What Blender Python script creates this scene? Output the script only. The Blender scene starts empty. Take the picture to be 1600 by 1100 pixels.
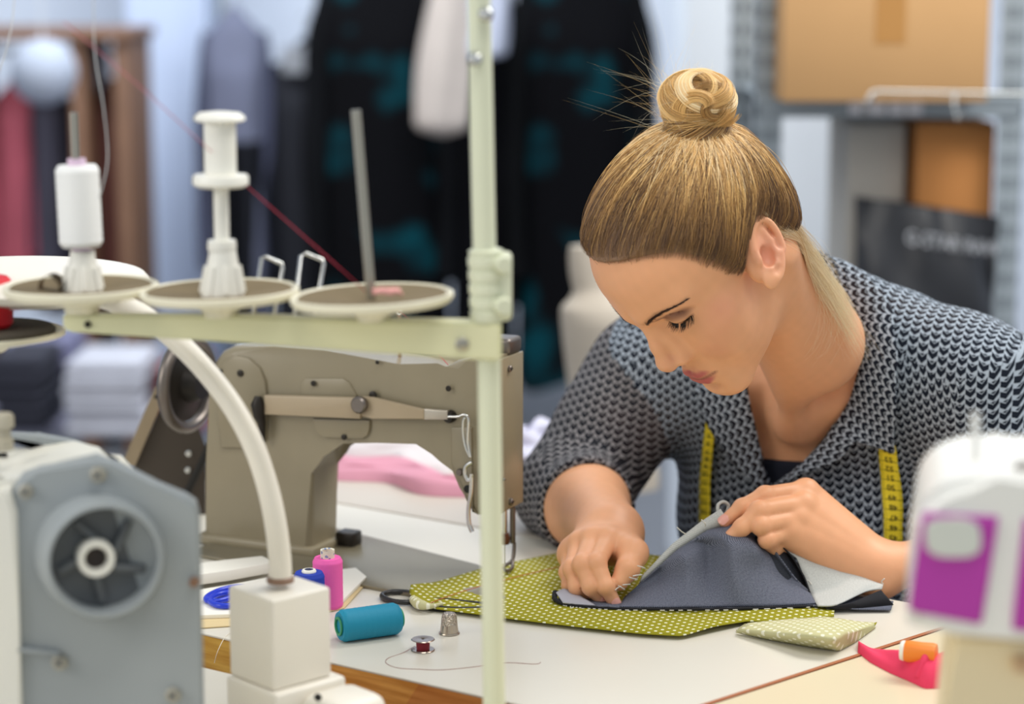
import bpy, bmesh, math, random
import numpy as np
from mathutils import Vector, Matrix, Euler, Quaternion
F32 = np.float32
random.seed(7); RNG = np.random.default_rng(7)
FPX = 3400.0; PITCH = math.radians(10.0); CAMZ = 1.335; TABLE = 0.75
def W(px, py, d):
    """point at forward distance d seen at photo position px, py"""
    xc = (px - 800) / FPX; yc = (550 - py) / FPX
    x = xc; y = math.cos(PITCH) + math.sin(PITCH) * yc; z = -math.sin(PITCH) + math.cos(PITCH) * yc
    s = d / y
    return np.array([x * s, d, CAMZ + z * s])
def T(px, py, h=0.0):
    """point on the plane h above the table top seen at px, py"""
    xc = (px - 800) / FPX; yc = (550 - py) / FPX
    y = math.cos(PITCH) + math.sin(PITCH) * yc; z = -math.sin(PITCH) + math.cos(PITCH) * yc
    s = (TABLE + h - CAMZ) / z
    return np.array([xc * s, y * s, TABLE + h])
def proj(P):
    P = np.atleast_2d(P); z = P[:, 2] - CAMZ
    cz = math.cos(PITCH) * P[:, 1] - math.sin(PITCH) * z
    cy = math.sin(PITCH) * P[:, 1] + math.cos(PITCH) * z
    return np.stack([800 + FPX * P[:, 0] / cz, 550 - FPX * cy / cz], 1)
scene = bpy.context.scene
COL = scene.collection
# ---------------------------------------------------------------- camera, world, lights, exposure
cam = bpy.data.cameras.new('camera'); cam.sensor_width = 36.0; cam.lens = 76.5; cam.sensor_fit = 'HORIZONTAL'
cam.clip_start = 0.05; cam.clip_end = 60
co = bpy.data.objects.new('camera', cam); co.location = (0, 0, CAMZ); co.rotation_euler = (math.radians(90) - PITCH, 0, 0); COL.objects.link(co)
scene.camera = co
cam.dof.use_dof = True; cam.dof.focus_distance = 1.955; cam.dof.aperture_fstop = 3.0
wd = bpy.data.worlds.new('world'); scene.world = wd; wd.use_nodes = True
bg = wd.node_tree.nodes['Background']; bg.inputs[0].default_value = (0.86, 0.93, 1.0, 1); bg.inputs[1].default_value = 0.55
def area(name, loc, target, sx, sy, power, col=(1, 1, 1)):
    l = bpy.data.lights.new(name, 'AREA'); l.shape = 'RECTANGLE'; l.size = sx; l.size_y = sy; l.energy = power; l.color = col
    o = bpy.data.objects.new(name, l); o.location = loc
    o.rotation_euler = (Vector(target) - Vector(loc)).to_track_quat('-Z', 'Y').to_euler(); COL.objects.link(o); return o
area('ceiling_and_fill_light', (1.6, 2.4, 2.85), (0.4, 2.1, 0.9), 1.2, 1.2, 34, (1.0, 0.95, 0.86))
area('window_light', (-2.6, 0.6, 2.2), (0.2, 2.0, 0.9), 1.6, 1.4, 34, (1.0, 0.96, 0.9))
area('ceiling_and_fill_light', (-0.6, 5.0, 2.95), (0.0, 6.4, 0.5), 2.0, 1.4, 82, (0.88, 0.94, 1.0))
area('ceiling_and_fill_light', (1.1, 2.9, 2.9), (1.1, 4.2, 0.9), 1.2, 0.8, 42, (0.96, 0.98, 1.0))  # added fill lamp, no known fixture; brightens the shelving and pillar
area('ceiling_and_fill_light', (0.2, 0.9, 2.85), (0.1, 1.6, 0.7), 1.0, 0.8, 16, (1.0, 0.97, 0.92))
vs_ = scene.view_settings; vs_.view_transform = 'Standard'; vs_.look = 'None'; vs_.gamma = 1.0; vs_.use_curve_mapping = False; vs_.exposure = 0.0
scene.display_settings.display_device = 'sRGB'
def link(o, parent=None):
    COL.objects.link(o)
    if parent is not None: o.parent = parent
    return o
def tag(o, label=None, cat=None, group=None, kind=None):
    for k, v in (('label', label), ('category', cat), ('group', group), ('kind', kind)):
        if v: o[k] = v
    return o
def empty(name, loc=(0, 0, 0), label=None, cat=None, group=None, rz=0.0):
    o = bpy.data.objects.new(name, None); o.location = loc; o.rotation_euler = (0, 0, rz); o.empty_display_size = 0.05
    link(o); return tag(o, label, cat, group)
def np_mesh(name, verts, quads, m, parent=None, smooth=True, cols=None, uv=None):
    me = bpy.data.meshes.new(name)
    verts = np.asarray(verts, F32); quads = np.asarray(quads, np.int32)
    k = quads.shape[1]
    me.vertices.add(len(verts)); me.vertices.foreach_set('co', verts.ravel())
    me.loops.add(quads.size); me.loops.foreach_set('vertex_index', quads.ravel())
    me.polygons.add(len(quads)); me.polygons.foreach_set('loop_start', np.arange(0, quads.size, k, dtype=np.int32))
    me.polygons.foreach_set('use_smooth', np.full(len(quads), smooth))
    if cols is not None:
        a = me.attributes.new('tone', 'FLOAT_COLOR', 'POINT')
        a.data.foreach_set('color', np.c_[cols, np.ones(len(cols))].astype(F32).ravel())
    if uv is not None:
        l = me.uv_layers.new(name='cloth'); l.data.foreach_set('uv', np.asarray(uv, F32).ravel())
    me.update(calc_edges=True); me.validate()
    if m is not None: me.materials.append(m)
    o = bpy.data.objects.new(name, me)
    return link(o, parent)
def bm_obj(name, bm, m, parent=None, smooth=None):
    """link a bmesh as one object; smooth = angle in degrees below which edges look round"""
    me = bpy.data.meshes.new(name)
    bmesh.ops.recalc_face_normals(bm, faces=bm.faces[:])
    if smooth:
        lim = math.radians(smooth)
        for f in bm.faces: f.smooth = True
        for e in bm.edges:
            if len(e.link_faces) == 2 and e.calc_face_angle(0) > lim: e.smooth = False
    bm.to_mesh(me); bm.free()
    for x in (m if isinstance(m, (list, tuple)) else [m]): me.materials.append(x)
    return link(bpy.data.objects.new(name, me), parent)
def frame_of(d):
    d = Vector(d).normalized()
    return d.to_track_quat('Z', 'Y').to_matrix()
def add_box(bm, c, size, rot=None, bev=0.0, seg=2, mi=0):
    """box centred at c, size full extents, rot = 3x3 or z angle"""
    r = bmesh.ops.create_cube(bm, size=1.0)
    vs = r['verts']
    R = Matrix.Identity(3) if rot is None else (Matrix.Rotation(rot, 3, 'Z') if isinstance(rot, (int, float)) else rot)
    for v in vs: v.co = Vector((v.co.x * size[0], v.co.y * size[1], v.co.z * size[2]))
    fs = list({f for v in vs for f in v.link_faces})
    if bev > 0:
        es = list({e for v in vs for e in v.link_edges})
        b = bmesh.ops.bevel(bm, geom=es, offset=bev, segments=seg, affect='EDGES', profile=0.5)
        vs = list({v for f in b['faces'] for v in f.verts} | {v for v in vs if v.is_valid})
        fs = list({f for v in vs for f in v.link_faces})
    for v in vs: v.co = R @ v.co + Vector(c)
    for f in fs: f.material_index = mi
    return vs
def add_tube(bm, pts, r, seg=12, caps=True, closed=False, flat=None):
    """round tube through pts; r a number or one radius per point; flat = (scale, axis) squash"""
    P = [Vector(p) for p in pts]; n = len(P)
    rs = [r] * n if isinstance(r, (int, float)) else list(r)
    up = None; rings = []
    for i in range(n):
        a = P[(i - 1) % n] if (closed or i > 0) else P[0]
        b = P[(i + 1) % n] if (closed or i < n - 1) else P[-1]
        t = (b - a).normalized()
        if up is None:
            up = Vector((0, 0, 1)) if abs(t.z) < 0.9 else Vector((1, 0, 0))
        u = (up - t * up.dot(t)).normalized(); w = t.cross(u); up = u
        ring = []
        for k in range(seg):
            an = 2 * math.pi * k / seg
            ring.append(bm.verts.new(P[i] + (u * math.cos(an) + w * math.sin(an)) * rs[i]))
        rings.append(ring)
    m = n if closed else n - 1
    for i in range(m):
        a, b = rings[i], rings[(i + 1) % n]
        for k in range(seg):
            bm.faces.new((a[k], a[(k + 1) % seg], b[(k + 1) % seg], b[k]))
    if caps and not closed:
        bm.faces.new(rings[0][::-1]); bm.faces.new(rings[-1])
    return rings
def add_lathe(bm, prof, origin=(0, 0, 0), axis=(0, 0, 1), seg=32, mi=0, close=True):
    """revolve (radius, height) pairs about axis through origin"""
    R = frame_of(axis); O = Vector(origin); rings = []
    for r, h in prof:
        if r < 1e-6:
            rings.append([bm.verts.new(O + R @ Vector((0, 0, h)))])
        else:
            rings.append([bm.verts.new(O + R @ Vector((r * math.cos(2 * math.pi * k / seg), r * math.sin(2 * math.pi * k / seg), h))) for k in range(seg)])
    fs = []
    for a, b in zip(rings[:-1], rings[1:]):
        for k in range(seg):
            k2 = (k + 1) % seg
            q = [a[k % len(a)], a[k2 % len(a)], b[k2 % len(b)], b[k % len(b)]]
            q = [v for i, v in enumerate(q) if v not in q[:i]]
            if len(q) >= 3: fs.append(bm.faces.new(q))
    if close:
        for ring, rev in ((rings[0], True), (rings[-1], False)):
            if len(ring) > 2: fs.append(bm.faces.new(ring[::-1] if rev else ring))
    for f in fs: f.material_index = mi
    return fs
def add_prism(bm, poly, z0, z1, M=None, bev=0.0, mi=0, seg=2):
    """extrude a 2-D outline between z0 and z1, then place with 4x4 M"""
    M = M or Matrix.Identity(4)
    a = [bm.verts.new((x, y, z0)) for x, y in poly]; b = [bm.verts.new((x, y, z1)) for x, y in poly]
    n = len(poly); fs = [bm.faces.new(a[::-1]), bm.faces.new(b)]
    for i in range(n): fs.append(bm.faces.new((a[i], a[(i + 1) % n], b[(i + 1) % n], b[i])))
    vs = a + b
    if bev > 0:
        es = list({e for f in fs[:2] for e in f.edges})
        r = bmesh.ops.bevel(bm, geom=es, offset=bev, segments=seg, affect='EDGES', profile=0.5, clamp_overlap=True)
        vs = list({v for f in r['faces'] for v in f.verts} | {v for v in vs if v.is_valid})
        fs = list({f for v in vs for f in v.link_faces})
    for v in vs: v.co = M @ v.co
    for f in fs: f.material_index = mi
    return vs
def obj_box(name, c, size, m, parent=None, rot=None, bev=0.002):
    bm = bmesh.new(); add_box(bm, c, size, rot, bev); return bm_obj(name, bm, m, parent, 35)
def obj_tube(name, pts, r, m, parent=None, seg=12, closed=False):
    bm = bmesh.new(); add_tube(bm, pts, r, seg, closed=closed); return bm_obj(name, bm, m, parent, 50)
def obj_lathe(name, prof, origin, m, parent=None, axis=(0, 0, 1), seg=32, close=True):
    bm = bmesh.new(); add_lathe(bm, prof, origin, axis, seg, close=close); return bm_obj(name, bm, m, parent, 35)
def smooth_path(pts, n=8, closed=False):
    """Catmull-Rom through pts"""
    P = [np.array(p, float) for p in pts]; out = []
    N = len(P); rng = range(N if closed else N - 1)
    for i in rng:
        if closed: p0, p1, p2, p3 = P[(i - 1) % N], P[i], P[(i + 1) % N], P[(i + 2) % N]
        else: p0, p1, p2, p3 = P[max(i - 1, 0)], P[i], P[i + 1], P[min(i + 2, N - 1)]
        for k in range(n):
            t = k / n
            out.append(0.5 * (2 * p1 + (p2 - p0) * t + (2 * p0 - 5 * p1 + 4 * p2 - p3) * t * t + (3 * p1 - p0 - 3 * p2 + p3) * t ** 3))
    if not closed: out.append(P[-1])
    return out
# ---------------------------------------------------------------- materials
def lin(h):
    """#rrggbb to linear rgba"""
    h = h.lstrip('#'); c = [int(h[i:i + 2], 16) / 255 for i in (0, 2, 4)]
    return tuple((x / 12.92 if x <= 0.04045 else ((x + 0.055) / 1.055) ** 2.4) for x in c) + (1.0,)
def mat(name, col, rough=0.5, metal=0.0, noise=0.0, nscale=20.0, bump=0.0, bscale=200.0, spec=0.5, sub=0.0, coat=0.0, alpha=1.0, emit=None, emit_s=0.0):
    m = bpy.data.materials.new(name); m.use_nodes = True
    nt = m.node_tree; b = nt.nodes['Principled BSDF']
    c = lin(col) if isinstance(col, str) else col
    b.inputs['Base Color'].default_value = c
    b.inputs['Roughness'].default_value = rough; b.inputs['Metallic'].default_value = metal
    b.inputs['Specular IOR Level'].default_value = spec
    if sub: b.inputs['Subsurface Weight'].default_value = sub; b.inputs['Subsurface Radius'].default_value = (0.006, 0.003, 0.002); b.inputs['Subsurface Scale'].default_value = 1.0
    if coat: b.inputs['Coat Weight'].default_value = coat
    if emit: b.inputs['Emission Color'].default_value = lin(emit); b.inputs['Emission Strength'].default_value = emit_s
    tc = nt.nodes.new('ShaderNodeTexCoord')
    if noise > 0:
        n = nt.nodes.new('ShaderNodeTexNoise'); n.inputs['Scale'].default_value = nscale; n.inputs['Detail'].default_value = 5
        nt.links.new(tc.outputs['Object'], n.inputs['Vector'])
        mx = nt.nodes.new('ShaderNodeMix'); mx.data_type = 'RGBA'
        mx.inputs[6].default_value = tuple(max(0, x * (1 - noise)) for x in c[:3]) + (1,)
        mx.inputs[7].default_value = tuple(min(1, x * (1 + noise)) for x in c[:3]) + (1,)
        nt.links.new(n.outputs['Fac'], mx.inputs[0]); nt.links.new(mx.outputs[2], b.inputs['Base Color'])
    if bump > 0:
        n = nt.nodes.new('ShaderNodeTexNoise'); n.inputs['Scale'].default_value = bscale; n.inputs['Detail'].default_value = 3
        nt.links.new(tc.outputs['Object'], n.inputs['Vector'])
        bp = nt.nodes.new('ShaderNodeBump'); bp.inputs['Strength'].default_value = bump; bp.inputs['Distance'].default_value = 0.001
        nt.links.new(n.outputs['Fac'], bp.inputs['Height']); nt.links.new(bp.outputs['Normal'], b.inputs['Normal'])
    return m
def mnode(nt, op, a, b=None, c=None):
    n = nt.nodes.new('ShaderNodeMath'); n.operation = op
    for i, v in enumerate((a, b, c)):
        if v is None: continue
        if isinstance(v, (int, float)): n.inputs[i].default_value = v
        else: nt.links.new(v, n.inputs[i])
    return n.outputs[0]
# ---------------------------------------------------------------- distance-field modelling toolkit
def ell(p, c, r):
    q = (p - np.array(c, F32)) / np.array(r, F32)
    k0 = np.sqrt((q * q).sum(1)) + 1e-9
    g = q / np.array(r, F32)
    k1 = np.sqrt((g * g).sum(1)) + 1e-9
    return k0 * (k0 - 1) / k1
def sph(p, c, r):
    q = p - np.array(c, F32)
    return np.sqrt((q * q).sum(1)) - r
def cap(p, a, b, ra, rb=None):
    if rb is None: rb = ra
    a = np.array(a, F32); b = np.array(b, F32)
    ab = b - a; q = p - a
    t = np.clip((q @ ab) / (ab @ ab + 1e-12), 0, 1)
    d = q - t[:, None] * ab
    return np.sqrt((d * d).sum(1)) - (ra + (rb - ra) * t)
def ecap(p, a, b, ra, rb, flat, n):
    """capsule whose section is squashed by `flat` (>1 thinner) along direction n"""
    a = np.array(a, F32); b = np.array(b, F32); n = np.array(n, F32); n = n / np.linalg.norm(n)
    ab = b - a; q = p - a
    t = np.clip((q @ ab) / (ab @ ab + 1e-12), 0, 1)
    d = q - t[:, None] * ab
    dn = d @ n
    d2 = (d * d).sum(1) + dn * dn * (flat * flat - 1)
    return (np.sqrt(d2) - (ra + (rb - ra) * t)) / (1 + (flat - 1) * np.abs(dn) / (np.sqrt((d*d).sum(1)) + 1e-6))
def smin(a, b, k):
    h = np.maximum(k - np.abs(a - b), 0) / k
    return np.minimum(a, b) - h * h * k * 0.25
def smax(a, b, k):
    return -smin(-a, -b, k)
def chain(p, pts, rs, k=None):
    d = None
    for i in range(len(pts) - 1):
        c = cap(p, pts[i], pts[i + 1], rs[i], rs[i + 1])
        d = c if d is None else (np.minimum(d, c) if k is None else smin(d, c, k))
    return d
def boxed(fn, lo, hi):
    """evaluate fn only near the box lo..hi, a lower bound elsewhere"""
    lo = np.array(lo, F32); hi = np.array(hi, F32)
    def g(p):
        q = np.maximum(np.maximum(lo - p, p - hi), 0)
        dist = np.sqrt((q * q).sum(1))
        out = dist + 0.03
        m = dist < 0.03
        if m.any(): out[m] = fn(p[m])
        return out
    return g
def grad(fn, p, e=4e-4):
    g = np.empty_like(p)
    for i in range(3):
        d = np.zeros(3, F32); d[i] = e
        g[:, i] = fn(p + d) - fn(p - d)
    n = np.sqrt((g * g).sum(1, keepdims=True)) + 1e-12
    return g / n
def surface_nets(fn, lo, hi, h, polish=2, blk=8):
    """mesh the zero set of fn inside lo..hi: verts, quads"""
    lo = np.array(lo, F32); hi = np.array(hi, F32)
    nb = np.ceil((hi - lo) / (h * blk)).astype(int)
    n = nb * blk + 1
    V = np.full(n, 1.0, F32)
    bi = np.stack(np.meshgrid(*[np.arange(k) for k in nb], indexing='ij'), -1).reshape(-1, 3)
    cen = (lo + (bi + 0.5) * (h * blk)).astype(F32)
    dc = np.concatenate([fn(c) for c in np.array_split(cen, max(1, len(cen) // 60000))])
    rad = h * blk * 0.5 * 1.7321 * 1.25
    act = bi[np.abs(dc) < rad]
    inside = bi[dc <= -rad]
    o = np.arange(blk + 1)
    oo = np.stack(np.meshgrid(o, o, o, indexing='ij'), -1).reshape(-1, 3)
    for b in inside:
        s = b * blk
        V[s[0]:s[0] + blk + 1, s[1]:s[1] + blk + 1, s[2]:s[2] + blk + 1] = -1
    for ch in np.array_split(act, max(1, len(act) // 150)):
        idx = (ch[:, None, :] * blk + oo[None]).reshape(-1, 3)
        pv = (lo + idx * h).astype(F32)
        V[idx[:, 0], idx[:, 1], idx[:, 2]] = fn(pv)
    S = V < 0
    cnt = np.zeros(n - 1, np.int8)
    for dx in (0, 1):
        for dy in (0, 1):
            for dz in (0, 1):
                cnt += S[dx:n[0] - 1 + dx, dy:n[1] - 1 + dy, dz:n[2] - 1 + dz]
    cells = np.argwhere((cnt > 0) & (cnt < 8))
    vid = np.full(n - 1, -1, np.int32)
    vid[cells[:, 0], cells[:, 1], cells[:, 2]] = np.arange(len(cells))
    acc = np.zeros((len(cells), 3)); w = np.zeros(len(cells))
    for ax in range(3):
        u, v = [(1, 2), (2, 0), (0, 1)][ax]
        for du in (0, 1):
            for dv in (0, 1):
                a = cells.copy(); a[:, u] += du; a[:, v] += dv
                b = a.copy(); b[:, ax] += 1
                va = V[a[:, 0], a[:, 1], a[:, 2]]; vb = V[b[:, 0], b[:, 1], b[:, 2]]
                m = (va < 0) != (vb < 0)
                t = np.where(m, va / np.where(m, va - vb, 1), 0)
                pos = a.astype(float); pos[:, ax] += t
                acc[m] += pos[m]; w[m] += 1
    verts = (lo + (acc / w[:, None]) * h).astype(F32)
    quads = []
    for ax in range(3):
        u, v = [(1, 2), (2, 0), (0, 1)][ax]
        sl_a = [slice(None)] * 3; sl_b = [slice(None)] * 3
        sl_a[ax] = slice(0, n[ax] - 1); sl_b[ax] = slice(1, n[ax])
        A = S[tuple(sl_a)]; B = S[tuple(sl_b)]
        e = np.argwhere(A != B)
        e = e[(e[:, u] > 0) & (e[:, v] > 0) & (e[:, u] < n[u] - 1) & (e[:, v] < n[v] - 1)]
        q = []
        for du, dv in ((1, 1), (0, 1), (0, 0), (1, 0)):
            c = e.copy(); c[:, u] -= du; c[:, v] -= dv
            q.append(vid[c[:, 0], c[:, 1], c[:, 2]])
        q = np.stack(q, 1)
        flip = ~A[e[:, 0], e[:, 1], e[:, 2]]
        q[flip] = q[flip][:, ::-1]
        quads.append(q)
    quads = np.concatenate(quads)
    quads = quads[(quads >= 0).all(1)]
    for _ in range(polish):
        for s in np.array_split(np.arange(len(verts)), max(1, len(verts) // 100000)):
            d = fn(verts[s]); g = grad(fn, verts[s])
            verts[s] -= np.clip(d, -h, h)[:, None] * g
    return verts, quads
def march(fn, org, dirs, tmax=4.0, t0=1.0, steps=90):
    """first hit of rays with fn; returns t (nan where missed)"""
    t = np.full(len(dirs), t0, F32); alive = np.ones(len(dirs), bool); hit = np.zeros(len(dirs), bool)
    for _ in range(steps):
        i = np.where(alive)[0]
        if len(i) == 0: break
        d = fn((org + dirs[i] * t[i][:, None]).astype(F32))
        t[i] += d * 0.9
        h = d < 3e-4
        hit[i[h]] = True; alive[i[h]] = False
        alive[i[t[i] > tmax]] = False
    return np.where(hit, t, np.nan)
# ---------------------------------------------------------------- head, in its own frame (cm: x her left, y forward, z up)
HR = np.array([[0.56146993, -0.52401654, -0.64043593], [-0.82676406, -0.38780861, -0.40751155], [0.03482378, -0.75829489, 0.65098092]])
HO = np.array([0.17930388, 1.95401833, 1.08190195])
def to_head(P): return (((P - HO) @ HR) * 100).astype(F32)
def from_head(q): return HO + (np.atleast_2d(q) * 0.01) @ HR.T
EYE = np.array([3.15, 7.3, 1.9])
def head_cm(p):
    ax = np.abs(p[:, 0]); s = np.stack([ax, p[:, 1], p[:, 2]], 1).astype(F32)
    d = ell(s, (0, -0.7, 4.0), (7.2, 8.7, 7.4))
    d = smin(d, ell(s, (0, 2.5, 4.7), (6.8, 7.15, 6.2)), 2.0)
    d = smin(d, ell(s, (0, 3.2, -2.2), (5.45, 5.7, 7.4)), 2.0)
    d = smin(d, cap(s, (3.5, 1.9, -4.9), (1.1, 6.9, -8.8), 1.0, 1.4), 2.6)
    d = smin(d, sph(s, (4.2, 5.2, -1.1), 2.1), 2.6)           # cheekbone
    d = smin(d, ell(s, (3.0, 5.7, -3.6), (2.1, 2.1, 2.5)), 2.4)   # cheek
    d = smin(d, ell(s, (0, 7.9, -8.6), (1.9, 1.5, 1.5)), 2.0)  # chin
    d = smin(d, ell(s, (0, 7.2, -5.9), (2.7, 2.6, 2.3)), 1.5)    # mouth mound
    # eye sockets then brow
    d = smax(d, -ell(s, (3.0, 9.9, 1.8), (2.1, 1.9, 1.35)), 1.3)
    d = smin(d, cap(s, (0.9, 9.0, 3.0), (4.6, 6.75, 3.5), 0.75, 0.7), 1.6)
    # nose
    n = cap(s, (0, 8.95, 2.3), (0, 9.95, -0.6), 0.62, 0.68)
    n = smin(n, cap(s, (0, 9.95, -0.6), (0, 10.55, -2.2), 0.68, 0.78), 0.6)
    n = smin(n, sph(s, (0.25, 10.5, -2.4), 0.78), 0.7)
    n = smin(n, ell(s, (1.2, 9.45, -2.7), (0.68, 0.95, 0.68)), 0.5)
    n = smin(n, cap(s, (0.45, 9.0, 0.6), (0.95, 9.1, -1.9), 0.55, 0.75), 0.5)
    n = smin(n, cap(s, (0, 10.3, -2.9), (0, 9.4, -3.4), 0.40, 0.45), 0.5)
    d = smin(d, n, 0.95)
    d = smax(d, -ell(s, (0.58, 9.9, -3.5), (0.30, 0.55, 0.40)), 0.3)
    # eye: ball with closed lids, crease above
    lid = sph(s, EYE, 1.26)
    lid = smin(lid, ell(s, (3.1, 7.4, 1.7), (1.65, 1.05, 0.8)), 0.4)
    d = smin(d, lid, 0.45)
    zc = 2.78 - 0.16 * (s[:, 0] - 3.1) ** 2
    cr = np.sqrt((s[:, 2] - zc) ** 2 + np.maximum(0, np.abs(s[:, 0] - 3.2) - 1.2) ** 2 + (sph(s, EYE, 1.36)) ** 2)
    d = smax(d, -(cr - 0.10), 0.35)
    # lash line slit along the lower rim of the upper lid
    zs = 1.14 + 0.10 * np.abs(s[:, 0] - 3.1) ** 2
    sl = np.sqrt((s[:, 2] - zs) ** 2 + np.maximum(0, np.abs(s[:, 0] - 3.2) - 1.35) ** 2 + np.maximum(0, 7.6 - s[:, 1]) ** 2)
    d = smax(d, -(sl - 0.09), 0.18)
    # lips
    up = np.stack([s[:, 0], s[:, 1], s[:, 2]], 1)
    ul = smin(cap(up, (0.0, 9.5, -5.42), (0.7, 9.42, -5.36), 0.42, 0.45), cap(up, (0.7, 9.42, -5.36), (2.65, 7.45, -5.68), 0.45, 0.14), 0.35)
    ll = smin(cap(up, (0.0, 9.3, -6.55), (0.9, 9.15, -6.48), 0.58, 0.54), cap(up, (0.9, 9.15, -6.48), (2.6, 7.4, -5.82), 0.54, 0.14), 0.35)
    d = smin(d, ul, 0.35); d = smin(d, ll, 0.22)
    d = smax(d, -cap(s, (0, 10.05, -4.1), (0, 10.0, -4.8), 0.22), 0.4)
    lm = ell(s, (0, 9.8, -7.75), (1.6, 0.75, 0.5))
    d = smax(d, -lm, 0.7)
    # ear
    e = ear_cm(s)
    return smin(d, e, 0.35)
def ear_cm(s):
    # ear plane: local u (back), v (up), w (out)
    c = np.array([7.15, -0.35, 0.1], F32)
    w = np.array([0.94, -0.27, 0.15]); w /= np.linalg.norm(w)
    v = np.array([0.0, -0.74, 0.67]); v -= w * (v @ w); v /= np.linalg.norm(v)
    u = np.cross(v, w); u = u if u[1] < 0 else -u
    q = s - c; L = np.stack([q @ u, q @ v, q @ w], 1).astype(F32)
    # outline: helix as an open ring of capsules
    ang = np.radians(np.linspace(178, -85, 30))
    rx = 1.5; ry = 2.7
    pts = [np.array([0.15 + rx * np.cos(a) * (1.0 if np.sin(a) > -0.2 else 0.8), 0.35 + ry * np.sin(a), 0.55 + 0.28 * np.cos(a)]) for a in ang]
    hel = chain(L, [np.array((-1.0, -0.1, 0.1))] + pts, [0.2] + list(np.linspace(0.30, 0.33, 30)))
    plate = ell(L, (0.1, 0.2, 0.05), (1.55, 2.75, 0.42))
    anti = chain(L, [np.array(a) for a in [(0.25, 2.0, 0.35), (0.72, 1.0, 0.5), (0.80, 0.0, 0.6), (0.5, -0.95, 0.6), (-0.1, -1.35, 0.5)]], [0.25, 0.3, 0.34, 0.34, 0.28], 0.2)
    lobe = ell(L, (-0.15, -2.35, 0.28), (0.85, 0.85, 0.40))
    trag = ell(L, (-1.05, -0.45, 0.35), (0.42, 0.62, 0.38))
    root = ell(L, (-0.5, 0.0, -0.6), (1.3, 2.4, 0.9))
    e = smin(plate, hel, 0.5); e = smin(e, anti, 0.45); e = smin(e, lobe, 0.6); e = smin(e, trag, 0.3); e = smin(e, root, 0.5)
    con = ell(L, (-0.15, -0.25, 0.65), (0.72, 1.0, 0.75))
    e = smax(e, -con, 0.25)
    return e
def head(P): return head_cm(to_head(P)) * F32(0.01)
# ---------------------------------------------------------------- body, arms, hands (world metres)
def nrm(v): v = np.array(v, float); return v / np.linalg.norm(v)
SL = W(1528, 610, 2.14); SR = W(1012, 590, 2.31)
EL = W(1625, 856, 2.09); WL = W(1374, 887, 2.005)
ER = W(893, 770, 2.24); WR = W(955, 828, 2.045)
MID = (SL + SR) / 2
PEL = np.array([MID[0] + 0.10, MID[1] + 0.19, 0.55])
TL = nrm(SL - SR); TS = nrm(MID - PEL); TF = nrm(np.cross(TS, TL))
if TF[1] > 0: TF = -TF
TS = nrm(np.cross(TL, TF)); TS = TS if TS[2] > 0 else -TS
TR = np.stack([TL, TF, TS], 1)
NB = W(1268, 535, 2.10)
def to_torso(P): return ((P - MID) @ TR).astype(F32)
def from_torso(q): return MID + np.atleast_2d(q) @ TR.T
def torso(P, g=0.0):
    q = to_torso(P); s = q.copy(); s[:, 0] = np.abs(s[:, 0])
    d = ell(s, (0, 0, -0.13), (0.150, 0.105, 0.17))
    d = smin(d, ell(s, (0.075, 0.062, -0.165), (0.072, 0.058, 0.072)), 0.05)
    d = smin(d, ell(s, (0, -0.005, -0.30), (0.132, 0.098, 0.17)), 0.08)
    d = smin(d, ell(s, (0, -0.02, -0.44), (0.172, 0.125, 0.13)), 0.08)
    d = smin(d, cap(s, (0.0, -0.01, 0.015), (0.165, 0.0, 0.0), 0.062, 0.052), 0.06)
    d = smin(d, cap(s, (0.03, -0.03, 0.085), (0.15, -0.01, 0.015), 0.035, 0.04), 0.05)
    return d
HB = from_head((0, -2.2, -3.5))[0]
def neck(P):
    d = cap(P, HB, NB, 0.046, 0.052)
    # the cord from behind the ear to the collar bone
    a = from_head((5.0, -2.5, -3.0))[0]; b = from_torso((0.015, 0.085, 0.015))[0]
    d = smin(d, cap(P, a, b, 0.016, 0.012), 0.03)
    a = from_torso((0.012, 0.080, 0.028))[0]; b = from_torso((0.10, 0.045, 0.030))[0]
    return smin(d, cap(P, a, b, 0.010, 0.009), 0.03)
def arm(P, s, e, w, rs=(0.052, 0.042, 0.040, 0.027), flat=None):
    d = cap(P, s, e, rs[0], rs[1])
    m = e + (w - e) * 0.35
    return smin(smin(d, cap(P, e, m, rs[1] - 0.002, rs[2]), 0.03), cap(P, m, w, rs[2], rs[3]), 0.03)
def Z(x, y, d): return W(860 + x / 2.857, 740 + y / 2.857, d)
# her left hand (holds the denim up), pixels of an enlarged crop
LH = dict(
    index=[Z(1140, 78, 2.022), Z(958, 98, 1.998), Z(855, 150, 1.990), Z(780, 212, 1.986)],
    middle=[Z(1128, 138, 2.006), Z(932, 165, 1.978), Z(856, 240, 1.972), Z(785, 300, 1.974)],
    ring=[Z(1100, 200, 1.996), Z(938, 232, 1.970), Z(965, 282, 1.984), Z(1030, 275, 2.000)],
    little=[Z(1062, 256, 1.988), Z(966, 296, 1.970), Z(1000, 338, 1.986), Z(1050, 325, 1.998)])
LT = [Z(1330, 340, 2.02), Z(1150, 265, 2.035), Z(960, 235, 2.02), Z(825, 235, 2.004)]
RH = dict(
    index=[Z(258, 292, 1.998), Z(206, 398, 1.958), Z(248, 505, 1.945), Z(284, 572, 1.946)],
    middle=[Z(188, 296, 2.002), Z(143, 405, 1.962), Z(180, 505, 1.950), Z(228, 560, 1.954)],
    ring=[Z(132, 318, 2.010), Z(98, 425, 1.972), Z(118, 505, 1.962), Z(160, 552, 1.968)],
    little=[Z(96, 352, 2.020), Z(76, 440, 1.990), Z(84, 500, 1.978), Z(112, 538, 1.978)])
RT = [Z(330, 265, 2.02), Z(368, 355, 1.985), Z(345, 425, 1.962), Z(308, 482, 1.955)]
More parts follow.
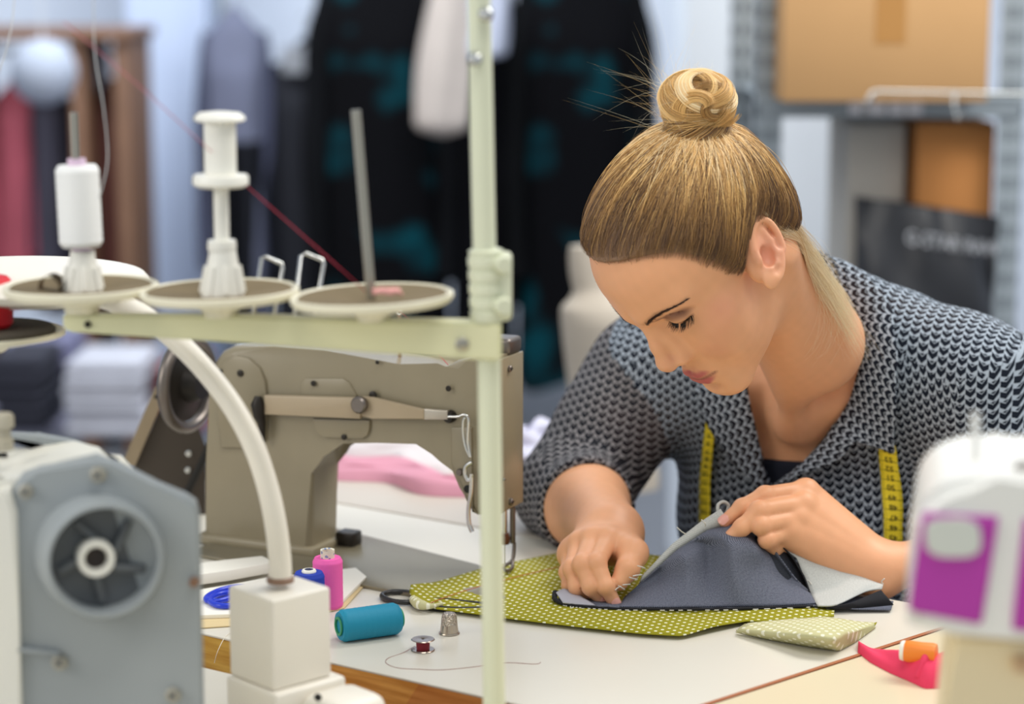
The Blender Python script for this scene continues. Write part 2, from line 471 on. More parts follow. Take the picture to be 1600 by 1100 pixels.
FR = dict(index=[.0100, .0086, .0074, .0061], middle=[.0102, .0088, .0076, .0062], ring=[.0098, .0084, .0072, .0059], little=[.0088, .0074, .0064, .0053])
def hand(P, H, TH, wrist, fore, nd):
    """nd: direction from the back of the hand outward"""
    nd = nrm(nd)
    mc = [np.array(H[k][0]) for k in ('index', 'middle', 'ring', 'little')]
    pal = None
    for i, m in enumerate(mc):
        wpt = wrist + (mc[i] - np.mean(mc, 0)) * 0.38
        c = ecap(P, wpt - nd * 0.007, m - nd * 0.005, 0.0175, 0.0145, 1.15, nd)
        pal = c if pal is None else smin(pal, c, 0.014)
    ball = cap(P, wrist - nd * 0.014 + (TH[1] - wrist) * 0.15, TH[1], 0.017, 0.0135)
    pal = smin(pal, ball, 0.018)
    # knuckles and tendons
    for i, m in enumerate(mc):
        pal = smin(pal, sph(P, m + nd * 0.0015, 0.0098), 0.006)
        pal = smin(pal, cap(P, m + nd * 0.003, wrist + (m - np.mean(mc, 0)) * 0.2 + nd * 0.006, 0.0042, 0.003), 0.008)
    d = pal
    allf = None
    for k in ('index', 'middle', 'ring', 'little'):
        f = chain(P, H[k], FR[k], 0.004)
        for j in (1, 2):
            f = smin(f, sph(P, H[k][j], FR[k][j] * 1.02), 0.003)
        f = smin(pal, f, 0.006)
        allf = f if allf is None else smin(allf, f, 0.0011)
    t = chain(P, TH[1:], [.0125, .0108, .0085], 0.005)
    t = smin(pal, t, 0.010)
    return smin(allf, t, 0.002)
ND_L = nrm(np.array([-0.10, -0.62, 0.78])); ND_R = nrm(np.array([-0.15, -0.70, 0.70]))
def bx_of(*pts, m=0.06):
    a = np.array([np.array(p) for p in pts]); return a.min(0) - m, a.max(0) + m
handL = boxed(lambda P: hand(P, LH, LT, WL, EL, ND_L), *bx_of(*[p for k in LH for p in LH[k]], *LT, WL))
handR = boxed(lambda P: hand(P, RH, RT, WR, ER, ND_R), *bx_of(*[p for k in RH for p in RH[k]], *RT, WR))
armL = boxed(lambda P: arm(P, SL, EL, WL, (0.052, 0.034, 0.031, 0.0185)), *bx_of(SL, EL, WL, m=0.08))
armR = boxed(lambda P: arm(P, SR, ER, WR, (0.050, 0.042, 0.040, 0.0275)), *bx_of(SR, ER, WR, m=0.08))
headB = boxed(head, HO - 0.17, HO + 0.17)
neckB = boxed(neck, *bx_of(HB, NB, from_torso((0.14, .03, .05))[0], m=0.09))
torsoB = boxed(torso, *bx_of(MID + TL * .2 + TS * .1, MID - TL * .2 + TS * .1, PEL - TS * .25 + TL * .2, PEL - TS * .25 - TL * .2, m=0.14))
def skin(P):
    P = P.astype(F32)
    d = smin(headB(P), neckB(P), 0.022)
    d = smin(d, torsoB(P), 0.035)
    d = smin(d, smin(armR(P), handR(P), 0.016), 0.03)
    return smin(d, smin(armL(P), handL(P), 0.016), 0.03)
# ---------------------------------------------------------------- blouse field
CUF = ER + (WR - ER) * 0.40
def folds(P, amp):
    q = P * 1.0
    a = np.sin(q @ np.array([62.0, 20, -48], F32) + 1.5 * np.sin(q @ np.array([14.0, 30, 22], F32)))
    b = np.sin(q @ np.array([-30.0, 66, 35], F32) + 1.8 * np.sin(q @ np.array([25.0, -12, 18], F32)) + 2.0)
    return amp * (0.6 * a * np.abs(a) + 0.5 * b)
def blouse_torso(P): return torso(P) - 0.011
def sleeve_(P, S, E_, C, r1, r2, r3, r4):
    ax = nrm(C - E_).astype(F32)
    up = cap(P, S, E_, r1, r2)
    lo_ = cap(P, E_, C + ax * 0.03, r3, r4)
    lo_ = smin(lo_, ecap(P, C - ax * 0.022, C - ax * 0.004, r4 - 0.001, r4 - 0.0015, 1.0, (0, 0, 1)), 0.006)
    lo_ = smax(lo_, ((P - C) @ ax) - 0.004, 0.006)
    lo_ = smax(lo_, -cap(P, C - ax * 0.045, C + ax * 0.1, r4 - 0.0055), 0.003)
    return smin(up, lo_, 0.02)
def sleeveR_(P): return sleeve_(P, SR, ER, CUF, 0.066, 0.058, 0.056, 0.049)
def sleeveL_(P): return sleeve_(P, SL, EL, EL + (WL - EL) * 0.25, 0.068, 0.055, 0.052, 0.044)
sleeveR = boxed(sleeveR_, *bx_of(SR, ER, CUF, m=0.10)); sleeveL = boxed(sleeveL_, *bx_of(SL, EL, WL, m=0.10))
btorso = boxed(blouse_torso, *bx_of(MID + TL * .2 + TS * .1, MID - TL * .2 + TS * .1, PEL - TS * .2 + TL * .2, PEL - TS * .2 - TL * .2, m=0.15))
def blouse_full(P):
    P = P.astype(F32)
    d = smin(smin(btorso(P), sleeveR(P), 0.025), sleeveL(P), 0.03)
    return d - folds(P, 0.0022)
def opening(P):
    q = to_torso(P)
    x0 = np.interp(q[:, 2], [-0.07, -0.057, 0.0, 0.06, 0.1], [-0.016, -0.016, 0.006, 0.018, 0.02])
    w = np.interp(q[:, 2], [-0.08, -0.062, -0.03, 0.0, 0.05, 0.09, 0.12], [-0.015, -0.001, 0.022, 0.038, 0.062, 0.07, 0.07])
    v = (np.abs(q[:, 0] - x0) - w) * 0.8
    v = np.maximum(v, -(q[:, 1] + 0.0))
    n = cap(P, NB - nrm(HB - NB) * 0.03, HB, 0.066, 0.070)
    return np.minimum(v, n).astype(F32)
def blouse(P):
    d = blouse_full(P)
    near = np.abs(d) < 0.04
    if near.any():
        d[near] = smax(d[near], -opening(P[near].astype(F32)), 0.004)
    return d
ORG = np.array([0, 0, CAMZ], F32)
def hits(fn, px, fallback=None):
    """points where camera sight lines through px meet the field fn"""
    px = np.asarray(px, float).reshape(-1, 2)
    P = np.array([W(x, y, 1.0) for x, y in px]); d = (P - ORG); d /= np.linalg.norm(d, axis=1, keepdims=True)
    t = march(lambda p: fn(p.astype(F32)), ORG, d.astype(F32), 4.0, 1.0)
    if np.isnan(t).any():
        ok = np.where(~np.isnan(t))[0]
        for i in np.where(np.isnan(t))[0]:
            j = ok[np.argmin(((px[ok] - px[i]) ** 2).sum(1))] if len(ok) else None
            t[i] = t[j] if j is not None else fallback
    return (ORG + d * t[:, None]).astype(F32)
def resample(poly, n):
    p = np.asarray(poly, float); s = np.r_[0, np.cumsum(np.linalg.norm(np.diff(p, axis=0), axis=1))]
    return np.stack([np.interp(np.linspace(0, s[-1], n), s, p[:, k]) for k in range(p.shape[1])], 1)
# ---------------------------------------------------------------- person
def bump01(d, r): return np.clip(1 - d / r, 0, 1) ** 2 * (3 - 2 * np.clip(1 - d / r, 0, 1))
def seg_d(p, a, b, sc=(1, 1, 1)):
    sc = np.array(sc); a = np.array(a) * sc; b = np.array(b) * sc; q = p * sc
    ab = b - a; t = np.clip(((q - a) @ ab) / (ab @ ab), 0, 1)
    return np.linalg.norm(q - a - t[:, None] * ab, axis=1)
def poly_d(p, pts, sc=(1, 1, 1)):
    return np.min([seg_d(p, pts[i], pts[i + 1], sc) for i in range(len(pts) - 1)], axis=0)
def mixc(c, k, w): return c * (1 - w[:, None]) + np.array(lin(k)[:3]) * w[:, None]
def hair_yh(z):
    up = np.interp(z, [0.2, 1.7, 3.6, 5.5, 6.8, 8.0, 8.7, 9.0, 9.3, 9.6], [2.2, 3.0, 3.7, 4.4, 5.0, 6.05, 7.2, 7.9, 9.5, 14])
    dn = np.interp(z, [-7, -5, -3, 0.1, 0.2], [-7.5, -5.5, -4.0, -3.0, 2.2])
    return np.where(z < 0.2, dn, up)
def skin_colours(P):
    q = to_head(P); ax = np.abs(q[:, 0]); s = np.stack([ax, q[:, 1], q[:, 2]], 1)
    c = np.tile(np.array(lin('#e5a980')[:3]), (len(P), 1))
    n = np.sin(P @ np.array([310, 120, 90])) * np.sin(P @ np.array([-80, 260, 150])) * np.sin(P @ np.array([60, -170, 280]))
    c *= 1 + 0.025 * n[:, None]
    hd = np.linalg.norm(q - np.array([0, 2, 0]), axis=1) < 16
    w = lambda v: np.where(hd, v, 0)
    c = mixc(c, '#cf8a74', w(0.55 * bump01(seg_d(s, (5.6, 5.6, 0.0), (3.8, 7.2, -3.0)), 2.6)))   # blush
    c = mixc(c, '#cf8f7c', w(0.40 * bump01(np.linalg.norm(s - np.array([0.3, 10.6, -2.6]), axis=1), 1.5)))
    c = mixc(c, '#d98f7e', w(0.55 * bump01(np.linalg.norm(s - np.array([7.2, -0.8, 0.0]), axis=1), 3.4)))   # ear
    c = mixc(c, '#6a4136', w(0.92 * bump01(seg_d(s, (2.3, 8.6, 2.4), (4.5, 7.6, 2.3), (1, 0.6, 1)), 1.05)))  # eye shadow
    c = mixc(c, '#3a2420', w(0.95 * bump01(poly_d(s, [(1.9, 8.4, 1.35), (3.2, 8.6, 1.12), (4.6, 7.5, 1.45)], (1, 0.5, 1)), 0.34)))
    c = mixc(c, '#5d3c2f', w(0.50 * bump01(poly_d(s, [(1.1, 9.5, 2.8), (3.0, 9.0, 3.55), (5.4, 6.8, 3.6)], (1, 0.5, 1)), 0.42)))
    lipd = np.minimum(poly_d(s, [(0, 9.6, -5.42), (0.7, 9.5, -5.38), (2.65, 7.5, -5.68)], (1, 0.7, 1)) - 0.10, poly_d(s, [(0, 9.6, -6.5), (0.9, 9.3, -6.45), (2.6, 7.45, -5.82)], (1, 0.7, 1)) - 0.16)
    wl = np.clip(1 - (lipd - 0.33) / 0.14, 0, 1) * np.interp(s[:, 0], [0, 2.0, 2.75], [1, 1, 0]) * (s[:, 1] > 7)
    c = mixc(c, '#b5545a', w(0.88 * wl))
    c = mixc(c, '#6d2c30', w(0.7 * bump01(np.abs(s[:, 2] + 5.98 - 0.032 * s[:, 0] ** 2) + np.maximum(0, s[:, 0] - 2.3), 0.30) * (s[:, 1] > 7.2)))
    scalp = np.clip((hair_yh(s[:, 2]) - s[:, 1]) / 0.9 + 0.35, 0, 1) * (s[:, 2] > -1) * (np.minimum(sk_cm(q), 9) > -0.6)
    ear = ear_cm(s) < 0.15
    c = mixc(c, '#84644d', w(np.where(ear, 0, 0.75 * scalp)))
    # finger nails and warm knuckles
    for H, nd in ((LH, ND_L), (RH, ND_R)):
        for k in H:
            a, b = H[k][2], H[k][3]
            tip = b + nd * 0.004
            c = mixc(c, '#d4867a', 0.45 * bump01(np.linalg.norm(P - b, axis=1), 0.012))
            c = mixc(c, '#cd8270', 0.30 * bump01(np.linalg.norm(P - H[k][1], axis=1), 0.012))
            c = mixc(c, '#cd8270', 0.25 * bump01(np.linalg.norm(P - H[k][0], axis=1), 0.014))
    return c
def sk_cm(s0):
    s = s0.copy(); s[:, 0] = np.abs(s[:, 0])
    d = ell(s, (0, -0.7, 4.0), (7.2, 8.7, 7.4))
    d = smin(d, ell(s, (0, 2.5, 4.7), (6.8, 7.15, 6.2)), 2.0)
    d = smin(d, ell(s, (0, -3.5, -0.5), (5.6, 5.2, 5.0)), 2.5)
    return d
def ear_gap(q): return np.where(np.abs(q[:, 0]) > 4.5, np.sqrt((q[:, 1] + 0.9) ** 2 + ((q[:, 2] - 0.1) / 1.25) ** 2), 9.0)
def hair_thick(q): return np.clip(0.10 + 0.36 * (hair_yh(q[:, 2]) - q[:, 1]), 0.02, np.clip(0.10 + 0.30 * (ear_gap(q) - 2.0), 0.05, 0.75))
def hair_cm(q):
    d = sk_cm(q) - hair_thick(q) + 0.28
    m = (q[:, 1] - hair_yh(q[:, 2]) + 0.45) * 0.6
    m = np.maximum(m, (-4.5 - q[:, 2]) * 0.8)
    m = np.maximum(m, (1.75 - ear_gap(q)) * 0.8)
    return np.maximum(d, m).astype(F32)

def ray_mat(name, tone=True, rough=0.5, sub=0.0, spec=0.4, fallback='#e5a980'):
    m = mat(name, fallback, rough, spec=spec, sub=sub)
    if tone:
        nt = m.node_tree; a = nt.nodes.new('ShaderNodeAttribute'); a.attribute_name = 'tone'
        nt.links.new(a.outputs['Color'], nt.nodes['Principled BSDF'].inputs['Base Color'])
    return m
M_SKIN = ray_mat('skin', rough=0.46, sub=0.18, spec=0.35)
def _pores(m):
    nt = m.node_tree; b = nt.nodes['Principled BSDF']; tc = nt.nodes.new('ShaderNodeTexCoord')
    n = nt.nodes.new('ShaderNodeTexNoise'); n.inputs['Scale'].default_value = 420; n.inputs['Detail'].default_value = 4
    bp = nt.nodes.new('ShaderNodeBump'); bp.inputs['Strength'].default_value = 0.10; bp.inputs['Distance'].default_value = 0.001
    nt.links.new(tc.outputs['Object'], n.inputs['Vector']); nt.links.new(n.outputs['Fac'], bp.inputs['Height']); nt.links.new(bp.outputs['Normal'], b.inputs['Normal'])
_pores(M_SKIN)
person = None
def build_person(h=0.0018):
    global person
    lo, hi = bx_of(MID, PEL, SL, SR, ER, EL, WL, WR, HO, m=0.2)
    lo[2] = 0.46; lo[1] = 1.74; hi[1] = min(hi[1], 2.66)
    v, f = surface_nets(skin, lo, hi, h)
    person = np_mesh('person', v, f, M_SKIN, cols=skin_colours(v))
    tag(person, 'seated woman with blonde hair in a bun, patterned blouse, bent over the denim she sews', 'person')
build_person()
# ---- blouse cloth: printed herringbone of light parallelograms on navy
def blouse_mat(name='printed_blouse', light='#a9b4c0', d0='#141b28', d1='#2c2526'):
    m = mat(name, '#1b2431', 0.85, spec=0.2); nt = m.node_tree; b = nt.nodes['Principled BSDF']
    uv = nt.nodes.new('ShaderNodeUVMap'); uv.uv_map = 'cloth'
    sx = nt.nodes.new('ShaderNodeSeparateXYZ'); nt.links.new(uv.outputs[0], sx.inputs[0])
    A = lambda op, a, b_=None, c_=None: mnode(nt, op, a, b_, c_)
    U = A('MULTIPLY', sx.outputs[0], 1 / 0.0100); V = A('MULTIPLY', sx.outputs[1], 1 / 0.0088)
    lt = lambda x, t: A('LESS_THAN', x, t); gt = lambda x, t: A('GREATER_THAN', x, t)
    ab = A('ABSOLUTE', A('SUBTRACT', A('FRACT', U), 0.5))
    z_ = A('FRACT', A('SUBTRACT', A('ADD', V, A('FRACT', A('MULTIPLY', A('FLOOR', U), 0.5))), A('MULTIPLY', ab, 0.95)))
    chev = A('MULTIPLY', lt(z_, 0.57), lt(ab, 0.47))           # dark chevron at the foot of each motif
    eye = A('MULTIPLY', gt(z_, 0.66), A('MULTIPLY', lt(z_, 0.88), lt(A('ADD', ab, A('MULTIPLY', z_, 0.9)), 0.83)))   # small dark triangle above it
    bar = A('SUBTRACT', 1.0, A('MAXIMUM', chev, eye))
    mx = nt.nodes.new('ShaderNodeMix'); mx.data_type = 'RGBA'; nt.links.new(bar, mx.inputs[0])
    mx.inputs[7].default_value = lin(light)
    tc = nt.nodes.new('ShaderNodeTexCoord'); nz = nt.nodes.new('ShaderNodeTexNoise'); nz.inputs['Scale'].default_value = 9; nt.links.new(tc.outputs['Object'], nz.inputs['Vector'])
    rp = nt.nodes.new('ShaderNodeValToRGB'); rp.color_ramp.elements[0].position = 0.45; rp.color_ramp.elements[0].color = lin(d0); rp.color_ramp.elements[1].position = 0.68; rp.color_ramp.elements[1].color = lin(d1)
    nt.links.new(nz.outputs['Fac'], rp.inputs[0]); nt.links.new(rp.outputs[0], mx.inputs[6])
    nt.links.new(mx.outputs[2], b.inputs['Base Color'])
    return m
M_BLOUSE = blouse_mat()
M_SHEER = blouse_mat('sheer_sleeve', '#8f8c8e', '#171a22', '#33282a')
def blouse_uv(v, f):
    c = v[f].mean(1); n = np.cross(v[f[:, 1]] - v[f[:, 0]], v[f[:, 2]] - v[f[:, 0]]); n /= np.linalg.norm(n, axis=1, keepdims=True) + 1e-12
    dt, dr, dl = btorso(c.astype(F32)), sleeveR(c.astype(F32)), sleeveL(c.astype(F32))
    q = to_torso(v); ang = np.arctan2(q[:, 0], q[:, 1] + 0.05)
    uvt = np.stack([ang * np.clip(np.hypot(q[:, 0], q[:, 1] + 0.05), 0.11, 0.24), q[:, 2]], 1)
    uvy = np.stack([q[:, 0], -q[:, 1] + 0.03], 1)
    out = uvt[f].copy()
    yk = (n @ TS) > 0.72
    out[yk] = uvy[f][yk]
    rs_ = (dr < dt - 0.002) & (dr < dl); up_ = rs_ & (n[:, 2] > 0.75); sd_ = rs_ & ~up_
    out[up_] = np.stack([v[:, 0], -v[:, 1]], 1)[f][up_]; out[sd_] = np.stack([v[:, 0] - 0.4 * v[:, 1], v[:, 2] * 1.1], 1)[f][sd_]
    ls_ = (dl < dt - 0.002) & (dl < dr) & ~yk; uvs = np.stack([q[:, 0], q[:, 2] * 1.15], 1); out[ls_] = uvs[f][ls_]
    # faces across the seam at the back
    for k in range(1, 4):
        d = out[:, k, 0] - out[:, 0, 0]; out[:, k, 0] -= np.where(d > 0.18, 0.377, 0) - np.where(d < -0.18, 0.377, 0)
    return out
def build_blouse(h=0.0036):
    lo, hi = bx_of(MID, PEL, SL, SR, ER, EL, m=0.2); lo[2] = 0.46
    v, f = surface_nets(blouse, lo, hi, h)
    o = np_mesh('blouse', v, f, M_BLOUSE, person, uv=blouse_uv(v, f).reshape(-1, 2)); o.data.materials.append(M_SHEER)
    c = v[f].mean(1).astype(F32); sl = (sleeveR(c) < btorso(c) - 0.002).astype(np.int32)
    if len(o.data.polygons) == len(sl): o.data.polygons.foreach_set('material_index', sl); o.data.update()
    return o
blouse_o = build_blouse()
M_NAVY = mat('navy_knit', '#131a2b', 0.9)
def build_top():
    def fn(P):
        q = to_torso(P); d = btorso(P) + 0.0065
        edge = q[:, 2] + 0.030 - 1.2 * np.maximum(0, np.abs(q[:, 0] + 0.01) - 0.03)
        return np.maximum(np.maximum(d, edge * 0.7), -q[:, 1]).astype(F32)
    c = from_torso((0, 0.09, -0.08))[0]
    v, f = surface_nets(fn, c - 0.12, c + 0.12, 0.003)
    return np_mesh('undershirt', v, f, M_NAVY, person)
build_top()
def drape(name, inner, outer, m, parent, n=40, k=12, lift=0.004, puff=0.003, thick=0.0014, fn=blouse_full, uv=True, edge_lift=0.0):
    """cloth between two outlines laid on the surface fn as seen from the front"""
    a = resample(inner, n); b = resample(outer, n)
    g = np.array([[a[i] * (1 - t) + b[i] * t for t in np.linspace(0, 1, k)] for i in range(n)])
    P = hits(fn, g.reshape(-1, 2)); N = grad(fn, P, 2e-3)
    t = np.tile(np.linspace(0, 1, k), n)
    up = lift + puff * np.sin(np.pi * t) + edge_lift * t ** 2
    P = P + N * up[:, None]
    V = np.concatenate([P, P + N * thick])
    F = []
    nk = n * k
    id_ = lambda i, j: i * k + j
    for i in range(n - 1):
        for j in range(k - 1):
            q = [id_(i, j), id_(i + 1, j), id_(i + 1, j + 1), id_(i, j + 1)]
            F.append(q); F.append([x + nk for x in q[::-1]])
    rim = [id_(i, 0) for i in range(n)] + [id_(n - 1, j) for j in range(1, k)] + [id_(i, k - 1) for i in range(n - 2, -1, -1)] + [id_(0, j) for j in range(k - 2, 0, -1)]
    for i in range(len(rim)):
        x, y = rim[i], rim[(i + 1) % len(rim)]
        F.append([y, x, x + nk, y + nk])
    F = np.array(F); 
    # sheet coordinates measured along the cloth
    G = P.reshape(n, k, 3)
    s = np.r_[0, np.cumsum(np.linalg.norm(np.diff(G[:, k // 2], axis=0), axis=1))]
    w = np.concatenate([np.zeros((n, 1)), np.cumsum(np.linalg.norm(np.diff(G, axis=1), axis=2), axis=1)], 1)
    uvv = np.stack([np.repeat(s, k), w.ravel()], 1); uvv = np.concatenate([uvv, uvv])
    return np_mesh(name, V, F, m, parent, uv=uvv[F].reshape(-1, 2)), P.reshape(n, k, 3)
COLL_IN = [(1211, 755), (1243, 731), (1290, 686), (1330, 622), (1347, 570), (1350, 540), (1340, 505), (1312, 458), (1270, 410)]
COLL_OUT = [(1211, 759), (1252, 733), (1290, 716), (1314, 705), (1339, 677), (1402, 696), (1407, 640), (1406, 560), (1398, 505), (1372, 468), (1335, 440), (1290, 418)]
drape('collar', COLL_IN, COLL_OUT, M_BLOUSE, person, 60, 14, 0.006, 0.006, 0.0018, edge_lift=0.010)
drape('collar', [(1168, 588), (1178, 640), (1191, 694), (1203, 757)], [(1098, 604), (1116, 655), (1150, 707), (1199, 760)], M_BLOUSE, person, 30, 10, 0.006, 0.004, 0.0018, edge_lift=0.007)
# ---- hair
M_CAP = mat('hair_roots', '#8a6b52', 0.55, noise=0.35, nscale=60)
def hair_mat():
    m = bpy.data.materials.new('blonde_hair'); m.use_nodes = True; nt = m.node_tree; b = nt.nodes['Principled BSDF']
    a = nt.nodes.new('ShaderNodeAttribute'); a.attribute_name = 'tone'
    nt.links.new(a.outputs['Color'], b.inputs['Base Color'])
    b.inputs['Roughness'].default_value = 0.38; b.inputs['Specular IOR Level'].default_value = 0.45
    return m
M_HAIR = hair_mat()
def strands(name, paths, radii, cols, parent):
    """hair: paths (n, k, 3) world points, radii (n, k), cols (n, k, 3)"""
    n, k = paths.shape[:2]
    hc = bpy.data.hair_curves.new(name); hc.add_curves([k] * n)
    hc.position_data.foreach_set('vector', paths.astype(F32).ravel())
    ra = hc.attributes.get('radius') or hc.attributes.new('radius', 'FLOAT', 'POINT')
    ra.data.foreach_set('value', radii.astype(F32).ravel())
    ca = hc.attributes.new('tone', 'FLOAT_COLOR', 'POINT')
    ca.data.foreach_set('color', np.concatenate([cols, np.ones((n, k, 1))], 2).astype(F32).ravel())
    hc.materials.append(M_HAIR)
    return link(bpy.data.objects.new(name, hc), parent)
C_DARK = np.array(lin('#5a4234')[:3]); C_MID = np.array(lin('#b88c52')[:3]); C_BLOND = np.array(lin('#ffd68e')[:3]); C_PALE = np.array(lin('#fff4d4')[:3])
def cap_mesh():
    v, f = surface_nets(lambda P: hair_cm(to_head(P)) * F32(0.01), HO - 0.17, HO + 0.17, 0.003)
    return np_mesh('hair', v, f, M_CAP, person)
hair_o = cap_mesh()
BASE = np.array([1.5, -6.6, 9.3])
def on_skull(dirs, up):
    c = np.array([0, 0, 4.0]); t = np.full(len(dirs), 11.0)
    for _ in range(8):
        t -= sk_cm((c + dirs * t[:, None]).astype(F32)) - up
    return c + dirs * t[:, None]
def head_hair(n=11000, k=16):
    c = np.array([0, 0, 4.0])
    d = RNG.normal(size=(n * 4, 3)); d /= np.linalg.norm(d, axis=1, keepdims=True)
    r = on_skull(d, 0.0)
    gap = hair_yh(r[:, 2]) - r[:, 1]
    ok = (gap > -0.80 * RNG.random(len(gap)) ** 2.4) & (r[:, 2] > -5) & (ear_gap(r) > 1.7)
    keep = ok & ((gap < 1.6) | (RNG.random(len(gap)) < 0.4))
    d = d[keep][:n]; n = len(d); r = r[keep][:n]
    b = nrm(BASE - c)
    om = np.arccos(np.clip(d @ b, -1, 1))
    t = np.linspace(0, 1, k)[None, :] * np.ones((n, 1))
    bj = b + RNG.normal(size=(n, 3)) * 0.10; bj /= np.linalg.norm(bj, axis=1, keepdims=True)
    D = (np.sin((1 - t) * om[:, None])[..., None] * d[:, None] + np.sin(t * om[:, None])[..., None] * bj[:, None]) / np.sin(om)[:, None, None]
    # a little sweep to the side so the strands arc
    sw = np.cross(d, b); D = D + sw[:, None] * (np.sin(np.pi * t) * (0.05 + 0.03 * RNG.normal(size=(n, 1))))[..., None]
    D /= np.linalg.norm(D, axis=2, keepdims=True)
    fl = D.reshape(-1, 3); p0 = on_skull(fl, 0.0)
    th = hair_thick(p0.astype(F32)).reshape(n, k)
    lay = RNG.random((n, 1)) * 0.24 + 0.25 * (RNG.random((n, 1)) < 0.02)
    rise = np.clip(t * 6, 0, 1)
    P = on_skull(fl, (th - 0.09 + lay * np.clip(0.15 + t * 8, 0, 1)).ravel()).reshape(n, k, 3)
    P += (np.sin(t * 9 + RNG.random((n, 1)) * 6)[..., None] * RNG.normal(size=(n, 1, 3))) * 0.035
    clear = ear_gap(P.reshape(-1, 3)).reshape(n, k).min(1) > 1.62
    P, d, om, t, n = P[clear], d[clear], om[clear], t[clear], int(clear.sum())
    # streaks: the colour follows the angle round the bun
    e1 = nrm(np.cross(b, [0, 1, 0.2])); e2 = np.cross(b, e1)
    ang = np.arctan2(d @ e2, d @ e1)
    st = np.sin(ang * 13 + 1.0) * 0.5 + np.sin(ang * 37 + 2.2) * 0.6 + np.sin(ang * 83 + om * 3) * 0.5 + RNG.normal(size=n) * 0.5
    s = np.clip(0.42 + 0.5 * st, 0, 1)[:, None]
    grow = np.clip((t - 0.10) / 0.75, 0, 1)
    w = np.clip(s * (0.22 + 1.35 * grow) + 0.24 * grow ** 1.5 + 0.40 * grow ** 3 + 0.5 * (RNG.random((n, 1)) < 0.04), 0, 1.3)[..., None]
    col = np.where(w < 0.5, C_DARK + (C_MID - C_DARK) * w * 2, np.where(w < 1, C_MID + (C_BLOND - C_MID) * (w - 0.5) * 2, C_BLOND + (C_PALE - C_BLOND) * (w - 1) * 2))
    hl = RNG.random(n) < 0.30; w[hl] = np.clip(w[hl] * 0.5 + (0.12 + 1.0 * grow[hl])[..., None], 0, 1.25)
    col = np.where(w < 0.5, C_DARK + (C_MID - C_DARK) * w * 2, np.where(w < 1, C_MID + (C_BLOND - C_MID) * (w - 0.5) * 2, C_BLOND + (C_PALE - C_BLOND) * (w - 1) * 2))
    rad = 0.00020 * (0.55 + 0.45 * np.sin(np.pi * np.clip(t, 0.02, 0.9))) * np.clip(0.6 + t * 8, 0, 1)
    return from_head(P.reshape(-1, 3)).reshape(n, k, 3), rad, col
pa, ra, ca = head_hair()
strands('hair_strands', pa, ra, ca, hair_o)
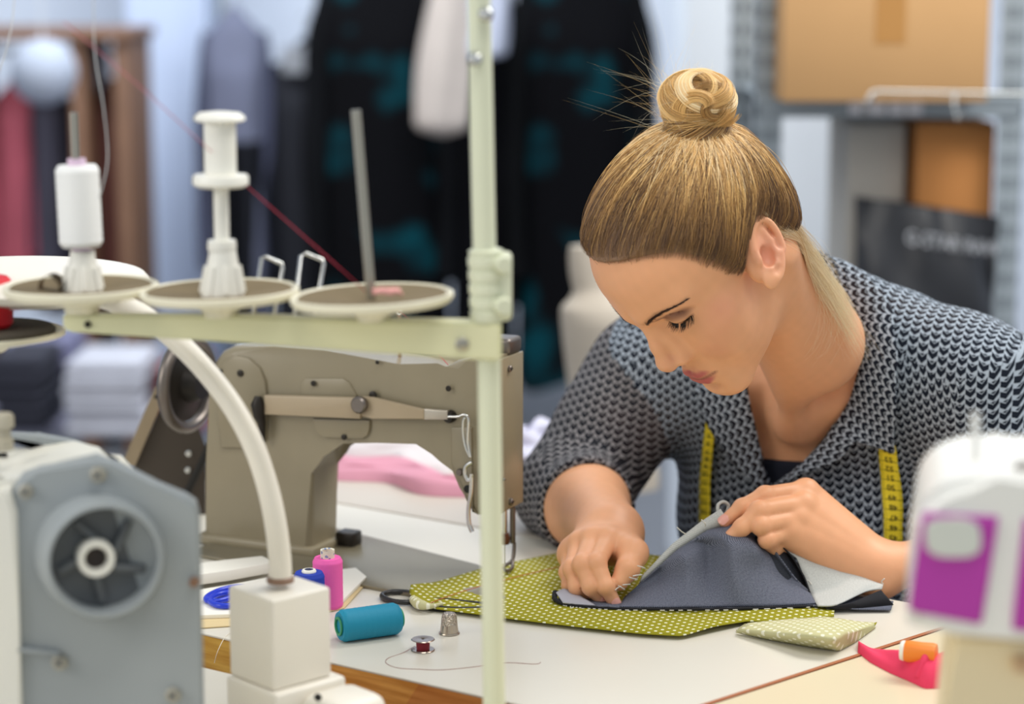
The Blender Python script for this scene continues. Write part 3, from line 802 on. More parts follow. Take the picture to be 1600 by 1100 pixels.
# bun: a core and winding locks
bd = proj(from_head(BASE))[0]
BUNC = W(1084, 160, from_head(BASE)[0][1] - 0.004)
b0 = from_head(BASE)[0]; BAX = nrm(BUNC - b0)
BU = nrm(np.cross(BAX, [0.3, 1, 0])); BV = np.cross(BAX, BU)
def bun_core():
    def fn(P):
        q = P - BUNC; l = np.stack([q @ BU, q @ BV, q @ BAX], 1).astype(F32)
        d = ell(l, (0, 0, 0), (0.0235, 0.0235, 0.021))
        return smin(d, cap(P, b0 - BAX * 0.01, BUNC, 0.024, 0.02), 0.015)
    v, f = surface_nets(lambda P: fn(P.astype(F32)), BUNC - 0.09, BUNC + 0.09, 0.0025)
    return np_mesh('hair_bun', v, f, mat('bun_core', '#a97c44', 0.6, noise=0.3, nscale=90), person)
bun_o = bun_core()
RNG = np.random.default_rng(12)
def bun_hair():
    paths, rads, cols = [], [], []
    k = 30; t = np.linspace(0, 1, k)
    cam_ax = nrm(ORG - BUNC); ux = nrm(np.cross([0, 0, 1.0], cam_ax)); uy = np.cross(cam_ax, ux)
    def add(p, w, r=0.00018):
        paths.append(p); rads.append(r * np.sqrt(np.clip(np.sin(np.pi * np.clip(t, .02, .98)), 0.05, 1)))
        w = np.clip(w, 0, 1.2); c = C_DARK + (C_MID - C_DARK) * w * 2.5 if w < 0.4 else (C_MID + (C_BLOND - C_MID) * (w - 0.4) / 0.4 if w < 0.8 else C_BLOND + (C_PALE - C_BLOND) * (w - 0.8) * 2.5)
        cols.append(np.tile(c, (k, 1)))
    # locks curling round a knot that faces the front
    for j in range(20):
        ti = RNG.normal(size=2) * 0.42; ax = nrm(cam_ax + ux * ti[0] + uy * (ti[1] + 0.25)); u = nrm(np.cross(uy, ax)); v = np.cross(ax, u)
        ph = RNG.random() * 6.28; turns = 0.55 + 0.6 * RNG.random(); Ra, Rb = 0.003 + 0.017 * RNG.random(), 0.018 + 0.013 * RNG.random(); dep = RNG.uniform(0.55, 1.0); wid = 0.005 + 0.005 * RNG.random(); tone = RNG.random()
        oc = ux * 0.003 + RNG.normal(size=3) * 0.002
        for i in range(260):
            s_ = RNG.uniform(-1, 1); a = ph + 0.10 * RNG.normal() + t * turns * 6.283
            R = (Ra + (Rb - Ra) * t ** 0.8) + s_ * wid * 0.55 + RNG.normal() * 0.0006
            dd = dep * 0.030 * np.sqrt(np.clip(1 - (R / 0.034) ** 2, 0.02, 1)) + 0.0015 * np.sin(3 * t + j) + RNG.normal() * 0.0006
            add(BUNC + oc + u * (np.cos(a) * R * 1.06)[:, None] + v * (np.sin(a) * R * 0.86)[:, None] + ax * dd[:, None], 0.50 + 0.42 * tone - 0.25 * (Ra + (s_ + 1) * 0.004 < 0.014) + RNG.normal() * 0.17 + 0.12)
    # outer wraps and the twisted foot of the bun
    for i in range(1500):
        R0 = 0.0285 - 0.004 * RNG.random(); a = RNG.random() * 6.283 + t * (1.2 + 0.8 * RNG.random())
        up = -0.020 + 0.016 * RNG.random() + 0.010 * t * RNG.random()
        add(BUNC + BU * (np.cos(a) * R0)[:, None] + BV * (np.sin(a) * R0)[:, None] + BAX * up[:, None], 0.42 + RNG.normal() * 0.22)
    for i in range(900):
        a = RNG.random() * 6.283 + t * 1.2; R = 0.031 - 0.006 * t + RNG.normal() * 0.0012
        add(b0 - BAX * 0.004 + BU * (np.cos(a) * R)[:, None] + BV * (np.sin(a) * R)[:, None] + BAX * (t * 0.016 + RNG.normal() * 0.002)[:, None], 0.35 + RNG.normal() * 0.25)
    return np.array(paths), np.array(rads), np.array(cols)
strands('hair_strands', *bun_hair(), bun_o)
RNG = np.random.default_rng(8)
def wisps():
    paths, cols, rads = [], [], []; k = 12; t = np.linspace(0, 1, k)[:, None]
    for i in range(80):        # flyaways at the foot of the bun and over it
        s = b0
        while True:
            a = RNG.random() * 6.283
            s = b0 + BU * np.cos(a) * 0.026 + BV * np.sin(a) * 0.026 + BAX * RNG.random() * 0.05
            if proj(s)[0, 0] < 1062: break
        d = nrm((s - b0) * 1.0 + BAX * (0.2 + RNG.random()) * 0.03 + RNG.normal(size=3) * 0.012); L = 0.015 + 0.028 * RNG.random()
        cv = RNG.normal(size=3) * 0.026
        paths.append(s + d * L * t + cv * t * t); cols.append(np.tile(C_PALE if i % 2 else C_BLOND, (k, 1))); rads.append(0.00009 * (1.05 - t[:, 0]))
    for i in range(420):        # short fuzz over the bun
        d0 = nrm(RNG.normal(size=3)); s = BUNC + d0 * 0.0285; d = nrm(np.cross(d0, RNG.normal(size=3)) + d0 * (0.25 + 0.5 * RNG.random()))
        if (s - b0) @ BAX < 0.008: s = s + BAX * 0.012
        L = 0.008 + 0.014 * RNG.random()
        paths.append(s + d * L * t - d0 * L * 0.35 * t * t + RNG.normal(size=3) * 0.004 * t * t); cols.append(np.tile(C_PALE if i % 3 else C_BLOND, (k, 1))); rads.append(0.00008 * (1.05 - t[:, 0]))
    return np.array(paths), np.array(rads), np.array(cols)
strands('hair_wisps', *wisps(), bun_o)
def nape():
    """loose lengths behind the ear falling onto the collar"""
    paths, cols, rads = [], [], []; k = 18; t = np.linspace(0, 1, k)
    for i in range(1500):
        u = RNG.random()
        s = np.array([6.6 - 2.5 * u + RNG.normal() * 0.2, -2.9 - 3.6 * u, 0.9 - 1.6 * u + RNG.normal() * 1.0])
        p0 = from_head(s)[0]
        v = RNG.random() ** 0.8
        e = np.array([1232 + 118 * v + RNG.normal() * 12, 440 + 112 * v - 30 * (1 - v) + RNG.normal() * 14])
        if RNG.random() < 0.55: e = np.array([1236 + 75 * RNG.random(), 420 + 95 * RNG.random()])
        p2 = W(e[0], e[1], 2.075 + 0.02 * RNG.random() - 0.035 * v)
        mid = (p0 + p2) / 2 + np.array([0.004, -0.012, 0.008]) + RNG.normal(size=3) * 0.003
        p = ((1 - t) ** 2)[:, None] * p0 + (2 * t * (1 - t))[:, None] * mid + (t ** 2)[:, None] * p2
        p += np.sin(t * 5 + RNG.random() * 6)[:, None] * RNG.normal(size=3) * 0.0028
        d = skin(p.astype(F32)); g = grad(skin, p.astype(F32))
        p = p + g * np.maximum(0, 0.003 + 0.002 * RNG.random() - d)[:, None]
        w = np.clip(0.35 + 0.6 * t + RNG.normal() * 0.2, 0, 1)[:, None]
        paths.append(p); cols.append(C_MID + (C_PALE * 0.95 - C_MID) * w); rads.append(0.00011 * (1.0 - 0.75 * t))
    return np.array(paths), np.array(rads), np.array(cols)
strands('loose_hair', *nape(), person)
def face_hairs(name, root, direc, length, curl, rad, col, n, k=7):
    t = np.linspace(0, 1, k)[:, None]; out = []
    for i in range(n):
        u = (i + RNG.random()) / n
        r = root(u); d = nrm(direc(u) + RNG.normal(size=3) * 0.10); L = length(u) * (0.8 + 0.4 * RNG.random())
        out.append(r + d * L * t + np.array(curl) * L * t * t)
    P = np.array(out); N = P.shape[0]
    W_ = from_head(P.reshape(-1, 3)).reshape(N, k, 3)
    return strands(name, W_, np.tile(rad * (1.05 - np.linspace(0, 1, k)), (N, 1)), np.tile(np.array(lin(col)[:3]), (N, k, 1)), person)
def snap(q, up=0.02):
    q = np.array(q, F32)[None]
    for _ in range(4):
        d = head_cm(q); g = grad(head_cm, q, 0.02); q = q - g * (d - up)[:, None]
    return q[0]
def along(pts):
    P = resample(pts, 40); S = np.array([snap(p) for p in P])
    return lambda u: S[min(39, int(u * 39.99))]
for sg in (1, -1):
    br = along([(sg * 1.2, 9.6, 2.75), (sg * 2.4, 9.4, 3.2), (sg * 3.6, 8.7, 3.55), (sg * 5.3, 7.0, 3.55)])
    face_hairs('eyebrow', lambda u: br(u) + np.array([0, 0, RNG.normal() * 0.09 * (1.2 - u)]), lambda u: np.array([sg * 0.75, -0.05 - 0.45 * u, 0.35 - 0.5 * u]), lambda u: 0.55 - 0.15 * u, (0, 0, 0.0), 0.00020, '#38221a', 300)
    la = along([(sg * 1.95, 8.4, 1.2), (sg * 3.2, 8.7, 1.04), (sg * 4.7, 7.4, 1.4)])
    face_hairs('eyelashes', la, lambda u: np.array([sg * (-0.25 + 0.9 * u), 0.75, -0.75]), lambda u: (0.55 + 0.35 * u) * (1 if sg > 0 else 1.5), (0, 0.35, 0.25), 0.00024, '#0d0808', 120)

M_NAIL = mat('fingernail', '#e3a596', 0.25, spec=0.6)
def nail(H, k, n_, fr):
    a, b = np.array(H[k][2]), np.array(H[k][3]); t = nrm(b - a); n = nrm(np.array(n_) - t * (np.array(n_) @ t)); s = np.cross(t, n); r = FR[k][3]
    c = b + t * r * 0.15 + n * r * 0.72; bm = bmesh.new(); g = 9; vs = {}
    for i in range(g):
        for j in range(g):
            x = (i / (g - 1) * 2 - 1); y = (j / (g - 1) * 2 - 1); w = math.sqrt(max(0.0, 1 - abs(x) ** 4))
            vs[i, j] = bm.verts.new(c + t * x * r * 0.85 + s * y * w * r * 0.72 + n * (r * 0.30 * (1 - (y * w) ** 2 * 0.95) - r * 0.16 * max(0, x) ** 2))
    for i in range(g - 1):
        for j in range(g - 1): bm.faces.new((vs[i, j], vs[i + 1, j], vs[i + 1, j + 1], vs[i, j + 1]))
    bmesh.ops.remove_doubles(bm, verts=bm.verts[:], dist=1e-6); bmesh.ops.solidify(bm, geom=bm.faces[:], thickness=0.0006)
    bm_obj('fingernail', bm, M_NAIL, person, 60)
for k_ in ('index', 'middle'): nail(LH, k_, (-0.05, -0.65, 0.75), 0)
for k_ in ('index', 'middle', 'ring'): nail(RH, k_, (0.15, -0.85, 0.45), 0)
# ---------------------------------------------------------------- room shell
def struct(name, c, size, m, rot=None, bev=0.0):
    o = obj_box(name, c, size, m, None, rot, bev); o['kind'] = 'structure'; return o
M_WALL = mat('wall_paint', '#dfe6f2', 0.9, noise=0.04, nscale=2)
M_FLOOR = mat('grey_floor', '#74767c', 0.55, noise=0.10, nscale=6, bump=0.05)
struct('floor', (0.2, 4.2, -0.05), (8.4, 8.0, 0.1), M_FLOOR)
struct('wall_back', (0.2, 7.65, 1.5), (8.4, 0.1, 3.0), M_WALL)
struct('wall_right', (4.35, 5.2, 1.5), (0.1, 5.0, 3.0), M_WALL)
struct('wall_left', (-3.95, 5.6, 1.5), (0.1, 4.2, 3.0), M_WALL)
# wall end (white pillar) beside the shelving
M_PILLAR = mat('white_plaster', '#dde3ea', 0.9, noise=0.03, nscale=3)
a = W(1112, 300, 4.6); b = W(1318, 300, 4.6)
struct('wall_pillar', ((a[0] + b[0]) / 2 - 0.01, 4.8, 1.5), (b[0] - a[0] + 0.09, 0.35, 3.0), M_PILLAR)
a = W(205, 300, 6.85); b = W(328, 300, 6.85)
struct('wall_pier', ((a[0] + b[0]) / 2, 6.98, 1.5), (b[0] - a[0], 0.25, 3.0), mat('blue_white_paint', '#cbd8f2', 0.9, noise=0.03, nscale=3))
# ---------------------------------------------------------------- steel shelving with boxes
M_STEEL = mat('galvanised_steel', '#9aa3a9', 0.45, 0.55, noise=0.12, nscale=30)
SD = 3.75
def post_mat():
    m = mat('slotted_steel', '#a3acb2', 0.45, 0.4); nt = m.node_tree; b = nt.nodes['Principled BSDF']; tc = nt.nodes.new('ShaderNodeTexCoord'); sx = nt.nodes.new('ShaderNodeSeparateXYZ')
    nt.links.new(tc.outputs['Object'], sx.inputs[0])
    f = mnode(nt, 'LESS_THAN', mnode(nt, 'FRACT', mnode(nt, 'MULTIPLY', sx.outputs[2], 24.0)), 0.5)
    gx = mnode(nt, 'LESS_THAN', mnode(nt, 'ABSOLUTE', mnode(nt, 'SUBTRACT', mnode(nt, 'FRACT', mnode(nt, 'MULTIPLY', sx.outputs[0], 46.0)), 0.5)), 0.24)
    mx = nt.nodes.new('ShaderNodeMix'); mx.data_type = 'RGBA'; nt.links.new(mnode(nt, 'MULTIPLY', f, gx), mx.inputs[0])
    mx.inputs[6].default_value = lin('#a3acb2'); mx.inputs[7].default_value = lin('#6a7378'); nt.links.new(mx.outputs[2], b.inputs['Base Color']); return m
M_POST = post_mat()
def shelf_unit():
    s = empty('shelving_unit', (W(1380, 500, SD)[0], SD + 0.2, 0), 'grey metal shelving with slotted posts behind the woman, boxes on it', 'shelf')
    ox, oy = s.location.x, s.location.y
    xl = W(1200, 300, SD)[0] - ox; xr = W(1574, 300, SD)[0] - ox
    for x in (xl, xr):
        for y in (-0.2, 0.24):
            bm = bmesh.new(); t = 0.0032; wv = 0.042
            add_box(bm, (x, y, 1.0), (wv, t, 2.0)); sx = 1 if x > 0 else -1
            add_box(bm, (x + sx * wv / 2, y + 0.02, 1.0), (t, 0.042, 2.0))
            p = bm_obj('post', bm, M_POST, s)
    for zp in (167, 640):
        z = W(1380, zp, SD)[2]
        bm = bmesh.new()
        add_box(bm, (0, 0.02, z + 0.014), (xr - xl + 0.02, 0.46, 0.003)); add_box(bm, (0, -0.205, z), (xr - xl + 0.03, 0.004, 0.036), bev=0.001)
        add_box(bm, (0, 0.245, z), (xr - xl + 0.03, 0.004, 0.036))
        sh = bm_obj('shelf_board', bm, M_STEEL, s)
        if zp == 167:
            bm = bmesh.new()
            for x0, x1 in ((1326, 1352), (1356, 1382), (1388, 1412), (1416, 1440)):
                a_, b_ = W(x0, 160, SD)[0] - ox, W(x1, 160, SD)[0] - ox
                add_box(bm, ((a_ + b_) / 2, -0.208, z + 0.001), (b_ - a_, 0.002, 0.028))
            bm_obj('price_label', bm, mat('label_card', '#f2f4fb', 0.7), sh)
    return s, ox, oy
SHELF, SX, SY = shelf_unit()
zsh = W(1380, 167, SD)[2] + 0.0157
M_CARD = mat('cardboard', '#bd9363', 0.85, noise=0.06, nscale=8); M_CARD2 = mat('brown_cardboard', '#bd7f45', 0.85, noise=0.06, nscale=8); M_TAPE = mat('packing_tape', '#b07f45', 0.35)
M_CARDG = mat('grey_cardboard', '#b3aea6', 0.85, noise=0.05, nscale=8)
def carton(px0, px1, pyt, pyb, d, dep, m, label, z0=None, tape=True, rz=0.0):
    a = W(px0, pyb, d); b = W(px1, pyt, d); z0 = a[2] if z0 is None else z0; hz = b[2] - z0; w = b[0] - a[0]
    e = empty('cardboard_box', ((a[0] + b[0]) / 2, d + dep / 2, z0), label, 'box', rz=rz)
    bm = bmesh.new(); add_box(bm, (0, 0, hz / 2), (w, dep, hz), bev=0.003); body = bm_obj('carton', bm, m, e, 35)
    bm = bmesh.new()
    for s in (-1, 1): add_box(bm, (0, s * (dep / 4 + 0.0008), hz + 0.0018), (w - 0.002, dep / 2 - 0.004, 0.003))
    bm_obj('flap', bm, m, e)
    if tape:
        bm = bmesh.new(); add_box(bm, (0.006, -dep / 2 - 0.0006, hz * 0.68), (0.05, 0.001, hz * 0.62)); add_box(bm, (0.006, 0, hz + 0.0038), (0.05, dep, 0.001))
        bm_obj('tape_strip', bm, M_TAPE, e)
    return e
carton(1222, 1552, -90, 155, SD - 0.12, 0.33, M_CARD, 'wide tan cardboard box with a tape strip on the upper shelf', zsh)
zlo = W(1380, 640, SD)[2] + 0.0157
carton(1424, 1556, 195, 560, SD + 0.04, 0.30, M_CARD2, 'tall orange brown cardboard box standing behind the black bag', zlo, False)
carton(1318, 1416, 196, 560, SD + 0.08, 0.25, M_CARDG, 'grey beige cardboard box left of the orange brown one', zlo, False)
# black carrier bag with pale lettering
def text_mesh(s, size, m, name, parent=None, fit=None):
    cu = bpy.data.curves.new(name, 'FONT'); cu.body = s; cu.size = size; cu.align_x = 'CENTER'; cu.align_y = 'CENTER'; cu.extrude = 0.0004
    o = bpy.data.objects.new(name, cu); COL.objects.link(o); dg = bpy.context.evaluated_depsgraph_get()
    me = bpy.data.meshes.new_from_object(o.evaluated_get(dg)); COL.objects.unlink(o); bpy.data.objects.remove(o)
    me.name = name; me.materials.clear(); me.materials.append(m)
    if fit:
        xs = [v.co.x for v in me.vertices]; k = fit / (max(xs) - min(xs))
        for v in me.vertices: v.co.x *= k
    return link(bpy.data.objects.new(name, me), parent)
def black_bag():
    d = SD - 0.02; a = W(1326, 640, d); b = W(1562, 306, d); w = b[0] - a[0]; h = b[2] - zlo
    e = empty('carrier_bag', ((a[0] + b[0]) / 2, d, zlo), 'black carrier bag with pale lettering on the lower shelf', 'bag')
    n, k = 26, 22; V = []; F = []
    for side in (0, 1):
        for j in range(k):
            for i in range(n):
                u = i / (n - 1) * 2 - 1; v = j / (k - 1)
                dep = 0.055 * (1 - v ** 3 * 0.75) * (1 - abs(u) ** 3) + 0.006 * math.sin(5 * u + 9 * v) + 0.004 * math.sin(13 * u * v + 2)
                top = h * (1 - 0.10 * (u + 1) / 2) if v > 0.99 else h * v * (1 - 0.10 * (u + 1) / 2 * v)
                V.append((u * w / 2 * (1 - 0.04 * math.sin(v * 3.1)), (-dep if side == 0 else dep), top))
    for side in (0, 1):
        o_ = side * n * k
        for j in range(k - 1):
            for i in range(n - 1):
                q = [o_ + j * n + i, o_ + j * n + i + 1, o_ + (j + 1) * n + i + 1, o_ + (j + 1) * n + i]
                F.append(q if side == 0 else q[::-1])
    for j in range(k - 1):
        for i in (0, n - 1):
            q = [j * n + i, (j + 1) * n + i, n * k + (j + 1) * n + i, n * k + j * n + i]; F.append(q if i == 0 else q[::-1])
    for i in range(n - 1): F.append([i + 1, i, n * k + i, n * k + i + 1])
    np_mesh('bag_body', np.array(V), np.array(F), mat('black_plastic_film', '#26272b', 0.4, noise=0.15, nscale=12), e)
    t = text_mesh('G-STAR RAW', 0.034, mat('bag_print', '#b6b8bd', 0.6), 'bag_lettering', e, w * 0.66)
    tx = 0.04
    for v in t.data.vertices:
        x = v.co.x + tx; u = x / (w / 2); vv = 0.86
        v.co = Vector((x, -0.055 * (1 - vv ** 3 * 0.75) * (1 - abs(u) ** 3) - 0.018 - v.co.z, h * 0.83 + v.co.y - 0.10 * h * (u + 0.6) / 2))
    return e
black_bag()
# chrome display rail with a hook, in front of the shelf beam
def hook_rail():
    d = SD - 0.24
    a = W(1366, 143, d); b = W(1640, 148, d)
    e = empty('hook_rail', tuple(a), 'thin chrome rail with a hanging hook along the shelf edge', 'rail')
    L = lambda p: tuple(np.array(p) - a)
    obj_tube('rod', [L(a), L(b)], 0.0032, M_RAIL, e)
    c = W(1490, 145, d)
    obj_tube('hook', smooth_path([L(c + np.array([0, -0.005, 0.004])), L(c + np.array([0, -0.012, -0.02])), L(c + np.array([0.004, -0.014, -0.04])), L(c + np.array([0.012, -0.02, -0.03]))]), 0.003, M_CHROME, e)
    obj_tube('bracket', smooth_path([L(a), L(a + np.array([-0.012, 0.0, -0.02])), L(a + np.array([-0.012, 0.034, -0.035]))]), 0.004, M_CHROME, e)
M_RAIL = mat('dull_chrome', '#a9a9a6', 0.35, 1.0)
M_CHROME = mat('chrome', '#d5d5d2', 0.22, 1.0)
hook_rail()
# ---------------------------------------------------------------- clothes on rails
def garment(name, px, py0, py1, wpx, d, dep, cols, label, group=None, seed=0, sleeves=True, neck=0.3, flare=1.05, cat='jacket', part='body', rz=0.0, panels=None, rough=0.85):
    """a garment hanging from its hook: shoulders, body with folds, sleeves"""
    rg = np.random.default_rng(seed)
    c = W(px, py0, d); bt = W(px, py1, d); h = c[2] - bt[2]; w = abs(W(px + wpx / 2, py0, d)[0] - W(px - wpx / 2, py0, d)[0])
    e = empty(name, (c[0], d, c[2]), label, cat, group, rz)
    m = cols[0] if not isinstance(cols[0], str) else mat(part + '_cloth', cols[0], rough, noise=0.22, nscale=9)
    n, k = 56, 40; V = []; ph = rg.random(5) * 6.28; fr = rg.integers(3, 9, 5)
    for j in range(k):
        v = j / (k - 1)
        sh = np.interp(v, [0, 0.02, 0.07, 0.14, 0.3, 1.0], [neck * 0.5, neck * 0.8, 0.80, 0.98, 0.92, flare])
        dp = np.interp(v, [0, 0.05, 0.2, 1.0], [0.35, 0.6, 1.0, 1.05])
        for i in range(n):
            a = 2 * math.pi * i / n; ca, sa = math.cos(a), math.sin(a)
            f = 1 + 0.10 * v * sum(math.sin(fr[q] * a + ph[q] + v * (q - 2)) for q in range(5)) / 2.2
            x = w / 2 * sh * math.copysign(abs(ca) ** 0.75, ca); y = dep / 2 * dp * math.copysign(abs(sa) ** 0.8, sa) * f
            V.append((x, y, -h * v + 0.02 * h * math.sin(3 * a + ph[0]) * (v > 0.97)))
    F = [[j * n + i, (j + 1) * n + i, (j + 1) * n + (i + 1) % n, j * n + (i + 1) % n] for j in range(k - 1) for i in range(n)]
    b = np_mesh(part, np.array(V), np.array(F), m, e)
    if sleeves:
        for s in (-1, 1):
            bm = bmesh.new()
            pts = smooth_path([(s * w * 0.40, 0, -h * 0.08), (s * w * 0.50, -dep * 0.12, -h * 0.22), (s * w * 0.53, -dep * 0.30, -h * 0.48), (s * w * 0.50, -dep * 0.42, -h * (0.74 + 0.06 * rg.random()))], 8)
            add_tube(bm, pts, [w * 0.115 * (1 - 0.25 * t) * (1 + 0.08 * math.sin(t * 17 + seed)) for t in np.linspace(0, 1, len(pts))], 14)
            bm_obj('sleeve', bm, mat('sleeve_cloth', cols[1], rough, noise=0.2, nscale=9, spec=0.1) if len(cols) > 1 else m, e, 60)
    for (u0, u1, v0, v1, colr) in (panels or []):
        bm = bmesh.new(); g = 8; vs = []
        for jj in range(g):
            for ii in range(g):
                u = u0 + (u1 - u0) * ii / (g - 1); v = v0 + (v1 - v0) * jj / (g - 1)
                yy = -dep / 2 * 1.04 * max(0.0, 1 - abs(u) ** 2.2) ** 0.5 - 0.012
                vs.append(bm.verts.new((u * w / 2, yy, -h * v)))
        for jj in range(g - 1):
            for ii in range(g - 1): bm.faces.new((vs[jj * g + ii], vs[jj * g + ii + 1], vs[(jj + 1) * g + ii + 1], vs[(jj + 1) * g + ii]))
        r = bmesh.ops.solidify(bm, geom=bm.faces[:], thickness=0.004)
        bm_obj('colour_panel', bm, mat('panel_cloth', colr, rough, noise=0.25, nscale=12), e, 60)
    hk = smooth_path([(0, 0, -0.01), (0, 0, 0.035), (0.014, 0, 0.055), (0.0, 0, 0.072), (-0.012, 0, 0.06)], 5)
    obj_tube('hanger_hook', hk, 0.002, M_CHROME, e, 6)
    return e
def rail(name, x0, x1, y, z, label, posts):
    e = empty(name, ((x0 + x1) / 2, y, 0), label, 'clothes rail'); ox = (x0 + x1) / 2
    obj_tube('rod', [(x0 - ox, 0, z), (x1 - ox, 0, z)], 0.012, M_STEEL, e, 12)
    for x in posts:
        obj_tube('post', [(x - ox, 0, 0.03), (x - ox, 0, z)], 0.012, M_STEEL, e, 12)
        obj_box('foot', (x - ox, 0, 0.015), (0.04, 0.45, 0.03), M_STEEL, e, None, 0.004)
    return e
def patch_mat(name, base, patch, lo_=0.54):
    m = mat(name, base, 0.9, spec=0.08); nt = m.node_tree; b = nt.nodes['Principled BSDF']; tc = nt.nodes.new('ShaderNodeTexCoord')
    n = nt.nodes.new('ShaderNodeTexNoise'); n.inputs['Scale'].default_value = 5.5; n.inputs['Detail'].default_value = 1.5
    nt.links.new(tc.outputs['Object'], n.inputs['Vector']); rp = nt.nodes.new('ShaderNodeValToRGB')
    rp.color_ramp.elements[0].position = lo_; rp.color_ramp.elements[0].color = lin(base); rp.color_ramp.elements[1].position = lo_ + 0.10; rp.color_ramp.elements[1].color = lin(patch)
    nt.links.new(n.outputs['Fac'], rp.inputs[0]); nt.links.new(rp.outputs[0], b.inputs['Base Color']); return m
M_JACK = patch_mat('black_and_teal_cloth', '#0b0b0e', '#083d46', 0.53); M_JACKB = mat('black_cloth', '#0c0c0f', 0.9, spec=0.08, noise=0.2, nscale=9)
J = 'jackets on the rail'
JZ = 1.335 - 6.3 * math.tan(PITCH + math.atan((-70 - 550) / FPX))
rail('clothes_rack', W(500, 0, 6.3)[0], W(1010, 0, 6.3)[0], 6.3, JZ + 0.065, 'grey rail holding the big black jackets in the middle distance', [W(545, 0, 6.3)[0], W(950, 0, 6.3)[0]])
garment('winter_jacket', 597, -66, 585, 200, 6.3, 0.26, [M_JACK, '#0b0c0f'], 'black jacket with teal patches hanging left of the white scarf', J, 3, panels=[], flare=1.06)
garment('winter_jacket', 754, -66, 600, 94, 6.3, 0.24, [M_JACKB, '#0d0e10'], 'plain black jacket hanging in the middle of the dark rail', J, 5, flare=1.1)
garment('winter_jacket', 908, -66, 590, 196, 6.3, 0.26, [M_JACK, '#0b0c0e'], 'black jacket with teal patches hanging right beside the pale dress form', J, 9, panels=[], flare=1.04)
def scarf(px, py0, py1, w0, w1, d, col, label, seed, bulge=0.5):
    a = W(px, py0, d); b = W(px - 14, py1, d); n = 24; k = 30; V = []; rg = np.random.default_rng(seed)
    for j in range(k):
        v = j / (k - 1); c = a + (b - a) * v; r = (w0 + (w1 - w0) * math.sin(v * math.pi * 0.62) ** 1.2) / 2 * (1 if v < 0.93 else math.sqrt(max(0.03, 1 - ((v - 0.93) / 0.07) ** 2)))
        for i in range(n):
            t = 2 * math.pi * i / n; f = 1 + 0.14 * math.sin(5 * t + 3 * v + seed) + 0.06 * math.sin(9 * t + seed)
            V.append((c[0] - a[0] + r * math.cos(t) * f, c[1] - a[1] + r * 0.55 * math.sin(t) * f, c[2] - a[2]))
    F = [[j * n + i, (j + 1) * n + i, (j + 1) * n + (i + 1) % n, j * n + (i + 1) % n] for j in range(k - 1) for i in range(n)]
    F.append([0, 1, 2, 3]); o = np_mesh('hanging_scarf', np.array(V), np.array(F), mat('scarf_cloth', col, 0.9, noise=0.1, nscale=14), None)
    o.location = a; return tag(o, label, 'scarf')
scarf(706, -60, 212, 0.075, 0.150, 6.0, '#bfb3aa', 'cream scarf hanging down between the black jackets left of the stand pole', 2)
scarf(772, -60, 92, 0.08, 0.11, 6.0, '#bfc3d4', 'pale lilac scarf end hanging just right of the stand pole', 4)
# grey and coloured clothes further left
LZ = W(420, -40, 6.6)[2]
rail('clothes_rack', W(325, 0, 6.6)[0], W(535, 0, 6.6)[0], 6.6, LZ + 0.07, 'grey rail with lilac grey and navy clothes behind the plastic spool', [W(345, 0, 6.6)[0], W(520, 0, 6.6)[0]])
G2 = 'clothes on the left rail'
garment('coat', 366, 10, 520, 100, 6.6, 0.2, ['#6d7187', '#4c4f63'], 'lilac grey coat with a navy lower half behind the white plastic spool', G2, 12, cat='coat', panels=[(-0.92, 0.92, 0.40, 0.99, '#1f212b')])
garment('coat', 478, 60, 560, 105, 6.6, 0.24, ['#1c1e27', '#171920'], 'navy coat hanging between the lilac grey coat and the black jackets', G2, 14, cat='coat', panels=[(-0.6, 0.3, 0.02, 0.10, '#c9cbd0')])
# wooden wardrobe frame with clothes and a round white object
M_WOOD = mat('brown_wood', '#7d5b45', 0.6, noise=0.2, nscale=12)
def wardrobe():
    d = 6.0; a = W(-60, 62, d); b = W(196, 62, d)
    e = empty('open_wardrobe', ((a[0] + b[0]) / 2, d, 0), 'open brown wooden wardrobe frame at the far left', 'wardrobe'); ox = e.location.x; w = b[0] - a[0]; z = a[2]
    for x in (-w / 2, 0.055 if False else w * 0.24, w / 2): obj_box('upright', (x, 0.1, z / 2), (0.035, 0.4, z), M_WOOD, e, None, 0.004)
    obj_box('top_board', (0, 0.1, z + 0.0155), (w + 0.06, 0.44, 0.03), M_WOOD, e, None, 0.004)
    obj_tube('rod', [(-w / 2 + 0.018, 0.1, z - 0.035), (w / 2 - 0.018, 0.1, z - 0.035)], 0.008, M_STEEL, e)
    return e, z
WR_, wz = wardrobe()
G3 = 'clothes in the wooden wardrobe'
def wgar(px, py1, wpx, c, label, seed, py0=None):
    z = wz - 0.035 - 0.075; d = 6.1
    py = 550 - FPX * math.tan(math.atan2(z - CAMZ, d) + PITCH)
    return garment('shirt', px, py, py1, wpx, d, 0.16, c, label, G3, seed, cat='shirt')
wgar(22, 470, 62, ['#a8505f', '#9b4758'], 'dusty red shirt at the left end of the wooden wardrobe', 21)
wgar(78, 480, 62, ['#413f4d', '#363440'], 'charcoal shirt hanging beside the dusty red one', 22)
wgar(172, 470, 48, ['#6d4038', '#633a30'], 'rust brown shirt at the right end of the wardrobe', 24)
ls = W(68, 112, 5.6)
lsh = obj_lathe('white_ball', [(0.0, -0.085)] + [(0.085 * math.sin(t), -0.085 * math.cos(t)) for t in np.linspace(0.25, 2.9, 16)] + [(0.0, 0.085)], (0, 0, 0), mat('pale_matte', '#aeb6c6', 0.8), None)  # plain pale ball, kind of object unknown
lsh.location = ls; tag(lsh, 'round white object in front of the wardrobe', 'lantern')
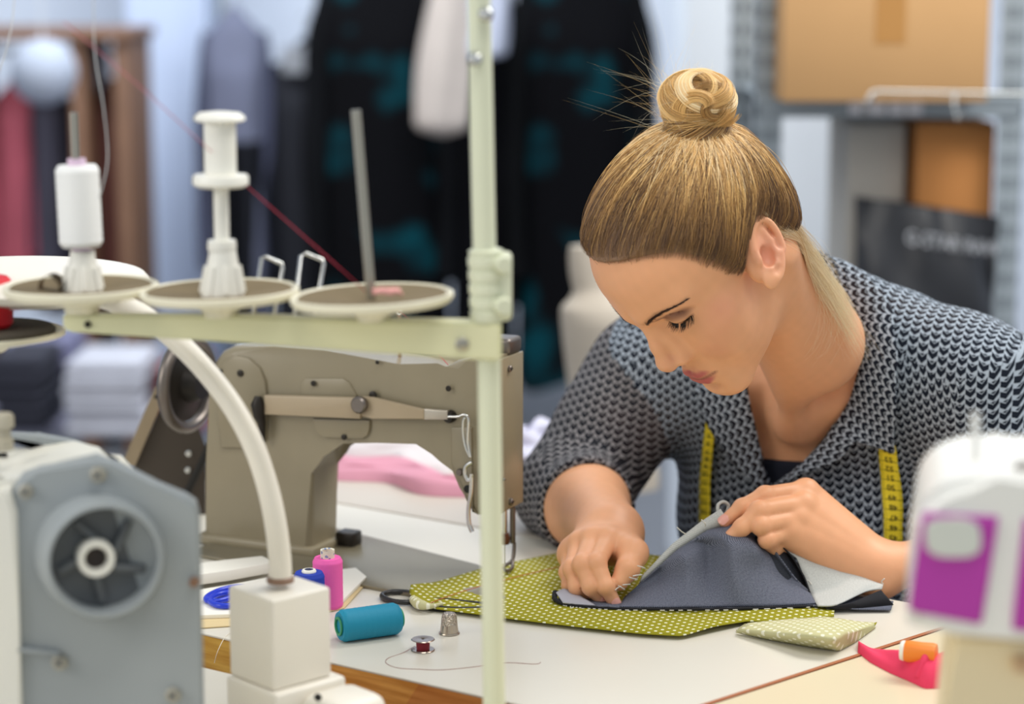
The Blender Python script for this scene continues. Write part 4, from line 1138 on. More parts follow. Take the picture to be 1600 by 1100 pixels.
cord_ = obj_tube('cord', [(0, 0, 0.08), (0, 0, 1.6)], 0.002, mat('white_cord', '#e8e8e8', 0.6), lsh, 6)
# low shelf with folded fabric stacks at the far left
def stack_shelf():
    d = 5.0; a = W(-40, 700, d); b = W(335, 700, d); z = W(100, 655, d)[2]
    e = empty('low_table', ((a[0] + b[0]) / 2, d + 0.25, 0), 'low grey side table with fabric piles behind the grey overlocker', 'table'); w = b[0] - a[0]
    obj_box('tabletop', (0, 0, z - 0.015), (w, 0.6, 0.03), mat('grey_board', '#8d8ca0', 0.6), e, None, 0.004)
    for sx in (-1, 1):
        for sy in (-1, 1): obj_box('leg', (sx * (w / 2 - 0.04), sy * 0.25, (z - 0.03) / 2), (0.04, 0.04, z - 0.03), M_STEEL, e, None, 0.003)
    return z, d
fz, fd = stack_shelf()
def folded(px, pyb, wpx, hgt, d, col, label, seed, dep=0.26, z0=None, group='fabric piles on the low table'):
    rg = np.random.default_rng(seed); c = W(px, pyb, d); z0 = fz if z0 is None else z0; w = wpx / FPX * d
    bm = bmesh.new(); k = max(2, int(hgt / 0.028)); t = hgt / k
    for i in range(k):
        vs = add_box(bm, (rg.normal() * 0.006, rg.normal() * 0.006, (i + 0.5) * t), (w * (1 - 0.05 * rg.random()), dep * (1 - 0.06 * rg.random()), t * 0.98), None, min(t * 0.42, 0.014), 3)
    o = bm_obj('folded_fabric', bm, mat('folded_cloth', col, 0.9, noise=0.15, nscale=14), None, 60); o.location = (c[0], d + dep / 2, z0)
    tag(o, label, 'fabric', group); return o
folded(25, 650, 85, 0.17, 4.85, '#2b2c38', 'charcoal fabric pile at the left end of the low table', 1)
folded(160, 650, 130, 0.17, 4.8, '#b9bac4', 'pale grey fabric pile on the low table behind the metal bar', 2)
folded(275, 650, 74, 0.15, 4.86, '#7a3230', 'dark red fabric pile at the right end of the low table', 3)
folded(160, 650, 120, 0.10, 5.17, '#46424f', 'dark grey fabric pile at the back of the low table', 4)
folded(60, 650, 110, 0.14, 5.2, '#6f6f8c', 'lilac fabric pile at the back left of the low table', 6)
# dress form
def dress_form():
    d = 3.35; c = W(948, 690, d)
    e = empty('dress_form', (c[0], d, 0), 'cream dress form torso on a stand left of the woman', 'dress form')
    cx = c[0]; zz = lambda py: W(950, py, d)[2]; hw = lambda x0, x1: (x1 - x0) / 2 / FPX * d * 1.01
    prof = [(385, 890, 932), (400, 888, 934), (430, 890, 940), (455, 896, 946), (468, 888, 975), (480, 876, 1000), (500, 876, 1022), (540, 880, 1025), (590, 886, 1020), (640, 892, 1012), (690, 888, 1018), (740, 880, 1030), (760, 880, 1030)]
    n = 36; V = []
    prof = [tuple(x) for x in resample(prof, 44)]
    for py, x0, x1 in prof:
        p0 = W(x0, py, d)[0] - cx; p1 = W(x1, py, d)[0] - cx; m_ = (p0 + p1) / 2; r = (p1 - p0) / 2
        for i in range(n):
            t = 2 * math.pi * i / n; V.append((m_ + r * math.cos(t), min(r * 0.72, 0.055) * math.sin(t), zz(py)))
    F = [[j * n + i, (j + 1) * n + i, (j + 1) * n + (i + 1) % n, j * n + (i + 1) % n] for j in range(len(prof) - 1) for i in range(n)]
    V.append((V[0][0] - (V[0][0] - V[n // 2][0]) / 2, 0, zz(382))); top = len(V) - 1
    F += [[top, i, (i + 1) % n, top] for i in range(n)]
    V.append((0, 0, zz(762))); bot = len(V) - 1; o_ = (len(prof) - 1) * n
    F += [[bot, o_ + (i + 1) % n, o_ + i, bot] for i in range(n)]
    bm = bmesh.new(); vv = [bm.verts.new(v) for v in V]
    for f in F:
        q = [vv[i] for k_, i in enumerate(f) if i not in f[:k_]]
        bm.faces.new(q)
    bm_obj('torso', bm, mat('cream_linen', '#b9ae9f', 0.9, noise=0.05, nscale=30), e, 60)
    obj_tube('pole', [(0, 0, 0.03), (0, 0, zz(755))], 0.014, M_STEEL, e)
    for k_ in range(3):
        a_ = k_ * 2.094 + 0.5; obj_tube('leg', [(0, 0, 0.08), (0.22 * math.cos(a_), 0.22 * math.sin(a_), 0.012)], 0.010, M_STEEL, e)
dress_form()
# ---------------------------------------------------------------- worktables
M_TOP = mat('white_laminate_top', '#dad5c8', 0.32, noise=0.02, nscale=5, spec=0.5)
def wood_edge_mat():
    m = mat('oak_edge', '#c07a2e', 0.45); nt = m.node_tree; b = nt.nodes['Principled BSDF']; tc = nt.nodes.new('ShaderNodeTexCoord')
    n = nt.nodes.new('ShaderNodeTexNoise'); mp = nt.nodes.new('ShaderNodeMapping'); mp.inputs['Scale'].default_value = (5, 5, 60)
    n.inputs['Scale'].default_value = 3; n.inputs['Detail'].default_value = 6
    rp = nt.nodes.new('ShaderNodeValToRGB'); rp.color_ramp.elements[0].color = lin('#c98736'); rp.color_ramp.elements[1].color = lin('#e8ab58')
    rp.color_ramp.elements[0].position = 0.35; rp.color_ramp.elements[1].position = 0.65
    nt.links.new(tc.outputs['Object'], mp.inputs[0]); nt.links.new(mp.outputs[0], n.inputs['Vector']); nt.links.new(n.outputs['Fac'], rp.inputs[0])
    # glued blocks of differing tone
    v = nt.nodes.new('ShaderNodeTexVoronoi'); v.feature = 'F1'; v.inputs['Scale'].default_value = 9
    nt.links.new(tc.outputs['Object'], v.inputs['Vector'])
    mx = nt.nodes.new('ShaderNodeMix'); mx.data_type = 'RGBA'; mx.blend_type = 'MULTIPLY'; mx.inputs[0].default_value = 0.35
    nt.links.new(rp.outputs[0], mx.inputs[6]); nt.links.new(v.outputs['Color'], mx.inputs[7]); nt.links.new(mx.outputs[2], b.inputs['Base Color'])
    return m
M_OAK = wood_edge_mat(); M_EDGE = mat('brown_edge_strip', '#a9643a', 0.5)
M_LEG = mat('grey_table_leg', '#8f9296', 0.5, 0.3)
A0 = T(320, 990)[:2]; B0 = T(760, 1089)[:2]; S0 = T(1110, 1100)[:2]; S1 = T(1450, 990)[:2]
e1 = (B0 - A0) / np.linalg.norm(B0 - A0); e2 = (S1 - S0) / np.linalg.norm(S1 - S0)
_m = np.array([e1, -e2]).T; _t = np.linalg.solve(_m, S0 - A0); CORNER = A0 + e1 * _t[0]
nF = np.array([-e1[1], e1[0]])          # away from the camera, across the table
DEPTH = float((T(870, 846)[:2] - CORNER) @ nF)
def table(name, poly, label, edge_m, top_m=M_TOP, thick=0.034, legs=True):
    c = np.mean(poly, 0); e = empty(name, (c[0], c[1], 0), label, 'table')
    P = [(p[0] - c[0], p[1] - c[1]) for p in poly]
    bm = bmesh.new(); add_prism(bm, P, TABLE - 0.0022, TABLE, bev=0.0006); bm_obj('laminate_top', bm, top_m, e)
    bm = bmesh.new(); add_prism(bm, P, TABLE - thick, TABLE - 0.0022); bm_obj('board_edge', bm, edge_m, e)
    if legs:
        for p in P:
            q = np.array(p) * (1 - 0.09 / max(0.1, np.linalg.norm(p)))
            bm = bmesh.new(); add_box(bm, (q[0], q[1], (TABLE - thick) / 2), (0.045, 0.045, TABLE - thick), math.atan2(e1[1], e1[0]), 0.003); bm_obj('leg', bm, M_LEG, e)
    return e
far = CORNER + e2 * DEPTH / (e2 @ nF)
fl = CORNER - e1 * 0.86
bl = fl + nF * DEPTH
table('worktable', [tuple(fl), tuple(CORNER), tuple(far), tuple(bl)], 'white topped worktable with an orange wooden front edge under the beige machine', M_OAK)
g = 0.0015; r1 = np.array([e2[1], -e2[0]])
rp0 = CORNER + r1 * g - e2 * 0.75
M_TOP2 = mat('cream_laminate_top', '#ddd0b0', 0.34, noise=0.02, nscale=5)
table('worktable', [tuple(rp0), tuple(rp0 + r1 * 0.75), tuple(rp0 + r1 * 0.75 + e2 * 1.25), tuple(rp0 + e2 * 1.25)], 'cream worktable at the right carrying the white and purple machine', M_EDGE, M_TOP2)
fp = CORNER - nF * 0.072 - e1 * 0.012
table('worktable', [tuple(fp - e1 * 1.4), tuple(fp), tuple(fp - e2 * 0.80), tuple(fp - e1 * 1.4 - e2 * 0.80)], 'white worktable in the left foreground under the grey overlocker', M_OAK)
# brown strip along the joint
bm = bmesh.new(); c_ = CORNER - e2 * 0.0; d_ = far
mid_ = (c_ + d_) / 2; ln = np.linalg.norm(d_ - c_)
add_box(bm, (0, 0, 0), (ln, 0.0042, 0.030), math.atan2(e2[1], e2[0]), 0.0004)
st = bm_obj('edge_strip', bm, M_EDGE, None); st.location = (mid_[0] + r1[0] * -0.0021, mid_[1] + r1[1] * -0.0021, TABLE - 0.0145)
tag(st, 'thin brown edging strip along the joint between the two white tables', 'edging')
# worktable behind with pale fabrics
q0 = T(884, 832)[:2]; q3 = T(905, 706)[:2]
M_TOP3 = mat('beige_laminate_top', '#c6bdb0', 0.4, noise=0.03, nscale=4)
table('worktable', [tuple(bl + e1 * 0.02 + nF * 0.004), tuple(bl + e1 * float((q0 - bl) @ e1) + nF * 0.004), tuple(q3), tuple(bl + e1 * 0.10 + nF * 0.30)], 'beige worktable behind the beige sewing machine with pale fabrics on it', M_LEG, M_TOP3)
def soft_pile(name, px, py, wx, wy, h, col, label, seed, rz=0.0, z=TABLE):
    rg = np.random.default_rng(seed); c = T(px, py); n, k = 30, 18; V = []; ph = rg.random(6) * 6.28
    for j in range(k):
        for i in range(n):
            u = i / (n - 1) * 2 - 1; v = j / (k - 1) * 2 - 1
            b = max(0.0, (1 - abs(u) ** 4) * (1 - abs(v) ** 4)) ** 0.5
            zz = h * b * (0.75 + 0.2 * math.sin(3 * u + ph[0]) * math.sin(2.5 * v + ph[1]) + 0.10 * math.sin(9 * u + 4 * v + ph[2]) + 0.06 * math.sin(14 * v + ph[3]))
            V.append((u * wx / 2 + 0.012 * math.sin(6 * v + ph[4]), v * wy / 2 + 0.012 * math.sin(7 * u + ph[5]), max(0.0, zz)))
    F = [[j * n + i, j * n + i + 1, (j + 1) * n + i + 1, (j + 1) * n + i] for j in range(k - 1) for i in range(n - 1)]
    bm = bmesh.new(); vv = [bm.verts.new(v) for v in V]
    for f in F: bm.faces.new([vv[i] for i in f])
    r = bmesh.ops.extrude_face_region(bm, geom=bm.faces[:])
    for x in r['geom']:
        if isinstance(x, bmesh.types.BMVert): x.co.z = 0.0005 if x.co.z < 0.002 else x.co.z * 0.0 + 0.0005
    o = bm_obj(name, bm, mat(name + '_cloth', col, 0.9, noise=0.08, nscale=20), None, 70)
    o.location = (c[0], c[1], z + 0.0002); o.rotation_euler = (0, 0, rz); return tag(o, label, 'fabric')
ra_ = math.atan2(e1[1], e1[0])
soft_pile('pink_fabric', 640, 752, 0.30, 0.07, 0.020, '#d394a6', 'pink fabric strip lying on the beige table seen under the machine arm', 1, ra_)
soft_pile('white_fabric', 600, 712, 0.22, 0.12, 0.030, '#d3cccd', 'white fabric heap on the beige table seen under the machine arm', 2, ra_)
soft_pile('lilac_fabric', 700, 704, 0.22, 0.09, 0.022, '#c9c6e4', 'pale lilac fabric on the beige table near the machine head', 3, ra_)
soft_pile('lilac_fabric', 862, 716, 0.13, 0.10, 0.045, '#c9c8da', 'crumpled pale lilac fabric left of the woman beyond the sleeve', 4, 0.4)
soft_pile('brown_fabric', 880, 738, 0.10, 0.06, 0.026, '#4a352d', 'dark brown cloth lying in front of the crumpled lilac fabric', 5, 0.2)
# ---------------------------------------------------------------- stool and lower body
M_TROU = mat('dark_trousers', '#3a3d45', 0.9, noise=0.1, nscale=40)
def legs():
    hip = PEL; fw = nrm(np.array([TF[0], TF[1], 0])); lt = nrm(np.array([TL[0], TL[1], 0]))
    def fn(P):
        P = P.astype(F32); d = ell(((P - hip) @ np.stack([lt, fw, [0, 0, 1]], 1)).astype(F32), (0, -0.01, 0.0), (0.178, 0.135, 0.105))
        for s in (-1, 1):
            h_ = hip + lt * s * 0.09 + np.array([0, 0, -0.02]); k_ = h_ + fw * 0.36 + lt * s * 0.04 + np.array([0, 0, -0.03]); a_ = k_ + fw * -0.04 + np.array([0, 0, k_[2] * -1 + 0.09])
            l_ = smin(cap(P, h_, k_, 0.082, 0.06), cap(P, k_, a_, 0.058, 0.042), 0.04)
            d = smin(d, l_, 0.03)
        return d
    v, f = surface_nets(fn, hip - np.array([0.6, 0.65, 0.56]), hip + np.array([0.45, 0.4, 0.2]), 0.009)
    np_mesh('trousers', v, f, M_TROU, person)
    for s in (-1, 1):
        h_ = hip + lt * s * 0.13; an = h_ + fw * 0.32
        def sf(P):
            q = ((P - np.array([an[0], an[1], 0.0])) @ np.stack([lt, fw, [0, 0, 1]], 1)).astype(F32)
            d = smin(ell(q, (0, 0.06, 0.038), (0.042, 0.125, 0.042)), cap(q, (0, -0.02, 0.04), (0, -0.01, 0.10), 0.038, 0.036), 0.03)
            return np.maximum(d, 0.004 - q[:, 2]).astype(F32)
        v, f = surface_nets(sf, np.array([an[0] - 0.25, an[1] - 0.25, -0.02]), np.array([an[0] + 0.25, an[1] + 0.25, 0.16]), 0.006)
        np_mesh('shoe', v, f, mat('shoe_leather', '#26221f', 0.5) if 'shoe_leather' not in bpy.data.materials else bpy.data.materials['shoe_leather'], person)
    s = empty('stool', (hip[0] - fw[0] * 0.02, hip[1] - fw[1] * 0.02, 0), 'round grey stool under the seated woman', 'stool')
    obj_lathe('seat', [(0, hip[2] - 0.135), (0.165, hip[2] - 0.135), (0.175, hip[2] - 0.125), (0.172, hip[2] - 0.104), (0, hip[2] - 0.100)], (0, 0, 0), mat('grey_seat', '#6d6f74', 0.7), s)
    for k_ in range(4):
        a_ = k_ * math.pi / 2 + 0.4; obj_tube('leg', [(0.12 * math.cos(a_), 0.12 * math.sin(a_), hip[2] - 0.135), (0.19 * math.cos(a_), 0.19 * math.sin(a_), 0.005)], 0.011, M_STEEL, s)
legs()
# ---------------------------------------------------------------- old beige industrial sewing machine
M_BEIGE = mat('beige_enamel', '#8c826b', 0.30, noise=0.13, nscale=16, bump=0.04, bscale=90, spec=0.5)
M_BEIGE2 = mat('beige_lever_enamel', '#a8977d', 0.4, noise=0.05, nscale=20)
M_BED = mat('worn_metal_bed', '#7b735f', 0.34, 0.30, noise=0.18, nscale=7)
M_DARK = mat('dark_metal', '#2f2b27', 0.4, 0.6, noise=0.15, nscale=40)
M_BOLT = mat('bolt_steel', '#78706a', 0.35, 0.8)
M_HOLE = mat('screw_hole', '#15130f', 0.7)
mrot = math.radians(-25); MX = np.array([math.cos(mrot), math.sin(mrot), 0]); MY = np.array([-math.sin(mrot), math.cos(mrot), 0]); MO = T(797, 897)
def ML(px, py, yl=-0.03):
    """machine-frame (x, z) of the sight line through px, py on the plane y = yl"""
    d = W(px, py, 1.0) - ORG; o = ORG - MO
    t = (yl - o @ MY) / (d @ MY); h = o + d * t
    return (float(h @ MX), float(h[2]))
def sewing_machine():
    e = empty('sewing_machine', tuple(MO), 'beige industrial sewing machine behind the thread stand', 'sewing machine'); e.rotation_euler = (0, 0, mrot)
    XZ = Matrix(((1, 0, 0, 0), (0, 0, -1, 0), (0, 1, 0, 0), (0, 0, 0, 1)))     # outline x,z ; extrude along -y
    def plate(name, px, y0, y1, m, bev=0.002, parent=e, zmin=None, seg=2):
        P = [ML(x, y, y0) for x, y in px]
        if zmin is not None: P = [(x, max(z, zmin)) for x, z in P]
        bm = bmesh.new(); add_prism(bm, P, -y1, -y0, XZ, bev, 0, seg); return bm_obj(name, bm, m, parent, 30)
    y0 = -0.03
    body = [(317, 878), (322, 720), (328, 600), (333, 566), (345, 549), (364, 541), (430, 541), (506, 547), (560, 557), (624, 569), (687, 581), (697, 573), (711, 564), (735, 559), (776, 558), (776, 806), (742, 807), (731, 791), (718, 762), (707, 736), (694, 712), (679, 698), (650, 694), (590, 692), (535, 693), (510, 696), (497, 704), (489, 718), (486, 740), (487, 880)]
    cst = plate('arm_casting', body, y0, y0 + 0.056, M_BEIGE, 0.008, e, 0.0, 4)
    # rounded cover plates and raised pads on the side
    cov = [(340, 640), (342, 590), (350, 566), (368, 556), (388, 560), (404, 574), (413, 595), (416, 625), (414, 690), (380, 700), (345, 700)]
    plate('side_cover', cov, y0 - 0.0035, y0 + 0.002, M_BEIGE, 0.0012)
    pad = [(488, 655), (577, 657), (577, 668), (574, 680), (566, 686), (505, 684), (495, 676)]
    plate('lower_cover', pad, y0 - 0.0035, y0 + 0.002, M_BEIGE, 0.0012)
    lid = [(470, 600), (476, 592), (536, 592), (545, 598), (557, 618), (545, 640), (470, 640)]
    plate('upper_cover', lid, y0 - 0.002, y0 + 0.002, M_BEIGE, 0.0008)
    fp_ = [(705, 668), (737, 668), (737, 800), (746, 804), (731, 788), (716, 752), (706, 724)]
    plate('head_guard', fp_, y0 - 0.002, y0 + 0.002, M_BEIGE, 0.0008)
    # knee lever bar
    lv = plate('lever_bar', [(412, 618), (562, 622), (566, 632), (562, 655), (412, 648)], y0 - 0.012, y0 - 0.005, M_BEIGE2, 0.0015)
    plate('lever_arm', [(560, 620), (580, 621), (662, 640), (662, 656), (580, 654), (560, 650)], y0 - 0.010, y0 - 0.005, M_BEIGE2, 0.0012)
    plate('lever_tip', [(662, 639), (699, 642), (699, 656), (662, 656)], y0 - 0.009, y0 - 0.004, mat('pale_steel', '#b9b1a4', 0.35, 0.6), 0.001)
    def disc(name, px, py, r, y_, h, m, parent=e):
        x, z = ML(px, py, y_); bm = bmesh.new(); add_lathe(bm, [(0, 0), (r, 0), (r, h * 0.7), (r * 0.8, h), (0, h)], (x, y_, z), (0, -1, 0), 20); return bm_obj(name, bm, m, parent, 40)
    disc('pivot_bolt', 563, 632, 0.0085, y0 - 0.012, 0.006, M_BOLT); disc('lever_joint', 705, 650, 0.0062, y0, 0.008, M_DARK)
    for px, py, r in ((345, 580, .0022), (376, 583, .0036), (490, 599, .0028), (538, 683, .0030), (701, 607, .0028), (583, 617, .004), (590, 566, .002)): disc('screw', px, py, r, y0 - 0.0036 if py > 575 else y0 - 0.003, 0.0016, M_DARK)
    # black thumb lever at the left
    x0, z0 = ML(402, 632, y0 - 0.014); x1, z1 = ML(409, 690, y0 - 0.010)
    bm = bmesh.new(); add_tube(bm, [(x0, y0 - 0.012, z0 + 0.008), (x0, y0 - 0.013, z0), (x0 + 0.001, y0 - 0.012, z0 - 0.012), (x0 + 0.003, y0 - 0.011, (z0 + z1) / 2), (x1, y0 - 0.009, z1)], [0.0035, 0.0072, 0.006, 0.0042, 0.0028], 12); bm_obj('thumb_lever', bm, M_DARK, e, 50)
    # take-up and presser-foot levers near the head
    P3 = lambda px, py, yy: (ML(px, py, yy)[0], yy, ML(px, py, yy)[1])
    yy = y0 - 0.010
    obj_tube('take_up_loop', smooth_path([P3(700, 651, yy), P3(716, 651, yy), P3(725, 648, yy), P3(732, 655, yy), P3(731, 690, yy), P3(735, 714, yy), P3(728, 700, yy), P3(724, 680, yy), P3(724, 658, yy), P3(728, 652, yy)], 6), 0.0014, M_CHROME, e, 8)
    obj_tube('thread_hook', smooth_path([P3(738, 722, yy), P3(728, 729, yy), P3(727, 742, yy), P3(733, 752, yy), P3(738, 742, yy)], 6), 0.0022, M_CHROME, e, 8)
    bm = bmesh.new(); add_tube(bm, smooth_path([P3(737, 740, yy), P3(736, 770, yy), P3(732, 795, yy), P3(733, 818, yy), P3(738, 831, yy)], 6), 0.0022, 10); bm_obj('foot_lever', bm, M_CHROME, e, 50)
    disc('thread_guide', 720, 737, 0.0035, y0 - 0.002, 0.005, M_BOLT); disc('guide_hole', 731, 764, 0.004, y0 - 0.002, 0.0012, M_HOLE)
    # face plate at the needle end
    xe = ML(776, 700, y0)[0]
    zt = ML(776, 562, y0)[1]; zb = ML(776, 803, y0)[1]
    bm = bmesh.new(); add_box(bm, (xe + 0.0016, y0 + 0.028, (zt + zb) / 2), (0.0032, 0.053, zt - zb), None, 0.001); fpl = bm_obj('face_plate', bm, M_BEIGE, e, 35)
    def ML_X(px, py, xl):
        d = W(px, py, 1.0) - ORG; o = ORG - MO; t = (xl - o @ MX) / (d @ MX); h = o + d * t
        return (xl, float(h @ MY), float(h[2]))
    for px, py, r in ((795, 576, .0032), (797, 784, .0036), (785, 749, .0014)):
        c = ML_X(px, py, xe + 0.003); bm = bmesh.new(); add_lathe(bm, [(0, 0), (r, 0), (r, 0.002), (r * .7, 0.003), (0, 0.003)], c, (1, 0, 0), 16); bm_obj('plate_screw', bm, M_BOLT, fpl, 40)
        bm = bmesh.new(); add_box(bm, (c[0] + 0.0032, c[1], c[2]), (0.0006, r * 1.5, r * 0.35)); bm_obj('screw_slot', bm, M_HOLE, fpl)
    for px, py, r, l in ((823, 634, .0036, .014), (826, 707, .0016, .012), (824, 768, .0014, .010)):
        c = ML_X(812, py, xe - 0.012); c = (c[0], y0 + 0.056, c[2]); bm = bmesh.new(); add_lathe(bm, [(0, 0), (r * .5, 0), (r * .5, l * .5), (r, l * .5), (r, l), (0, l)], c, (0, 1, 0), 14); bm_obj('tension_knob', bm, M_BOLT, e, 40)
    # cap and bright regulator on top of the head
    c = (xe - 0.008, y0 + 0.04, ML(770, 545, y0)[1])
    bm = bmesh.new(); add_box(bm, (xe - 0.010, y0 + 0.038, zt + 0.008), (0.026, 0.030, 0.016), None, 0.004, 3); bm_obj('head_cap', bm, M_BOLT, e, 40)
    # needle bar, needle, presser foot
    nx, ny = 0.0, 0.0
    obj_tube('presser_bar', [(0.0, 0.006, zb - 0.002), (0.0, 0.006, 0.030)], 0.0028, M_BOLT, e, 12)
    obj_tube('needle_bar', [(-0.006, 0.0, zb), (-0.006, 0.0, 0.040)], 0.0026, M_CHROME, e, 12)
    bm = bmesh.new(); add_lathe(bm, [(0, 0), (.0048, 0), (.0055, .006), (.0045, .011), (0, .011)], (-0.006, 0, 0.030), (0, 0, 1), 14); bm_obj('needle_clamp', bm, mat('copper_clamp', '#6e4a3a', 0.4, 0.6), e, 40)
    obj_tube('needle', [(-0.006, 0, 0.031), (-0.006, 0, 0.009)], 0.0006, M_CHROME, e, 8)
    bm = bmesh.new()
    for s in (-1, 1): add_tube(bm, smooth_path([(0.001, 0.008, 0.03), (0.001, 0.004, 0.014), (s * 0.005, -0.006, 0.0085), (s * 0.006, -0.020, 0.0088), (s * 0.005, -0.025, 0.0115)], 5), 0.0018, 8)
    bm_obj('presser_foot', bm, M_BOLT, e, 50)
    # thread post with eyelet on top of the arm and a small oil cap, tool bar
    obj_tube('thread_post', [P3(625, 574, 0.0), P3(624, 492, 0.0)], 0.0018, mat('brass_rod', '#b08f78', 0.35, 0.8), e, 10)
    obj_tube('eyelet', [P3(624, 492, 0.0), P3(627, 489, 0.0), P3(626, 484, 0.0), P3(622, 484, 0.0), P3(621, 489, 0.0)], 0.0012, M_CHROME, e, 8, True)
    bm = bmesh.new(); add_box(bm, (ML(398, 541, 0)[0], 0.0, ML(398, 543, 0)[1]), (0.038, 0.022, 0.008), None, 0.003); bm_obj('top_cover', bm, M_CHROME, e, 40)
    obj_tube('top_lever', smooth_path([P3(428, 541, -0.01), P3(450, 546, -0.01), P3(490, 549, -0.01), P3(506, 545, -0.01)], 5), 0.0012, M_BOLT, e, 8)
    # hand wheel at the left end, on the arm axis
    hx, hz = ML(322, 602, 0.0)
    bm = bmesh.new(); R = 0.046
    ring = [(R * math.cos(a), R * math.sin(a)) for a in np.linspace(0, 2 * math.pi, 41)[:-1]]
    add_tube(bm, [(hx - 0.022, y, hz + z) for y, z in ring], 0.0065, 10, closed=True); hw = bm_obj('hand_wheel', bm, M_BOLT, e, 50)
    bm = bmesh.new(); add_lathe(bm, [(0, 0), (.036, 0), (.038, .004), (.020, .008), (.015, .022), (0, .022)], (hx - 0.026, 0, hz), (1, 0, 0), 28); bm_obj('wheel_web', bm, M_DARK, hw, 40)
    # bed
    M_ = [(290, 868), (640, 933), (800, 962), (872, 925), (745, 887), (540, 834), (450, 812), (400, 825)]
    P = [T(x, y) - MO for x, y in M_]; P = [(float(p @ MX), float(p @ MY)) for p in P]
    bm = bmesh.new(); add_prism(bm, P, 0.0004, 0.0036, None, 0.0008); bm_obj('bed_plate', bm, M_BED, e, 30)
    cx0 = ML(317, 870, y0)[0]; cx1 = ML(488, 870, y0)[0]
    bm = bmesh.new(); add_box(bm, ((cx0 + cx1) / 2, y0 + 0.031, 0.006), (cx1 - cx0 + 0.012, 0.074, 0.010), None, 0.003); bm_obj('column_foot', bm, M_BEIGE, e, 40)
    bm = bmesh.new(); add_box(bm, (cx1 + 0.014, y0 + 0.05, 0.010), (0.022, 0.020, 0.016), None, 0.003); bm_obj('bed_stop', bm, M_DARK, e, 40)
    return e
sewing_machine()
def belt_guard():
    d = 2.30; o = W(255, 770, d); o[2] = TABLE
    e = empty('belt_guard', tuple(o), 'dark belt guard with a bare metal rail, left of the beige machine', 'belt guard')
    L = lambda px, py, dd=0.0: tuple(W(px, py, d + dd) - o)
    def pane(name, px, t, m):
        bm = bmesh.new(); a = [bm.verts.new(L(x, y)) for x, y in px]; b = [bm.verts.new(L(x, y, t)) for x, y in px]; n = len(px)
        bm.faces.new(a); bm.faces.new(b[::-1])
        for i in range(n): bm.faces.new((a[i], b[i], b[(i + 1) % n], a[(i + 1) % n]))
        return bm_obj(name, bm, m, e, 20)
    pane('guard_panel', [(262, 612), (300, 640), (322, 700), (322, 815), (190, 815), (205, 740)], 0.05, mat('brown_black_sheet', '#453c33', 0.5, 0.2, noise=0.1, nscale=20))
    r = pane('guard_rail', [(243, 604), (264, 603), (211, 728), (190, 726)], -0.010, mat('bare_rail', '#9a8a72', 0.4, 0.5, noise=0.15, nscale=30))
    for px, py in ((244, 620), (196, 722)):
        bm = bmesh.new(); add_lathe(bm, [(0, 0), (.0022, 0), (.0022, .0012), (0, .0012)], L(px, py, -0.010), (0, -1, 0), 12); bm_obj('rail_screw', bm, M_HOLE, r)
    for px, py in ((295, 708), (294, 734)):
        bm = bmesh.new(); add_lathe(bm, [(0, 0), (.0034, 0), (.0034, .002), (0, .003)], L(px, py, 0.0), (0, -1, 0), 14); bm_obj('guard_bolt', bm, M_CHROME, e, 40)
    obj_tube('cable', smooth_path([L(330, 690, -0.012), L(312, 730, -0.014), L(290, 775, -0.014), (L(282, 815, -0.014)[0], L(282, 815, -0.014)[1], 0.006)], 6), 0.004, M_HOLE, e, 10)
    return e
belt_guard()
